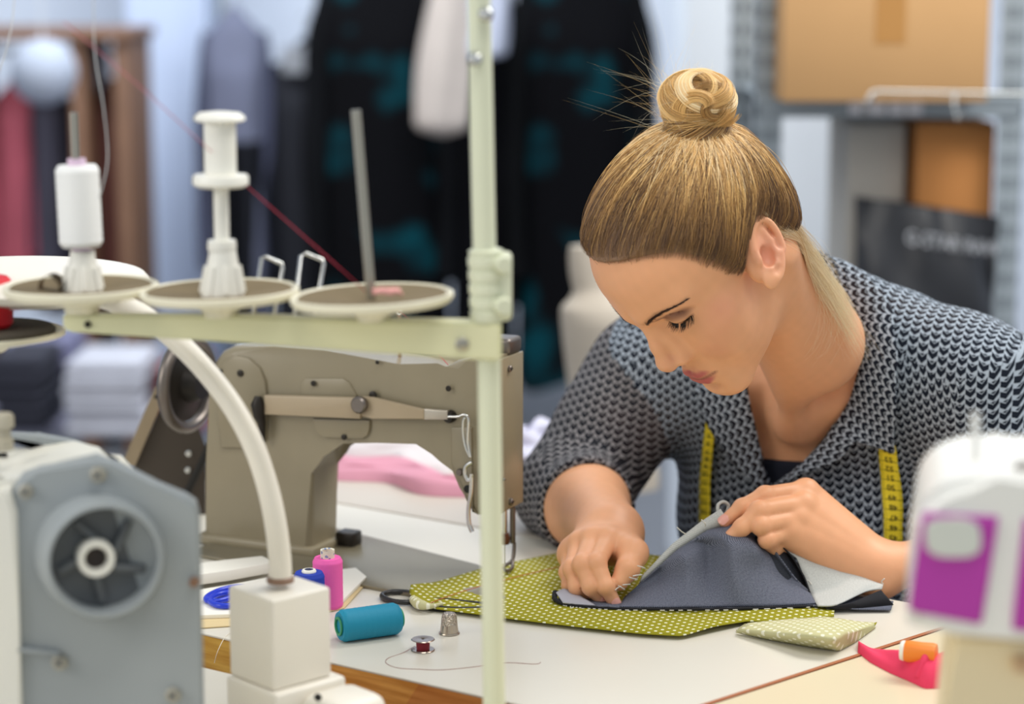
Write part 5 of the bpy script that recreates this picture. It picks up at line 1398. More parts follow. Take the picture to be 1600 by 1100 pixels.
# ---------------------------------------------------------------- thread stand
M_CREAM = mat('cream_green_plastic', '#dedcb4', 0.42, noise=0.03, nscale=10); M_POLE = mat('pale_green_pole', '#d9dcc2', 0.4, noise=0.03, nscale=15)
M_FELT = mat('grey_brown_felt', '#75664b', 0.95, noise=0.15, nscale=60, bump=0.2, bscale=400)
M_IVORY = mat('ivory_plastic', '#e6e0c8', 0.4); M_WHITE = mat('white_plastic', '#eeece2', 0.38)
M_ROD = mat('satin_rod', '#aaa69a', 0.32, 0.85)
def thread_stand():
    o = W(773, 1160, 1.556); o[2] = TABLE
    e = empty('thread_stand', tuple(o), 'cream thread stand with three dishes on a tall pole in front of the beige machine', 'thread stand')
    L = lambda px, py, d: tuple(W(px, py, d) - o)
    obj_tube('pole', [(0, 0, 0.012), L(764, 560, 1.555), L(757, 400, 1.553), L(747, -60, 1.55)], 0.0084, M_POLE, e, 24)
    obj_lathe('foot', [(0, 0), (.032, 0), (.032, .006), (.016, .012), (.013, .03), (0, .03)], (0, 0, 0.0), M_POLE, e)
    up = nrm(np.array(L(757, 400, 1.553)) - np.array(L(764, 560, 1.555)))
    c = np.array(L(761, 446, 1.554))
    prof = [(.0092, -.027), (.0128, -.0255)]
    for k in range(5): z = -.0245 + k * .0098; prof += [(.0132, z), (.0132, z + .0062), (.0118, z + .0070), (.0118, z + .0090)]
    prof += [(.0126, .0255), (.0092, .027)]
    cl = obj_lathe('pole_clamp', prof, tuple(c), M_POLE, e, tuple(up))
    bm = bmesh.new(); add_box(bm, (c[0] + 0.0125, c[1] - 0.003, c[2] - 0.0), (0.011, 0.012, 0.050), None, 0.004, 3); bm_obj('clamp_lug', bm, M_POLE, cl, 40)
    for py in (412, 477):
        q = L(784, py, 1.546); bm = bmesh.new(); add_lathe(bm, [(0, 0), (.0065, 0), (.0070, .003), (.0055, .008), (0, .008)], q, (0.3, -1, 0), 14); bm_obj('clamp_bolt', bm, M_POLE, cl, 40)
    for px, py in ((759, 22), (741, 92)):
        q = L(px, py, 1.541); bm = bmesh.new(); add_lathe(bm, [(0, 0), (.0055, 0), (.0055, .003), (.003, .006), (0, .006)], q, (0.2, -1, 0), 14); bm_obj('pole_screw', bm, M_CHROME, e, 40)
    # arm: a tapering bar from the pole to the left
    secs = []
    bm = bmesh.new()
    for px, yt, yb, d, t in ((100, 489, 512, 1.625, .010), (112, 490, 517, 1.623, .012), (240, 490, 525, 1.607, .016), (374, 491, 533, 1.593, .018), (560, 497, 546, 1.573, .020), (735, 501, 558, 1.556, .022), (784, 502, 559, 1.552, .026)):
        a = np.array(L(px, yt, d)); b = np.array(L(px, yb, d))
        ring = [a + [0, -t / 2, 0], a + [0, t / 2, 0], b + [0, t / 2, 0], b + [0, -t / 2, 0]]
        secs.append([bm.verts.new(v) for v in ring])
    for s0, s1 in zip(secs[:-1], secs[1:]):
        for k in range(4): bm.faces.new((s0[k], s0[(k + 1) % 4], s1[(k + 1) % 4], s1[k]))
    bm.faces.new(secs[0][::-1]); bm.faces.new(secs[-1])
    bmesh.ops.bevel(bm, geom=bm.edges[:], offset=0.0018, segments=2, affect='EDGES')
    arm_o = bm_obj('arm', bm, M_CREAM, e, 35)
    for px, py, d, r in ((722, 538, 1.546, .005), (137, 507, 1.613, .0026)):
        q = L(px, py, d - 0.001); bm = bmesh.new(); add_lathe(bm, [(0, -.004), (r, -.004), (r, .001), (r * .6, .0025), (0, .0025)], q, (0, -1, 0), 14); bm_obj('arm_screw', bm, M_ROD if r > .003 else M_HOLE, arm_o, 40)
    # dishes
    def dish(px, rim_y, hub_y, d, R):
        cr = np.array(L(px, rim_y, d)); ch = np.array(L(px, hub_y, d)); ax = nrm(cr - ch + np.array([-0.0008, 0, 0])); h = np.linalg.norm(cr - ch)
        prof = [(0, -h), (.0125, -h), (.0135, -h * .72), (.020, -h * .60), (R * .62, -h * .30), (R * .96, -.004), (R, -.001), (R, .002), (R * .97, .003), (R * .93, .001), (R * .60, -h * .26 + .004), (.014, -h * .50 + .004), (0, -h * .50 + .004)]
        ds = obj_lathe('dish', prof, tuple(ch + ax * h), M_IVORY, e, tuple(ax), 48)
        pf = [(R * .915, .0012), (R * .90, .0022), (R * .60, -h * .26 + .0062), (.014, -h * .50 + .0062), (0, -h * .50 + .0062)]
        obj_lathe('felt_pad', pf, tuple(ch + ax * h), M_FELT, ds, tuple(ax), 48, close=False)
        return ch + ax * h, ax, ds, h
    D1 = dish(128, 450, 488, 1.622, .0580); D2 = dish(345, 457, 494, 1.596, .0590); D3 = dish(583, 465, 500, 1.571, .0598)
    obj_tube('spindle', [tuple(D1[0] - D1[1] * .018), L(115, 176, 1.622)], 0.0030, M_ROD, e, 14)
    obj_tube('spindle', [tuple(D3[0] - D3[1] * .018), L(556, 172, 1.571)], 0.0036, M_ROD, e, 14)
    def cone(D, y0_, y1_, px, d, r0, r1, sides):
        b = np.array(L(px, y0_, d)); t = np.array(L(px, y1_, d)); h = np.linalg.norm(t - b); ax = nrm(t - b)
        ob = obj_lathe('cone_holder', [(0, 0), (r0, 0), (r0 * .98, .004), (r1 * 1.02, h - .004), (r1, h), (0, h)], tuple(b), M_WHITE, e, tuple(ax), 28)
        bm = bmesh.new()
        for k in range(8):
            a = k * math.pi / 4 + 0.3; R = frame_of(ax) @ Matrix.Rotation(a, 3, 'Z'); B_ = Vector(b); X_ = Vector(ax)
            add_tube(bm, [B_ + X_ * .003 + R @ Vector((r0 * .985, 0, 0)), B_ + X_ * (h * .62) + R @ Vector((r1 * .62 + r0 * .38, 0, 0))], .0018, 8)
        bm_obj('cone_rib', bm, M_WHITE, ob)
        return ob
    cone(D1, 456, 392, 129, 1.622, .0150, .0092, 8)
    cone(D2, 462, 386, 348, 1.596, .0160, .0098, 8)
    obj_tube('holder_tube', [L(347, 388, 1.596), L(345, 280, 1.596)], 0.0056, M_WHITE, e, 20)
    obj_lathe('holder_collar', [(0, 0), (.0102, 0), (.0108, .003), (.0102, .008), (0, .008)], L(347, 392, 1.596), M_WHITE, e, (0, 0, 1), 24)
    # wire loops behind the dishes
    for pts in ([(396, 492), (409, 403), (416, 401), (440, 412), (442, 418), (428, 496)], [(460, 492), (470, 400), (478, 396), (503, 406), (506, 412), (492, 496)]):
        bm = bmesh.new(); add_tube(bm, [L(x, y, 1.64 if i in (0, 5) else 1.66) for i, (x, y) in enumerate(pts)], 0.0016, 10); bm_obj('wire_guide', bm, M_CHROME, e, 60)
    return e, L, D1, D2, D3, o
TS_, LS, D1, D2, D3, TSO = thread_stand()
def spool(name, loc, axis, R, H, m, label, group=None, core=None, core_r=0.0, core_over=0.006, ridge=0.00018, cat='thread spool', coreparts=True):
    e = empty(name, tuple(loc), label, cat, group)
    prof = [(0, 0), (R * .88, 0), (R * .97, .0025)]
    n = 26
    for k in range(n + 1): prof.append((R * (1 + 0.005 * math.sin(k * 2.1)) + (ridge if k % 2 else 0), .003 + (H - .006) * k / n))
    prof += [(R * .97, H - .0025), (R * .88, H), (0, H)]
    obj_lathe('thread_winding', prof, (0, 0, 0), m, e, tuple(axis), 36)
    if core is not None:
        a = nrm(axis)
        bm = bmesh.new(); add_lathe(bm, [(core_r * .75, H - .004), (core_r * .75, H + core_over - .0006), (core_r, H + core_over), (core_r, H - .003)], (0, 0, 0), tuple(axis), 28, close=False); bm_obj('core', bm, core, e, 40)
        bm = bmesh.new(); add_lathe(bm, [(core_r, -.0005), (core_r, -core_over * .6), (core_r * .75, -core_over * .6), (core_r * .75, 0)], (0, 0, 0), tuple(axis), 28, close=False); bm_obj('core', bm, core, e, 40)
    return e
def thread_mat(name, col, rough=0.6):
    m = mat(name, col, rough, spec=0.4); nt = m.node_tree; b = nt.nodes['Principled BSDF']; tc = nt.nodes.new('ShaderNodeTexCoord')
    w = nt.nodes.new('ShaderNodeTexNoise'); w.inputs['Scale'].default_value = 900; w.inputs['Detail'].default_value = 2
    bp = nt.nodes.new('ShaderNodeBump'); bp.inputs['Strength'].default_value = 0.25; bp.inputs['Distance'].default_value = 0.0006
    nt.links.new(tc.outputs['Object'], w.inputs['Vector']); nt.links.new(w.outputs['Fac'], bp.inputs['Height']); nt.links.new(bp.outputs['Normal'], b.inputs['Normal'])
    return m
M_LILAC = mat('lilac_core', '#d9bfd4', 0.5)
w0 = W(127, 385, 1.622); w1 = W(120, 258, 1.622)
spool('thread_spool', w0, tuple(w1 - w0), .0160, float(np.linalg.norm(w1 - w0)), thread_mat('white_thread', '#f0f0ee'), 'white thread spool on the left dish of the thread stand', None, M_LILAC, .0068, .005)
# empty white reel on the middle holder
def reel():
    b = W(345, 292, 1.596); t = W(343, 174, 1.596); H = float(np.linalg.norm(t - b)); ax = tuple(t - b)
    e = empty('plastic_reel', tuple(b), 'white plastic reel with flanges on the middle dish of the thread stand', 'thread reel')
    obj_lathe('flange', [(.006, .0), (.0175, .0), (.0205, .002), (.0205, .007), (.0195, .009), (.006, .009)], (0, 0, 0), M_WHITE, e, ax, 40)
    obj_lathe('barrel', [(.006, .008), (.0118, .008), (.0118, H - .006), (.006, H - .006)], (0, 0, 0), M_WHITE, e, ax, 36)
    obj_lathe('flange', [(.006, H - .0075), (.0165, H - .0075), (.0190, H - .006), (.0182, H - .0035), (.0150, H - .001), (.006, H)], (0, 0, 0), M_WHITE, e, ax, 40)
    return e
reel()
def scrap(name, loc, size, col, label, seed):
    rg = np.random.default_rng(seed); bm = bmesh.new(); n = 14
    for k in range(3):
        ring = smooth_path([(size * (0.5 + 0.3 * rg.random()) * math.cos(a), size * (0.35 + 0.2 * rg.random()) * math.sin(a), size * (.12 + .3 * rg.random())) for a in np.linspace(0, 6.28, 7)[:-1]], 4, True)
        add_tube(bm, ring, size * .09, 7, closed=True)
    o = bm_obj(name, bm, mat(name + '_cloth', col, 0.9), None, 60); o.location = loc; return tag(o, label, 'scrap')
scrap('thread_tangle', W(606, 463, 1.558), .014, '#e5a8a2', 'pink thread tangle lying in the right dish of the stand', 3)
c = W(79, 447, 1.612)
bm = bmesh.new(); bmx = [(0.0085 * math.cos(a) * (1 - .02 * a), 0, 0.0085 * math.sin(a) * (1 - .02 * a)) for a in np.linspace(0, 7.5, 30)]
vs = [[bm.verts.new((x, y, z)) for x, _, z in bmx] for y in (-0.006, 0.012)]
for i in range(29): bm.faces.new((vs[0][i], vs[0][i + 1], vs[1][i + 1], vs[1][i]))
bmesh.ops.solidify(bm, geom=bm.faces[:], thickness=0.0008)
o = bm_obj('paper_curl', bm, mat('brown_paper', '#8d7a60', 0.7), None, 60); o.location = c; tag(o, 'rolled curl of brown paper lying in the left dish of the stand', 'paper curl')
# threads in the air
def thread(pts, r, col, label, n=10):
    P = [np.array(p) for p in pts]; o0 = P[0]; bm = bmesh.new(); add_tube(bm, [p - o0 for p in smooth_path(P, n)], r, 6)
    o = bm_obj('thread', bm, bpy.data.materials.get('thread_' + col) or mat('thread_' + col, col, 0.5), None, 60); o.location = o0; return tag(o, label, 'thread')
thread([W(386, 291, 1.592), W(470, 365, 1.58), W(555, 440, 1.575), W(590, 472, 1.66), W(627, 488, 2.08), W(700, 570, 2.03)], .00034, '#b8233f', 'red thread running from the white reel down to the beige machine')
thread([W(155, 310, 1.607), W(168, 250, 1.605), W(162, 170, 1.60), W(148, 80, 1.60), W(146, -30, 1.60)], .00045, '#c9c9c9', 'white thread rising from the white spool on the left dish')
thread([W(-10, 130, 1.7), W(6, 90, 1.7), W(18, 40, 1.7), W(24, -20, 1.7)], .0005, '#d9d9d9', 'pale thread at the upper left corner of the picture')
thread([W(100, 35, 1.52), W(210, 128, 1.545), W(318, 226, 1.575), W(329, 236, 1.589)], .00035, '#c46a78', 'thin red thread slanting from the top left to the white reel')
# ---------------------------------------------------------------- grey and white overlocker in the left foreground
M_OFFW = mat('off_white_casing', '#e4e2d8', 0.4, noise=0.02, nscale=6); M_GREY = mat('blue_grey_casing', '#999fa1', 0.42, noise=0.03, nscale=8); M_GREYD = mat('dark_grey_inside', '#5d6164', 0.6)
def overlocker_grey():
    d = 1.50; o = W(150, 1000, d); o = np.array([o[0], d + 0.06, TABLE])
    e = empty('overlocker', tuple(o), 'white and grey overlocker with a round hand wheel recess in the left foreground', 'sewing machine')
    L = lambda px, py, dd=0.0: np.array(W(px, py, d + dd)) - o
    def slab(name, px, d0, d1, m, bev=0.003, parent=e, ang=30):
        bm = bmesh.new(); a = [bm.verts.new(L(x, y, d0)) for x, y in px]; off = np.array([-0.17, 1.0, 0]) * (d1 - d0)
        b = [bm.verts.new(L(x, y, d0) + off) for x, y in px]; n = len(px)
        f = [bm.faces.new(a), bm.faces.new(b[::-1])]
        for i in range(n): bm.faces.new((a[i], b[i], b[(i + 1) % n], a[(i + 1) % n]))
        if bev: bmesh.ops.bevel(bm, geom=list({x for q in f for x in q.edges}), offset=bev, segments=3, affect='EDGES')
        return bm_obj(name, bm, m, parent, ang)
    yb = 550 + FPX * math.tan(math.atan2(CAMZ - TABLE, d) - PITCH) - 4
    body = [(-190, yb), (-190, 765), (0, 762), (34, 749), (60, 742), (110, 735), (150, 745), (180, 772), (215, 790), (262, 825), (275, 840), (280, yb)]
    slab('white_body', body, 0.020, 0.125, M_OFFW, 0.006)
    slab('white_side', [(-190, yb), (-190, 780), (-6, 776), (15, 770), (26, 800), (30, 960), (38, yb)], -0.004, 0.05, M_OFFW, 0.004)
    slab('top_cover', [(4, 680), (60, 683), (110, 691), (160, 709), (215, 744), (268, 781), (262, 790), (208, 754), (154, 719), (106, 701), (58, 692), (4, 689)], 0.118, 0.135, M_GREY, 0.003)
    fr = [(16, 790), (20, 768), (34, 747), (60, 738), (150, 717), (180, 728), (240, 758), (292, 779), (308, 790), (313, 808), (322, yb), (32, yb), (28, 960), (20, 880)]
    frame = slab('grey_front', fr, 0.002, 0.024, M_GREY, 0.003)
    cx, cy = 158, 867
    c = L(cx, cy, 0.002); sc = d / FPX / 0.985
    ax = (-0.03, -1, 0.18)
    ax = (0.28, -0.95, 0.08)
    # raised shoulder round the recess, then the recess bowl and the wheel hub
    bm = bmesh.new(); R = 89 * sc
    add_lathe(bm, [(R * 1.16, -.012), (R * 1.12, .004), (R * 1.05, .022), (R * 1.0, .027), (R * .95, .027), (R * .93, .024), (R * .91, .006), (R * .88, .003), (0.012, .002), (0, .002)], tuple(c), ax, 56)
    bowl = bm_obj('wheel_recess', bm, M_GREY, e, 40)
    bm = bmesh.new(); add_lathe(bm, [(0, .003), (R * .90, .003), (R * .90, .0055), (0, .0055)], tuple(c), ax, 40); bm_obj('recess_floor', bm, M_GREYD, bowl, 40)
    for k in range(5):
        a = k * 1.2566 + 0.4; Rm = frame_of(ax)
        bm = bmesh.new(); q0 = Vector(c) + Rm @ Vector((R * .26 * math.cos(a), R * .26 * math.sin(a), .010)); q1 = Vector(c) + Rm @ Vector((R * .78 * math.cos(a + .5), R * .78 * math.sin(a + .5), .008))
        add_tube(bm, [q0, (q0 + q1) / 2 + Vector(ax) * .001, q1], .0035, 8); bm_obj('fan_spoke', bm, M_GREYD, bowl, 50)
    hc = np.array(c) + np.array(nrm(ax)) * .014 + np.array([-0.0055, 0, 0.001])
    bm = bmesh.new(); r = 30 * sc; add_lathe(bm, [(r * .80, -.016), (r, -.012), (r, .006), (r * .92, .010), (r * .68, .010), (r * .58, .006), (r * .56, -.012)], tuple(hc), ax, 40, close=False); hub = bm_obj('wheel_hub', bm, M_OFFW, e, 40)
    bm = bmesh.new(); add_lathe(bm, [(0, 0), (r * .60, 0), (r * .60, .002), (0, .002)], tuple(hc), ax, 28); bm_obj('hub_hole', bm, mat('dark_hole', '#2c2422', 0.7), hub)
    for px, py, rr in ((40, 768, 9), (153, 742, 10), (93, 1035, 10), (270, 1086, 10)):
        q = L(px, py, -0.001); bm = bmesh.new(); rr *= sc; add_lathe(bm, [(0, -.006), (rr * 1.25, -.006), (rr * 1.25, .0005), (rr, .001), (rr * .9, .003), (0, .003)], tuple(q), (0, -1, 0.1), 20); b = bm_obj('casing_screw', bm, mat('pale_screw', '#a9a598', 0.4, 0.5) if 'pale_screw' not in bpy.data.materials else bpy.data.materials['pale_screw'], frame, 40)
        for a_ in (0.6, 2.17):
            bm = bmesh.new(); add_box(bm, tuple(q + np.array([0, -0.0034, 0.0003])), (rr * 1.3, .0006, rr * .25), Matrix.Rotation(a_, 3, 'Y')); bm_obj('screw_slot', bm, M_GREYD, b)
    q = L(303, 910, -0.001); bm = bmesh.new(); add_lathe(bm, [(0, -.004), (.0035, -.004), (.0035, .001), (0, .0015)], tuple(q), (0, -1, 0), 14); bm_obj('rust_spot_screw', bm, mat('rusty_screw', '#8a6a55', 0.6, 0.4), frame, 40)
    slab('seam_ledge', [(24, 1012), (92, 1020), (94, 1026), (26, 1020)], -0.004, 0.004, M_GREY, 0.001)
    k0 = L(4, 690, 0.07)
    bm = bmesh.new(); add_lathe(bm, [(0, -.006), (.008, -.006), (.008, .002), (.0062, .003), (.0062, .010), (.009, .011), (.009, .019), (.0075, .021), (0, .021)], tuple(k0), (0, 0, 1), 24); bm_obj('top_knob', bm, mat('beige_knob', '#b8b09c', 0.4), e, 40)
overlocker_grey()
# ---------------------------------------------------------------- white and purple overlocker in the right foreground
M_PURP = mat('purple_panel', '#b838a8', 0.45, noise=0.03, nscale=8)
def overlocker_purple():
    d = 1.24; o = W(1520, 900, d); o = np.array([o[0] + 0.03, d + 0.07, TABLE])
    e = empty('overlocker', tuple(o), 'white overlocker with purple panels and a tall pin in the right foreground', 'sewing machine')
    L = lambda px, py, dd=0.0: np.array(W(px, py, d + dd)) - o
    def slab(name, px, d0, dep, m, bev=0.003, parent=e, ang=35):
        bm = bmesh.new(); a = [bm.verts.new(L(x, y, d0)) for x, y in px]; b = [bm.verts.new(L(x, y, d0) + np.array([0.19, 1.0, 0]) * dep) for x, y in px]; n = len(px)
        f = [bm.faces.new(a), bm.faces.new(b[::-1])]
        for i in range(n): bm.faces.new((a[i], b[i], b[(i + 1) % n], a[(i + 1) % n]))
        if bev: bmesh.ops.bevel(bm, geom=list({x for q in f for x in q.edges}), offset=bev, segments=3, affect='EDGES')
        return bm_obj(name, bm, m, parent, ang)
    head_ = [(1414, 978), (1418, 900), (1430, 820), (1438, 794), (1454, 774), (1476, 760), (1510, 750), (1560, 748), (1700, 752), (1760, 790), (1760, 1006), (1600, 1000), (1500, 992), (1425, 984)]
    slab('white_head', head_, 0.0, 0.13, mat('white_gloss_casing', '#efeee8', 0.35), 0.008)
    yb = 550 + FPX * math.tan(math.atan2(CAMZ - TABLE, d + 0.02) - PITCH)
    slab('cream_base', [(1482, 985), (1760, 1000), (1760, yb - 3), (1440, yb - 3), (1462, 1200)], 0.02, 0.11, mat('cream_casing', '#ecdcb8', 0.4), 0.006)
    def panel(px): return slab('purple_panel', px, -0.0025, 0.006, M_PURP, 0.002)
    pn = panel([(1447, 802), (1560, 808), (1557, 830), (1535, 972), (1530, 977), (1428, 958), (1420, 952), (1421, 940), (1440, 808)])
    cx = np.array([1489, 841])
    ov = [tuple(cx + np.array([44 * math.copysign(abs(math.cos(t)) ** .6, math.cos(t)) + 3 * math.sin(t), 30 * math.copysign(abs(math.sin(t)) ** .6, math.sin(t))])) for t in np.linspace(0, 2 * math.pi, 33)[:-1]]
    slab('pale_window', ov, -0.005, 0.006, mat('pale_window', '#d5d8cf', 0.4), 0.001, pn)
    panel([(1600, 812), (1720, 818), (1700, 1000), (1582, 985), (1584, 960)])
    slab('tan_latch', [(1584, 1030), (1640, 1034), (1640, 1056), (1586, 1052)], 0.012, 0.012, mat('tan_latch', '#c9a884', 0.5), 0.002)
    b = L(1525, 752, 0.05); t = L(1524, 646, 0.05)
    obj_tube('thread_pin', [tuple(b - np.array([0, 0, .004])), tuple(t)], 0.0026, mat('white_pin', '#ecebe6', 0.4), e, 12)
    c = L(1590, 752, 0.06); bm = bmesh.new(); add_lathe(bm, [(0, -.008), (.014, -.008), (.017, -.001), (.016, .006), (.011, .011), (0, .012)], tuple(c), (0, 0, 1), 28); tb = bm_obj('tension_dome', bm, M_OFFW, e, 50)
    c2 = L(1598, 741, 0.03); bm = bmesh.new(); add_lathe(bm, [(0, 0), (.007, 0), (.008, .003), (.006, .008), (0, .008)], tuple(c2), (0, -1, 0.3), 18); bm_obj('grey_knob', bm, mat('grey_knob', '#8d8780', 0.5), e, 50)
overlocker_purple()
# ---------------------------------------------------------------- lamp with a curved arm
def lamp():
    d = 1.640; o = W(439, 1110, d); o = np.array([o[0], d + 0.004, TABLE])
    e = empty('work_lamp', tuple(o), 'cream work lamp with square base and curved tube arm before the beige machine', 'lamp')
    L = lambda px, py, dd: np.array(W(px, py, dd)) - o
    M_L = mat('cream_lamp_plastic', '#eee8dc', 0.4, noise=0.015, nscale=6)
    zt = W(439, 918, d)[2] - TABLE; zm = W(439, 1058, d)[2] - TABLE
    r45 = math.radians(43)
    bm = bmesh.new(); add_box(bm, (0.0, 0, (zt + zm) / 2), (0.0575, 0.0575, zt - zm), r45, 0.003, 3); bm_obj('base_box', bm, M_L, e, 35)
    bm = bmesh.new(); add_box(bm, (0.004, 0, zm / 2), (0.069, 0.066, zm), r45, 0.003, 3); pl = bm_obj('base_plinth', bm, M_L, e, 35)
    bm = bmesh.new(); add_box(bm, (0.052, -0.036, 0.017), (0.055, 0.05, 0.034), r45, 0.012, 4); bm_obj('switch_housing', bm, M_L, e, 40)
    q = L(497, 1090, d - 0.052); bm = bmesh.new(); add_lathe(bm, [(0, -.002), (.0028, -.002), (.0028, .001), (0, .0015)], tuple(q), (0.4, -1, 0), 12); bm_obj('base_screw', bm, M_HOLE, pl, 40)
    arm_px = [(438, 906, d), (437, 870, d), (430, 815, d), (418, 760, d + .005), (398, 700, d + .012), (370, 645, d + .022), (336, 597, d + .035), (292, 548, d + .05), (240, 504, d + .068), (185, 474, d + .085), (120, 455, d + .10), (60, 446, d + .115)]
    pts = smooth_path([L(*p) for p in arm_px], 6)
    obj_tube('curved_arm', pts, list(np.interp(np.linspace(0, 1, len(pts)), [0, .05, .3, 1], [.0092, .0090, .0084, .0088])), M_L, e, 24)
    c = L(438, 905, d); obj_lathe('arm_socket', [(.0088, -.002), (.0108, -.002), (.0108, .0015), (.0095, .0025), (.0088, .0025)], tuple(c), mat('brown_socket', '#8d6f5c', 0.5), e, (0, 0, 1), 28, False)
    h = L(48, 436, d + .12)
    obj_lathe('lamp_head', [(0, -.013), (.070, -.012), (.092, -.006), (.0965, .0), (.092, .005), (.070, .008), (0, .009)], tuple(h), M_L, e, (0.03, -0.02, 1), 48)
    obj_lathe('light_panel', [(0, -.0142), (.066, -.0138), (.066, -.012), (0, -.012)], tuple(h), mat('frosted_diffuser', '#f3f3ee', 0.6), e, (0.03, -0.02, 1), 40)
lamp()
# ---------------------------------------------------------------- second thread stand at the left edge
def stand_left():
    d = 1.70; o = W(-150, 1000, d); o[2] = TABLE
    e = empty('thread_stand', tuple(o), 'low thread stand at the left edge holding a red spool', 'thread stand')
    L = lambda px, py, dd=d: tuple(W(px, py, dd) - o)
    obj_tube('pole', [(0, 0, 0.01), L(-150, 350)], 0.009, M_POLE, e, 20)
    obj_lathe('foot', [(0, 0), (.032, 0), (.032, .006), (.014, .012), (0, .012)], (0, 0, 0.0), M_POLE, e)
    obj_tube('arm', [L(-150, 552), L(-8, 548)], 0.006, M_CREAM, e, 14)
    c = np.array(L(-18, 522)); R = .0600
    ds = obj_lathe('dish', [(0, -.014), (.012, -.014), (.02, -.008), (R * .7, -.005), (R, -.001), (R, .002), (R * .96, .003), (R * .90, .001), (0, -.002)], tuple(c), M_IVORY, e, (0, 0, 1), 48)
    obj_lathe('felt_pad', [(0, .001), (R * .86, .001), (R * .88, .0035), (R * .84, .0055), (0, .005)], tuple(c), mat('dark_felt', '#4c463c', 0.95, noise=0.2, nscale=60), ds, (0, 0, 1), 40)
    obj_tube('spindle', [tuple(c), tuple(c + np.array([-0.005, 0, .075]))], .003, M_ROD, e)
    return c + o
cS = stand_left()
spool('thread_spool', cS + np.array([-0.004, 0, 0.0055]), (0, 0, 1), .0235, .040, thread_mat('red_thread', '#cf1626'), 'red thread spool on the dish at the left edge', None, None)
# ---------------------------------------------------------------- small things on the worktable
def onT(px, py, h=0.0): return T(px, py) + np.array([0, 0, h + 0.0002])
M_PAPERCORE = mat('printed_core', '#d8d4bf', 0.6)
def printed_core():
    m = M_PAPERCORE; nt = m.node_tree; b = nt.nodes['Principled BSDF']; tc = nt.nodes.new('ShaderNodeTexCoord'); v = nt.nodes.new('ShaderNodeTexVoronoi'); v.inputs['Scale'].default_value = 260
    nt.links.new(tc.outputs['Object'], v.inputs['Vector']); rp = nt.nodes.new('ShaderNodeValToRGB'); rp.color_ramp.interpolation = 'CONSTANT'
    rp.color_ramp.elements[0].color = lin('#7f8fae'); rp.color_ramp.elements[1].position = 0.34; rp.color_ramp.elements[1].color = lin('#dcd8c4')
    nt.links.new(v.outputs['Distance'], rp.inputs[0]); nt.links.new(rp.outputs[0], b.inputs['Base Color'])
printed_core()
M_PINK = thread_mat('pink_thread', '#ee62b0'); M_BLUE = thread_mat('blue_thread', '#1738a8'); M_TEAL = thread_mat('teal_thread', '#1488a8')
b = onT(513, 950); tz = W(512, 871, b[1])[2] - b[2]
spool('thread_spool', b, (0, 0, 1), .0138, float(tz), M_PINK, 'pink thread spool standing upright with a printed paper core', None, M_PAPERCORE, .0066, .0075)
b = onT(484, 968); tz = W(487, 894, b[1])[2] - b[2]
sp = spool('thread_spool', b, (0, 0, 1), .0140, float(tz), M_BLUE, 'dark blue thread spool standing upright before the pink spool', None)
obj_lathe('core_cap', [(.004, 0), (.0066, 0), (.0068, .0015), (.0060, .003), (.004, .0032)], (0, 0, float(tz) - 0.0005), M_WHITE, sp, (0, 0, 1), 24, False)
p0 = onT(531, 1003); p1 = onT(622, 990); ax = nrm(p1 - p0); R = .0142
ts = spool('thread_spool', p0 + np.array([0, 0, R]), tuple(ax), R, float(np.linalg.norm(p1 - p0)), M_TEAL, 'teal thread spool lying on its side on the worktable', None, mat('green_core', '#2f8f63', 0.5), .0085, .003)
def thimble():
    o = onT(702, 990); e = empty('thimble', tuple(o), 'silver metal thimble standing on the worktable', 'thimble')
    m = mat('thimble_silver', '#b9aea0', 0.28, 0.9); nt = m.node_tree; b_ = nt.nodes['Principled BSDF']; tc = nt.nodes.new('ShaderNodeTexCoord'); v = nt.nodes.new('ShaderNodeTexVoronoi'); v.inputs['Scale'].default_value = 620
    nt.links.new(tc.outputs['Object'], v.inputs['Vector']); sx = nt.nodes.new('ShaderNodeSeparateXYZ'); nt.links.new(tc.outputs['Object'], sx.inputs[0])
    up = mnode(nt, 'GREATER_THAN', sx.outputs[2], 0.0085); hh = mnode(nt, 'MULTIPLY', mnode(nt, 'SUBTRACT', v.outputs['Distance'], 0.5), up)
    bp = nt.nodes.new('ShaderNodeBump'); bp.inputs['Strength'].default_value = 0.9; bp.inputs['Distance'].default_value = 0.0012; nt.links.new(hh, bp.inputs['Height']); nt.links.new(bp.outputs['Normal'], b_.inputs['Normal'])
    obj_lathe('cup', [(.0078, .0012), (.0082, .0014), (.0080, .004), (.0074, .009), (.0070, .014), (.0064, .0175), (.0050, .0188), (0, .0192)], (0, 0, 0), m, e, (0, 0, 1), 40, False)
    obj_lathe('rim', [(.0076, 0), (.0090, 0), (.0094, .0007), (.0090, .0015), (.0078, .0015)], (0, 0, 0), m, e, (0, 0, 1), 40, False)
thimble()
def bobbin():
    o = onT(661, 1016); e = empty('bobbin', tuple(o), 'metal bobbin with dark red thread standing before the thimble', 'bobbin')
    m = mat('bobbin_steel', '#a89a8f', 0.22, 0.95)
    for z in (0, .0092): obj_lathe('flange', [(.0012, z), (.0098, z), (.0104, z + .0004), (.0098, z + .0010), (.0030, z + .0010), (.0012, z + .0008)], (0, 0, 0), m, e, (0, 0, 1), 36, False)
    obj_lathe('red_winding', [(.002, .001), (.0056, .001), (.0060, .005), (.0056, .0092), (.002, .0092)], (0, 0, 0), thread_mat('dark_red_thread', '#7d1626'), e, (0, 0, 1), 28, False)
bobbin()
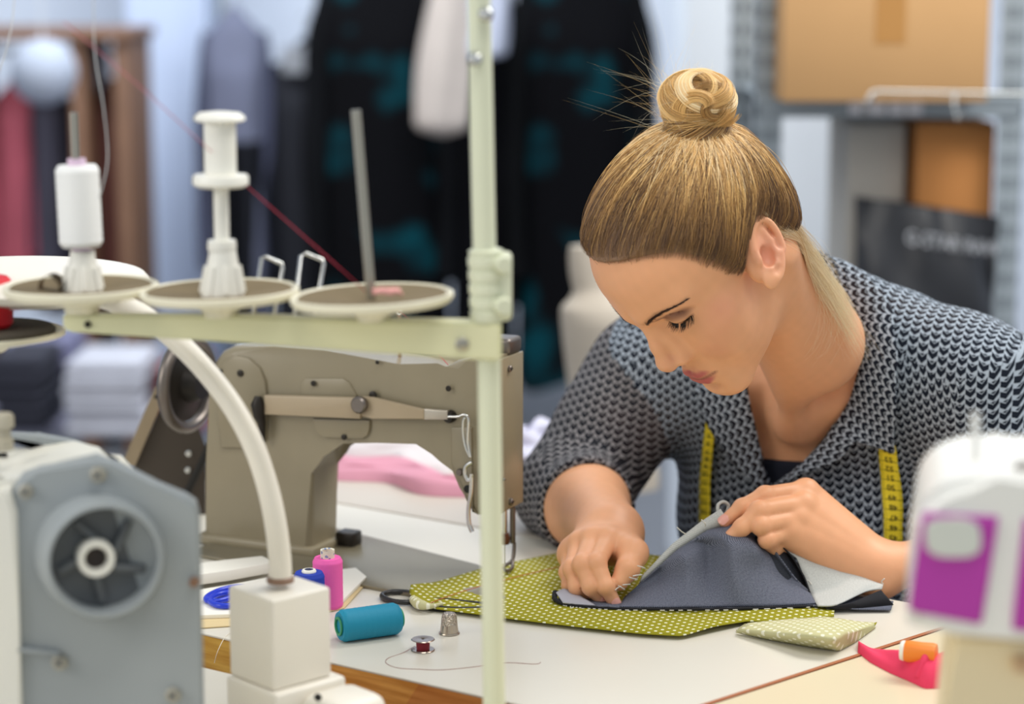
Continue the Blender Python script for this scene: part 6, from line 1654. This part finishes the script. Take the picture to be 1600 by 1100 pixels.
thread([onT(648, 1014, .002), onT(628, 1021), onT(606, 1029), onT(604, 1037), onT(622, 1044), onT(655, 1046), onT(690, 1047), onT(735, 1043), onT(790, 1036), onT(835, 1038), onT(845, 1035)], .00028, '#9c6f6a', 'loose thread trailing from the bobbin along the table front', 6)
thread([onT(360, 990, .0005), onT(352, 994, -.0002) + np.array([0, -.003, 0]), W(340, 1018, T(345, 995)[1] - .014), W(335, 1036, T(345, 995)[1] - .014)], .0003, '#e9e0cf', 'white thread end hanging over the wooden table edge', 6)
# white pads, clip and blue handled scissors at the left
def pad(name, px, h0, h1, m, label, cat):
    P = [T(x, y) for x, y in px]; c = np.mean(P, 0); bm = bmesh.new(); add_prism(bm, [(p[0] - c[0], p[1] - c[1]) for p in P], 0, h1 - h0, None, 0.0004)
    o = bm_obj(name, bm, m, None, 30); o.location = (c[0], c[1], TABLE + h0); return tag(o, label, cat)
M_PAPER = mat('white_card', '#efece2', 0.6); M_MANILA = mat('manila_card', '#d8c294', 0.7)
pad('card_folder', [(250, 945), (420, 918), (560, 900), (574, 912), (538, 952), (430, 975), (270, 986)], 0.0003, 0.0016, M_MANILA, 'manila card lying lowest under the white pads by the lamp', 'card')
pad('paper_pad', [(250, 940), (420, 912), (556, 895), (573, 909), (536, 946), (430, 966), (262, 972)], 0.0017, 0.0055, M_PAPER, 'white paper pad on the worktable behind the lamp base', 'pad')
pad('card_box', [(240, 915), (330, 902), (410, 893), (430, 903), (360, 916), (250, 932)], 0.0057, 0.016, M_PAPER, 'flat white card box at the back of the white pad', 'box')
def scissors(name, label, loops, blade, h, mh, mb, r):
    allp = [onT(*p, h) for l in loops for p in l]; o = np.mean(allp, 0); o[2] = TABLE + h
    e = empty(name, tuple(o), label, 'scissors')
    for l in loops: obj_tube('handle', [onT(*p, h + r) - o for p in smooth_path([np.array(q, float) for q in l], 6, True)], r, mh, e, 10, True)
    bm = bmesh.new(); P = [onT(*p) - o for p in blade]; add_prism(bm, [(p[0], p[1]) for p in P], 0.0005, 0.003, None, 0.0004); bm_obj('blade', bm, mb, e, 30)
    return e
scissors('scissors', 'blue handled scissors lying on the white pad left of the lamp base', [[(328, 952), (345, 942), (375, 940), (395, 948), (380, 958), (345, 961)], [(322, 950), (340, 938), (372, 931), (392, 936), (372, 944), (340, 954)]], [(388, 946), (392, 938), (470, 932), (472, 936)], 0.0058, mat('blue_plastic', '#1637c8', 0.3), M_CHROME, .0028)
scissors('scissors', 'black handled scissors half hidden under the green dotted fabric', [[(597, 936), (612, 930), (640, 931), (655, 938), (640, 946), (612, 944)], [(645, 948), (680, 943), (730, 947), (775, 953), (740, 957), (690, 956)]], [(690, 952), (700, 946), (860, 935), (862, 938)], 0.0004, mat('black_plastic', '#262424', 0.35), M_CHROME, .0026)
# pink pouch with an orange cap, across the joint
def pouch():
    pb = [(1340, 1020), (1360, 1036), (1390, 1052), (1422, 1066), (1445, 1077), (1478, 1076)]
    pt = [(1338, 1016), (1362, 1014), (1390, 1014), (1420, 1022), (1450, 1030), (1480, 1040)]
    a = resample(pb, 26); b_ = resample(pt, 26); k = 14; V = []; F = []
    o = T(1410, 1050); n = 26
    for i in range(n):
        u = i / (n - 1)
        for j in range(k):
            t = j / (k - 1); q = a[i] * (1 - t) + b_[i] * t
            # keep the plan position on the table and raise a soft ridge
            g = T(*a[i]) * (1 - t) + (T(*a[i]) + np.array([0.006, 0.050 * (0.62 + 0.38 * u), 0]) * 1.0) * t
            z = (0.004 + 0.020 * u) * math.sin(math.pi * min(1, max(0, t))) ** .7 + 0.0025 * math.sin(9 * u + 5 * t) * math.sin(math.pi * t) + .0006
            V.append((g[0] - o[0], g[1] - o[1], z))
    F = [[i * k + j, (i + 1) * k + j, (i + 1) * k + j + 1, i * k + j + 1] for i in range(n - 1) for j in range(k - 1)]
    nv = len(V); V += [(x, y, 0.0003) for x, y, z in V]
    F += [[q + nv for q in f[::-1]] for f in F]
    rim = [i * k for i in range(n)] + [(n - 1) * k + j for j in range(1, k)] + [i * k + k - 1 for i in range(n - 2, -1, -1)] + [j for j in range(k - 2, 0, -1)]
    for i in range(len(rim)): x, y = rim[i], rim[(i + 1) % len(rim)]; F.append([y, x, x + nv, y + nv])
    e = empty('fabric_pouch', (o[0], o[1], TABLE), 'coral pink cloth pouch lying over the brown joint of the tables', 'pouch')
    np_mesh('pouch_body', np.array(V), np.array(F), mat('coral_cloth', '#e8395f', 0.8, noise=0.08, nscale=60), e)
    bm = bmesh.new(); q = T(1446, 1070) - o; add_tube(bm, smooth_path([q + np.array([-.006, .002, .006]), q + np.array([0, .006, .020]), q + np.array([.004, .020, .025]), q + np.array([.006, .040, .016])], 6), .0035, 8); bm_obj('pouch_hem', bm, bpy.data.materials['coral_cloth'], e, 60)
    return o
po = pouch()
c = T(1437, 1060); 
e = empty('thread_reel', (c[0], c[1], TABLE + 0.0225), 'small orange reel lying on the coral pink pouch', 'reel'); ax = (0.85, -0.35, 0)
obj_lathe('orange_barrel', [(0, -.013), (.0085, -.013), (.0092, -.010), (.0088, 0), (.0092, .010), (.0085, .013), (0, .013)], (0, 0, 0), mat('orange_plastic', '#f08422', 0.45), e, ax, 28)
obj_lathe('white_end', [(0, -.0165), (.0078, -.0165), (.0086, -.0145), (.0084, -.0130), (0, -.0130)], (0, 0, 0), M_WHITE, e, ax, 28)
# ---------------------------------------------------------------- cloth being sewn
def sheet(name, rows, m, parent=None, thick=0.0010, n=60, origin=None, k=None, uvscale=1.0, smooth_k=True):
    """thin cloth through rows of 3-D points (each row resampled to n), rows joined smoothly"""
    R = np.array([resample(r, n) for r in rows])
    if k is not None:
        R = np.array([[q for q in smooth_path(list(R[:, i]), max(1, k // (len(rows) - 1)))] for i in range(n)]).transpose(1, 0, 2)
    kk = len(R); P = R.reshape(-1, 3)
    du = np.gradient(R, axis=1); dv = np.gradient(R, axis=0); N = np.cross(du, dv); N /= np.linalg.norm(N, axis=2, keepdims=True) + 1e-12; N = N.reshape(-1, 3)
    o = np.zeros(3) if origin is None else np.array(origin)
    V = np.concatenate([P + N * thick / 2, P - N * thick / 2]) - o; nv = kk * n; F = []
    for j in range(kk - 1):
        for i in range(n - 1):
            q = [j * n + i, j * n + i + 1, (j + 1) * n + i + 1, (j + 1) * n + i]; F.append(q); F.append([x + nv for x in q[::-1]])
    rim = [i for i in range(n)] + [j * n + n - 1 for j in range(1, kk)] + [(kk - 1) * n + i for i in range(n - 2, -1, -1)] + [j * n for j in range(kk - 2, 0, -1)]
    for i in range(len(rim)): x, y = rim[i], rim[(i + 1) % len(rim)]; F.append([y, x, x + nv, y + nv])
    F = np.array(F)
    s = np.cumsum(np.concatenate([np.zeros((kk, 1)), np.linalg.norm(np.diff(R, axis=1), axis=2)], 1), axis=1); t = np.cumsum(np.concatenate([np.zeros((1, n)), np.linalg.norm(np.diff(R, axis=0), axis=2)], 0), axis=0)
    uv = np.stack([s.ravel(), t.ravel()], 1) * uvscale; uv = np.concatenate([uv, uv])
    ob = np_mesh(name, V, F, m, parent, uv=uv[F].reshape(-1, 2)); ob.location = o if parent is None else (0, 0, 0)
    return ob
def dotted(name, base, dot, r, pitch, rot=0.0, object_xy=True):
    m = mat(name, base, 0.9, spec=0.2); nt = m.node_tree; b = nt.nodes['Principled BSDF']
    tc = nt.nodes.new('ShaderNodeTexCoord'); mp = nt.nodes.new('ShaderNodeMapping'); mp.inputs['Rotation'].default_value = (0, 0, rot); mp.inputs['Scale'].default_value = (1 / pitch,) * 3
    nt.links.new(tc.outputs['Object'], mp.inputs[0]); sx = nt.nodes.new('ShaderNodeSeparateXYZ'); nt.links.new(mp.outputs[0], sx.inputs[0])
    fx = mnode(nt, 'SUBTRACT', mnode(nt, 'FRACT', sx.outputs[0]), 0.5); fy = mnode(nt, 'SUBTRACT', mnode(nt, 'FRACT', sx.outputs[1]), 0.5)
    d = mnode(nt, 'SQRT', mnode(nt, 'ADD', mnode(nt, 'MULTIPLY', fx, fx), mnode(nt, 'MULTIPLY', fy, fy)))
    mx = nt.nodes.new('ShaderNodeMix'); mx.data_type = 'RGBA'; nt.links.new(mnode(nt, 'LESS_THAN', d, r / pitch), mx.inputs[0]); mx.inputs[6].default_value = lin(base); mx.inputs[7].default_value = lin(dot)
    n = nt.nodes.new('ShaderNodeTexNoise'); n.inputs['Scale'].default_value = 900; nt.links.new(tc.outputs['Object'], n.inputs['Vector'])
    bp = nt.nodes.new('ShaderNodeBump'); bp.inputs['Strength'].default_value = 0.3; bp.inputs['Distance'].default_value = 0.0006; nt.links.new(n.outputs['Fac'], bp.inputs['Height']); nt.links.new(bp.outputs['Normal'], b.inputs['Normal'])
    nt.links.new(mx.outputs[2], b.inputs['Base Color']); return m
M_GREEN = dotted('green_dotted_cotton', '#969022', '#eef0d2', 0.00155, 0.0076, math.radians(-33))
M_GREENU = dotted('pale_dotted_back', '#c3bf92', '#e8e6d0', 0.0017, 0.0076, math.radians(-20))
def green():
    fr = [(640, 938), (652, 951), (680, 958), (720, 963), (800, 974), (900, 986), (1000, 997), (1065, 1001), (1100, 993), (1165, 978), (1235, 977), (1303, 970)]
    bk = [(642, 930), (662, 923), (690, 914), (760, 893), (830, 879), (885, 868), (950, 866), (1040, 876), (1140, 905), (1230, 930), (1304, 946)]
    a = resample(fr, 60); c = resample(bk, 60); rows = []
    for j in range(14):
        t = j / 13; row = []
        for i in range(60):
            u = i / 59; q = T(*(a[i] * (1 - t) + c[i] * t))
            bed = 0.0045 if (t > 0.35 and u < 0.5) else 0.0030
            z = 0.0042 + 0.0012 * math.sin(15 * u + 4 * t) * math.sin(math.pi * t) + (0.006 * max(0, 1 - u / 0.06) if True else 0) * (0.4 + 0.6 * t) + 0.002 * math.exp(-((u - .72) / .05) ** 2) * max(0, 1 - t * 3)
            row.append(q + np.array([0, 0, z]))
        rows.append(row)
    o = T(950, 940)
    e = empty('dotted_fabric', tuple(o), 'olive green cotton with white dots spread under the denim', 'fabric')
    shp = lambda rr: [[p - o for p in r] for r in rr]
    sheet('cotton_panel', shp(rows), M_GREEN, e, 0.0009, 70)
    # turned corner showing the pale back
    lo_ = [T(1150, 988, 0.0012), T(1200, 999, .001), T(1262, 1010, .001), T(1310, 1017, .001), T(1335, 1004, .001), T(1368, 980, .001)]
    mi_ = [T(1155, 984, 0.006), T(1205, 989, .011), T(1262, 994, .018), T(1304, 1000, .017), T(1330, 992, .012), T(1366, 978, .004)]
    up_ = [T(1166, 978, 0.008), T(1225, 976, .013), T(1280, 978, .019), T(1318, 983, .018), T(1342, 982, .012), T(1366, 975, .005)]
    bk_ = [T(1168, 974, 0.0070), T(1230, 968, .010), T(1290, 964, .012), T(1320, 968, .012), T(1345, 972, .008), T(1366, 973, .004)]
    sheet('turned_corner', shp([lo_, mi_, up_, bk_]), M_GREENU, e, 0.0009, 40, None, 12)
    sheet('under_fold', shp([[T(1150, 985, .0016), T(1225, 1000, .0016), T(1300, 1010, .0016)], [T(1170, 970, .0022), T(1240, 970, .0022), T(1310, 978, .0022)]]), M_GREENU, e, 0.0008, 20)
    sheet('corner_tip', shp([[T(1338, 984, .0052), T(1352, 985, .0030), T(1366, 980, .002)], [T(1345, 975, .010), T(1358, 976, .007), T(1370, 972, .004)]]), M_GREEN, e, 0.0009, 10)
    # rolled tip at the left
    bm = bmesh.new(); add_tube(bm, smooth_path([T(645, 936, .006) - o, T(655, 944, .007) - o, T(672, 947, .007) - o, T(690, 944, .006) - o], 6), [0.0035 + 0.0015 * math.sin(i * .3) for i in range(19)], 10); bm_obj('rolled_tip', bm, M_GREENU, e, 60)
    bm = bmesh.new(); add_tube(bm, smooth_path([T(668, 944, .0066) - o, T(720, 925, .0062) - o, T(800, 903, .0066) - o, T(880, 884, .0066) - o], 8), .0004, 6); bm_obj('red_stitching', bm, mat('red_stitch', '#b5552e', 0.7), e)
green()
def denim_mat(name, base, light, k=0.45):
    m = mat(name, base, 0.88, spec=0.2); nt = m.node_tree; b = nt.nodes['Principled BSDF']; uv = nt.nodes.new('ShaderNodeUVMap'); uv.uv_map = 'cloth'
    sx = nt.nodes.new('ShaderNodeSeparateXYZ'); nt.links.new(uv.outputs[0], sx.inputs[0])
    w = mnode(nt, 'SINE', mnode(nt, 'MULTIPLY', mnode(nt, 'ADD', sx.outputs[0], mnode(nt, 'MULTIPLY', sx.outputs[1], 1.3)), 6.283 / 0.0021))
    n = nt.nodes.new('ShaderNodeTexNoise'); n.inputs['Scale'].default_value = 700; n.inputs['Detail'].default_value = 3; nt.links.new(uv.outputs[0], n.inputs['Vector'])
    f = mnode(nt, 'ADD', mnode(nt, 'MULTIPLY', w, 0.28), mnode(nt, 'ADD', n.outputs['Fac'], -0.05)); mx = nt.nodes.new('ShaderNodeMix'); mx.data_type = 'RGBA'; nt.links.new(f, mx.inputs[0])
    mx.inputs[6].default_value = lin(base); mx.inputs[7].default_value = lin(light); nt.links.new(mx.outputs[2], b.inputs['Base Color']); return m
M_DEN = denim_mat('grey_blue_denim', '#343846', '#858998'); M_DENB = denim_mat('pale_denim_back', '#a3a6a3', '#d6d7d2'); M_DENK = mat('black_denim_edge', '#15151b', 0.9, noise=0.3, nscale=300); M_DEND = denim_mat('shaded_denim', '#23262e', '#474a52')
def denim():
    o = T(1120, 946); e = empty('denim_piece', tuple(o), 'grey blue denim piece with pale turned edges held in her hands', 'fabric')
    L = lambda px, py, d: W(px, py, d) - o
    G = lambda px, py, h=.006: T(px, py, h) - o
    # strip lying flat along the seam
    sheet('base_strip', [[G(872, 942, .0058), G(900, 947, .0058), G(965, 951, .0058), G(1060, 952, .0058), G(1160, 951, .0058), G(1275, 947, .0058), G(1340, 952, .0040), G(1392, 953, .0030)], [G(874, 928, .0075), G(910, 935, .0062), G(965, 941, .0062), G(1060, 936, .0062), G(1160, 930, .0062), G(1275, 926, .0062), G(1340, 932, .0045), G(1396, 940, .0034)]], M_DEN, e, 0.0012, 60)
    bm = bmesh.new(); edge = smooth_path([G(868, 926, .011), G(867, 936, .0085), G(880, 943, .007), G(905, 947, .0066), G(965, 951, .0066), G(1060, 952, .0066), G(1160, 951, .0066), G(1270, 947, .0066)], 10)
    add_tube(bm, edge, [.0030 - .0016 * min(1, i / 24) + .0003 * math.sin(i * 1.7) for i in range(len(edge))], 8); bm_obj('black_edge', bm, M_DENK, e, 60)
    st = bmesh.new(); E_ = smooth_path([G(880, 946, .0085), G(905, 949.5, .008), G(965, 953, .0078), G(1060, 953.6, .0078), G(1160, 952.6, .0078), G(1270, 948.6, .0078)], 14)
    for i in range(0, len(E_) - 2, 2):
        if (i // 2) % 5 != 3: add_tube(st, [E_[i], E_[i + 1]], .00045, 5)
    bm_obj('white_stitching', st, mat('white_stitch', '#d9d6cd', 0.8), e)
    sheet('pale_inside', [[G(869, 926, .013), G(880, 920, .013), G(896, 924, .010)], [G(880, 942, .0085), G(900, 944, .0080), G(930, 946, .0075)]], mat('pale_lilac_inside', '#b3b1ba', 0.9), e, .001, 12)
    # raised flap facing the camera
    bot = [G(968, 948, .0070), G(1040, 949, .0072), (G(1120, 948, .0072)), G(1200, 947, .0072), G(1275, 943, .0072)]
    d0 = T(1120, 948)[1]
    m1 = [L(975, 935, 1.957), L(1030, 912, 1.965), L(1075, 904, 1.950), L(1110, 893, 1.966), L(1145, 893, 1.942), L(1195, 892, 1.958), L(1230, 905, 1.972), L(1262, 922, 1.964)]
    m2 = [L(985, 925, 1.962), L(1030, 896, 1.974), L(1070, 872, 1.960), L(1105, 852, 1.982), L(1140, 848, 1.956), L(1178, 852, 1.960), L(1210, 872, 1.984), L(1240, 900, 1.972)]
    top = [L(1000, 912, 1.966), L(1060, 858, 1.976), L(1105, 829, 1.982), L(1150, 818, 1.984), L(1196, 838, 1.980)]
    sheet('flap', [bot, m1, m2, top], M_DEN, e, 0.0012, 60, None, 24)
    # pale selvedge along the upper edge, behind the flap
    sheet('selvedge', [[L(998, 914, 1.9685), L(1058, 862, 1.979), L(1102, 833, 1.985), L(1140, 818, 1.987)], [L(1003, 900, 1.970), L(1050, 850, 1.981), L(1095, 815, 1.988), L(1126, 795, 1.990)]], M_DENB, e, .0012, 40)
    bm = bmesh.new(); add_tube(bm, smooth_path([L(1122, 800, 1.992), L(1122, 789, 1.994), L(1130, 784, 1.998), L(1138, 789, 2.000), L(1136, 800, 1.999)], 6), .0016, 8); bm_obj('selvedge_loop', bm, M_DENB, e, 60)
    # fold under her fingers, its shade painted in with darker denim
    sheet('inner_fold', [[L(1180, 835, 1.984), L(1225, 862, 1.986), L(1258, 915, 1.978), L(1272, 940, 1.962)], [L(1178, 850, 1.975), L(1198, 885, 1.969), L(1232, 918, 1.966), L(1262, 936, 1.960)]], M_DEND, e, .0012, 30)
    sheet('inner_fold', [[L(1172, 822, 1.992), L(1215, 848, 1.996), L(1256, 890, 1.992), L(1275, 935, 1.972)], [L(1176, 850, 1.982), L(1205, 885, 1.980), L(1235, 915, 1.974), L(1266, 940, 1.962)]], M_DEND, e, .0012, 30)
    # pale facing on the right
    sheet('facing', [[L(1213, 847, 1.988), L(1245, 872, 1.980), L(1256, 900, 1.972), L(1266, 930, 1.962), G(1278, 947, .0075)], [L(1222, 852, 1.990), L(1275, 880, 1.984), L(1300, 896, 1.978), L(1310, 918, 1.968), G(1308, 945, .0085)], [L(1228, 858, 1.992), L(1300, 886, 1.986), L(1345, 904, 1.980), L(1362, 914, 1.972), L(1352, 925, 1.962)], [L(1232, 862, 1.993), L(1310, 888, 1.988), L(1360, 908, 1.983), L(1380, 914, 1.978), L(1378, 920, 1.968)]], M_DENB, e, .0012, 40, None, 12)
    sheet('back_strip', [[G(1290, 950, .006), G(1330, 942, .010), G(1376, 922, .016)], [G(1300, 952, .004), G(1345, 951, .004), G(1396, 945, .004)]], M_DENK, e, .0012, 30)
    bm = bmesh.new(); add_tube(bm, smooth_path([L(1213, 846, 1.985), L(1236, 868, 1.977), L(1250, 890, 1.971), L(1258, 905, 1.967), L(1268, 934, 1.957)], 8), .0009, 6); bm_obj('black_edge', bm, M_DENK, e)
    # loose white thread ends
    rg = np.random.default_rng(11)
    ends = [(1072, 835, -14, -11), (1102, 822, -6, -10), (1008, 888, -12, -4), (1003, 898, -14, 2), (996, 905, -13, -3), (985, 913, -12, 1), (976, 921, -10, -6), (970, 916, -9, 6), (1258, 905, 10, 8), (1380, 912, 2, -8)]
    for px, py, dx, dy in ends:
        d_ = 1.972 - 0.0002 * (1100 - px) if px < 1200 else 1.972
        pts = smooth_path([L(px, py, d_), L(px + dx * .5 + rg.normal() * 2, py + dy * .4, d_ - .004), L(px + dx, py + dy, d_ - .006)], 5)
        obj_tube('loose_thread', pts, .00055, bpy.data.materials['white_stitch'], e, 6)
denim()
# ---------------------------------------------------------------- measuring tape round her neck
def tape_mat():
    m = mat('yellow_tape', '#f2cf12', 0.45); nt = m.node_tree; b = nt.nodes['Principled BSDF']; uv = nt.nodes.new('ShaderNodeUVMap'); uv.uv_map = 'cloth'
    sx = nt.nodes.new('ShaderNodeSeparateXYZ'); nt.links.new(uv.outputs[0], sx.inputs[0]); A = lambda op, a, b_=None: mnode(nt, op, a, b_)
    cm = A('LESS_THAN', A('FRACT', A('MULTIPLY', sx.outputs[0], 1 / TSTEP)), 0.07)
    mm = A('MULTIPLY', A('LESS_THAN', A('FRACT', A('MULTIPLY', sx.outputs[0], 5 / TSTEP)), 0.28), A('LESS_THAN', sx.outputs[1], 0.0035))
    mx = nt.nodes.new('ShaderNodeMix'); mx.data_type = 'RGBA'; nt.links.new(A('MAXIMUM', cm, A('MULTIPLY', mm, 0.8)), mx.inputs[0]); mx.inputs[6].default_value = lin('#ffe838'); mx.inputs[7].default_value = lin('#4a3f10'); nt.links.new(mx.outputs[2], b.inputs['Base Color']); return m
TSTEP = 0.0105
M_YEL = tape_mat(); M_INK = mat('tape_ink', '#1d1a10', 0.6)
def tape():
    e = empty('measuring_tape', tuple(NB), 'yellow measuring tape hanging round her neck under the collar', 'measuring tape')
    W_ = lambda P: P - NB
    def strip(name, lpx, rpx, lift):
        ob, P = drape(name, lpx, rpx, M_YEL, e, 60, 5, lift, 0.0, 0.0006)
        for v in ob.data.vertices: v.co = Vector(v.co) - Vector(NB)
        return ob, P
    oR, PR = strip('tape_end', [(1373, 684), (1376, 740), (1380, 800), (1379, 868)], [(1400, 690), (1405, 740), (1408, 800), (1408, 868)], 0.006)
    oL, PL = strip('tape_end', [(1111, 636), (1104, 700), (1101, 750), (1100, 815)], [(1127, 640), (1120, 700), (1117, 750), (1116, 815)], 0.007)
    # hidden run round the back of the neck, under the collar
    a = PR[0].mean(0); b = PL[0].mean(0)
    loc = [to_torso(a[None])[0], (0.105, 0.055, 0.03), (0.098, 0.0, 0.085), (0.07, -0.06, 0.10), (0.0, -0.085, 0.10), (-0.07, -0.06, 0.10), (-0.095, 0.0, 0.085), (-0.09, 0.05, 0.03), to_torso(b[None])[0]]
    P = np.array(smooth_path([from_torso(np.array(q, float))[0] for q in loc], 8)).astype(F32)
    for _ in range(4):
        d = blouse_full(P); g_ = grad(blouse_full, P, 1e-3); P -= g_ * (d + 0.003)[:, None]
    t_ = np.gradient(P, axis=0); nn = grad(blouse_full, P, 2e-3); side = np.cross(t_, nn); side /= np.linalg.norm(side, axis=1, keepdims=True)
    sheet('tape_back', [P - side * .0075 - NB, P + side * .0075 - NB], M_YEL, e, .0006, 60)
    # printed numbers, upside down as worn
    for PP, vals, up in ((PR, list(range(54, 44, -1)), 1), (PL, list(range(3, 15)), 1)):
        s = np.r_[0, np.cumsum(np.linalg.norm(np.diff(PP[:, 2], axis=0), axis=1))]
        k = 0.6
        for v_ in vals:
            sv = k * TSTEP + 0.002; k += 1.0
            if sv > s[-1] - 0.003: break
            f_ = np.interp(sv, s, np.arange(len(s))); i = int(f_); fr = f_ - i
            c = PP[i] * (1 - fr) + PP[min(i + 1, len(PP) - 1)] * fr
            across = nrm(c[-1] - c[0]); along_ = nrm(PP[min(i + 1, len(PP) - 1), 2] - PP[i, 2]); n_ = nrm(np.cross(across, along_)); n_ = n_ if n_ @ (ORG - c[2]) > 0 else -n_
            tm = text_mesh(str(v_), 0.0085, M_INK, 'tape_number', e)
            M3 = np.stack([-across, along_, n_], 1)
            for q in tm.data.vertices: q.co = Vector(M3 @ np.array([q.co.x, q.co.y, q.co.z * 0.2]) + c[2] + n_ * 0.0012 - NB)
tape()
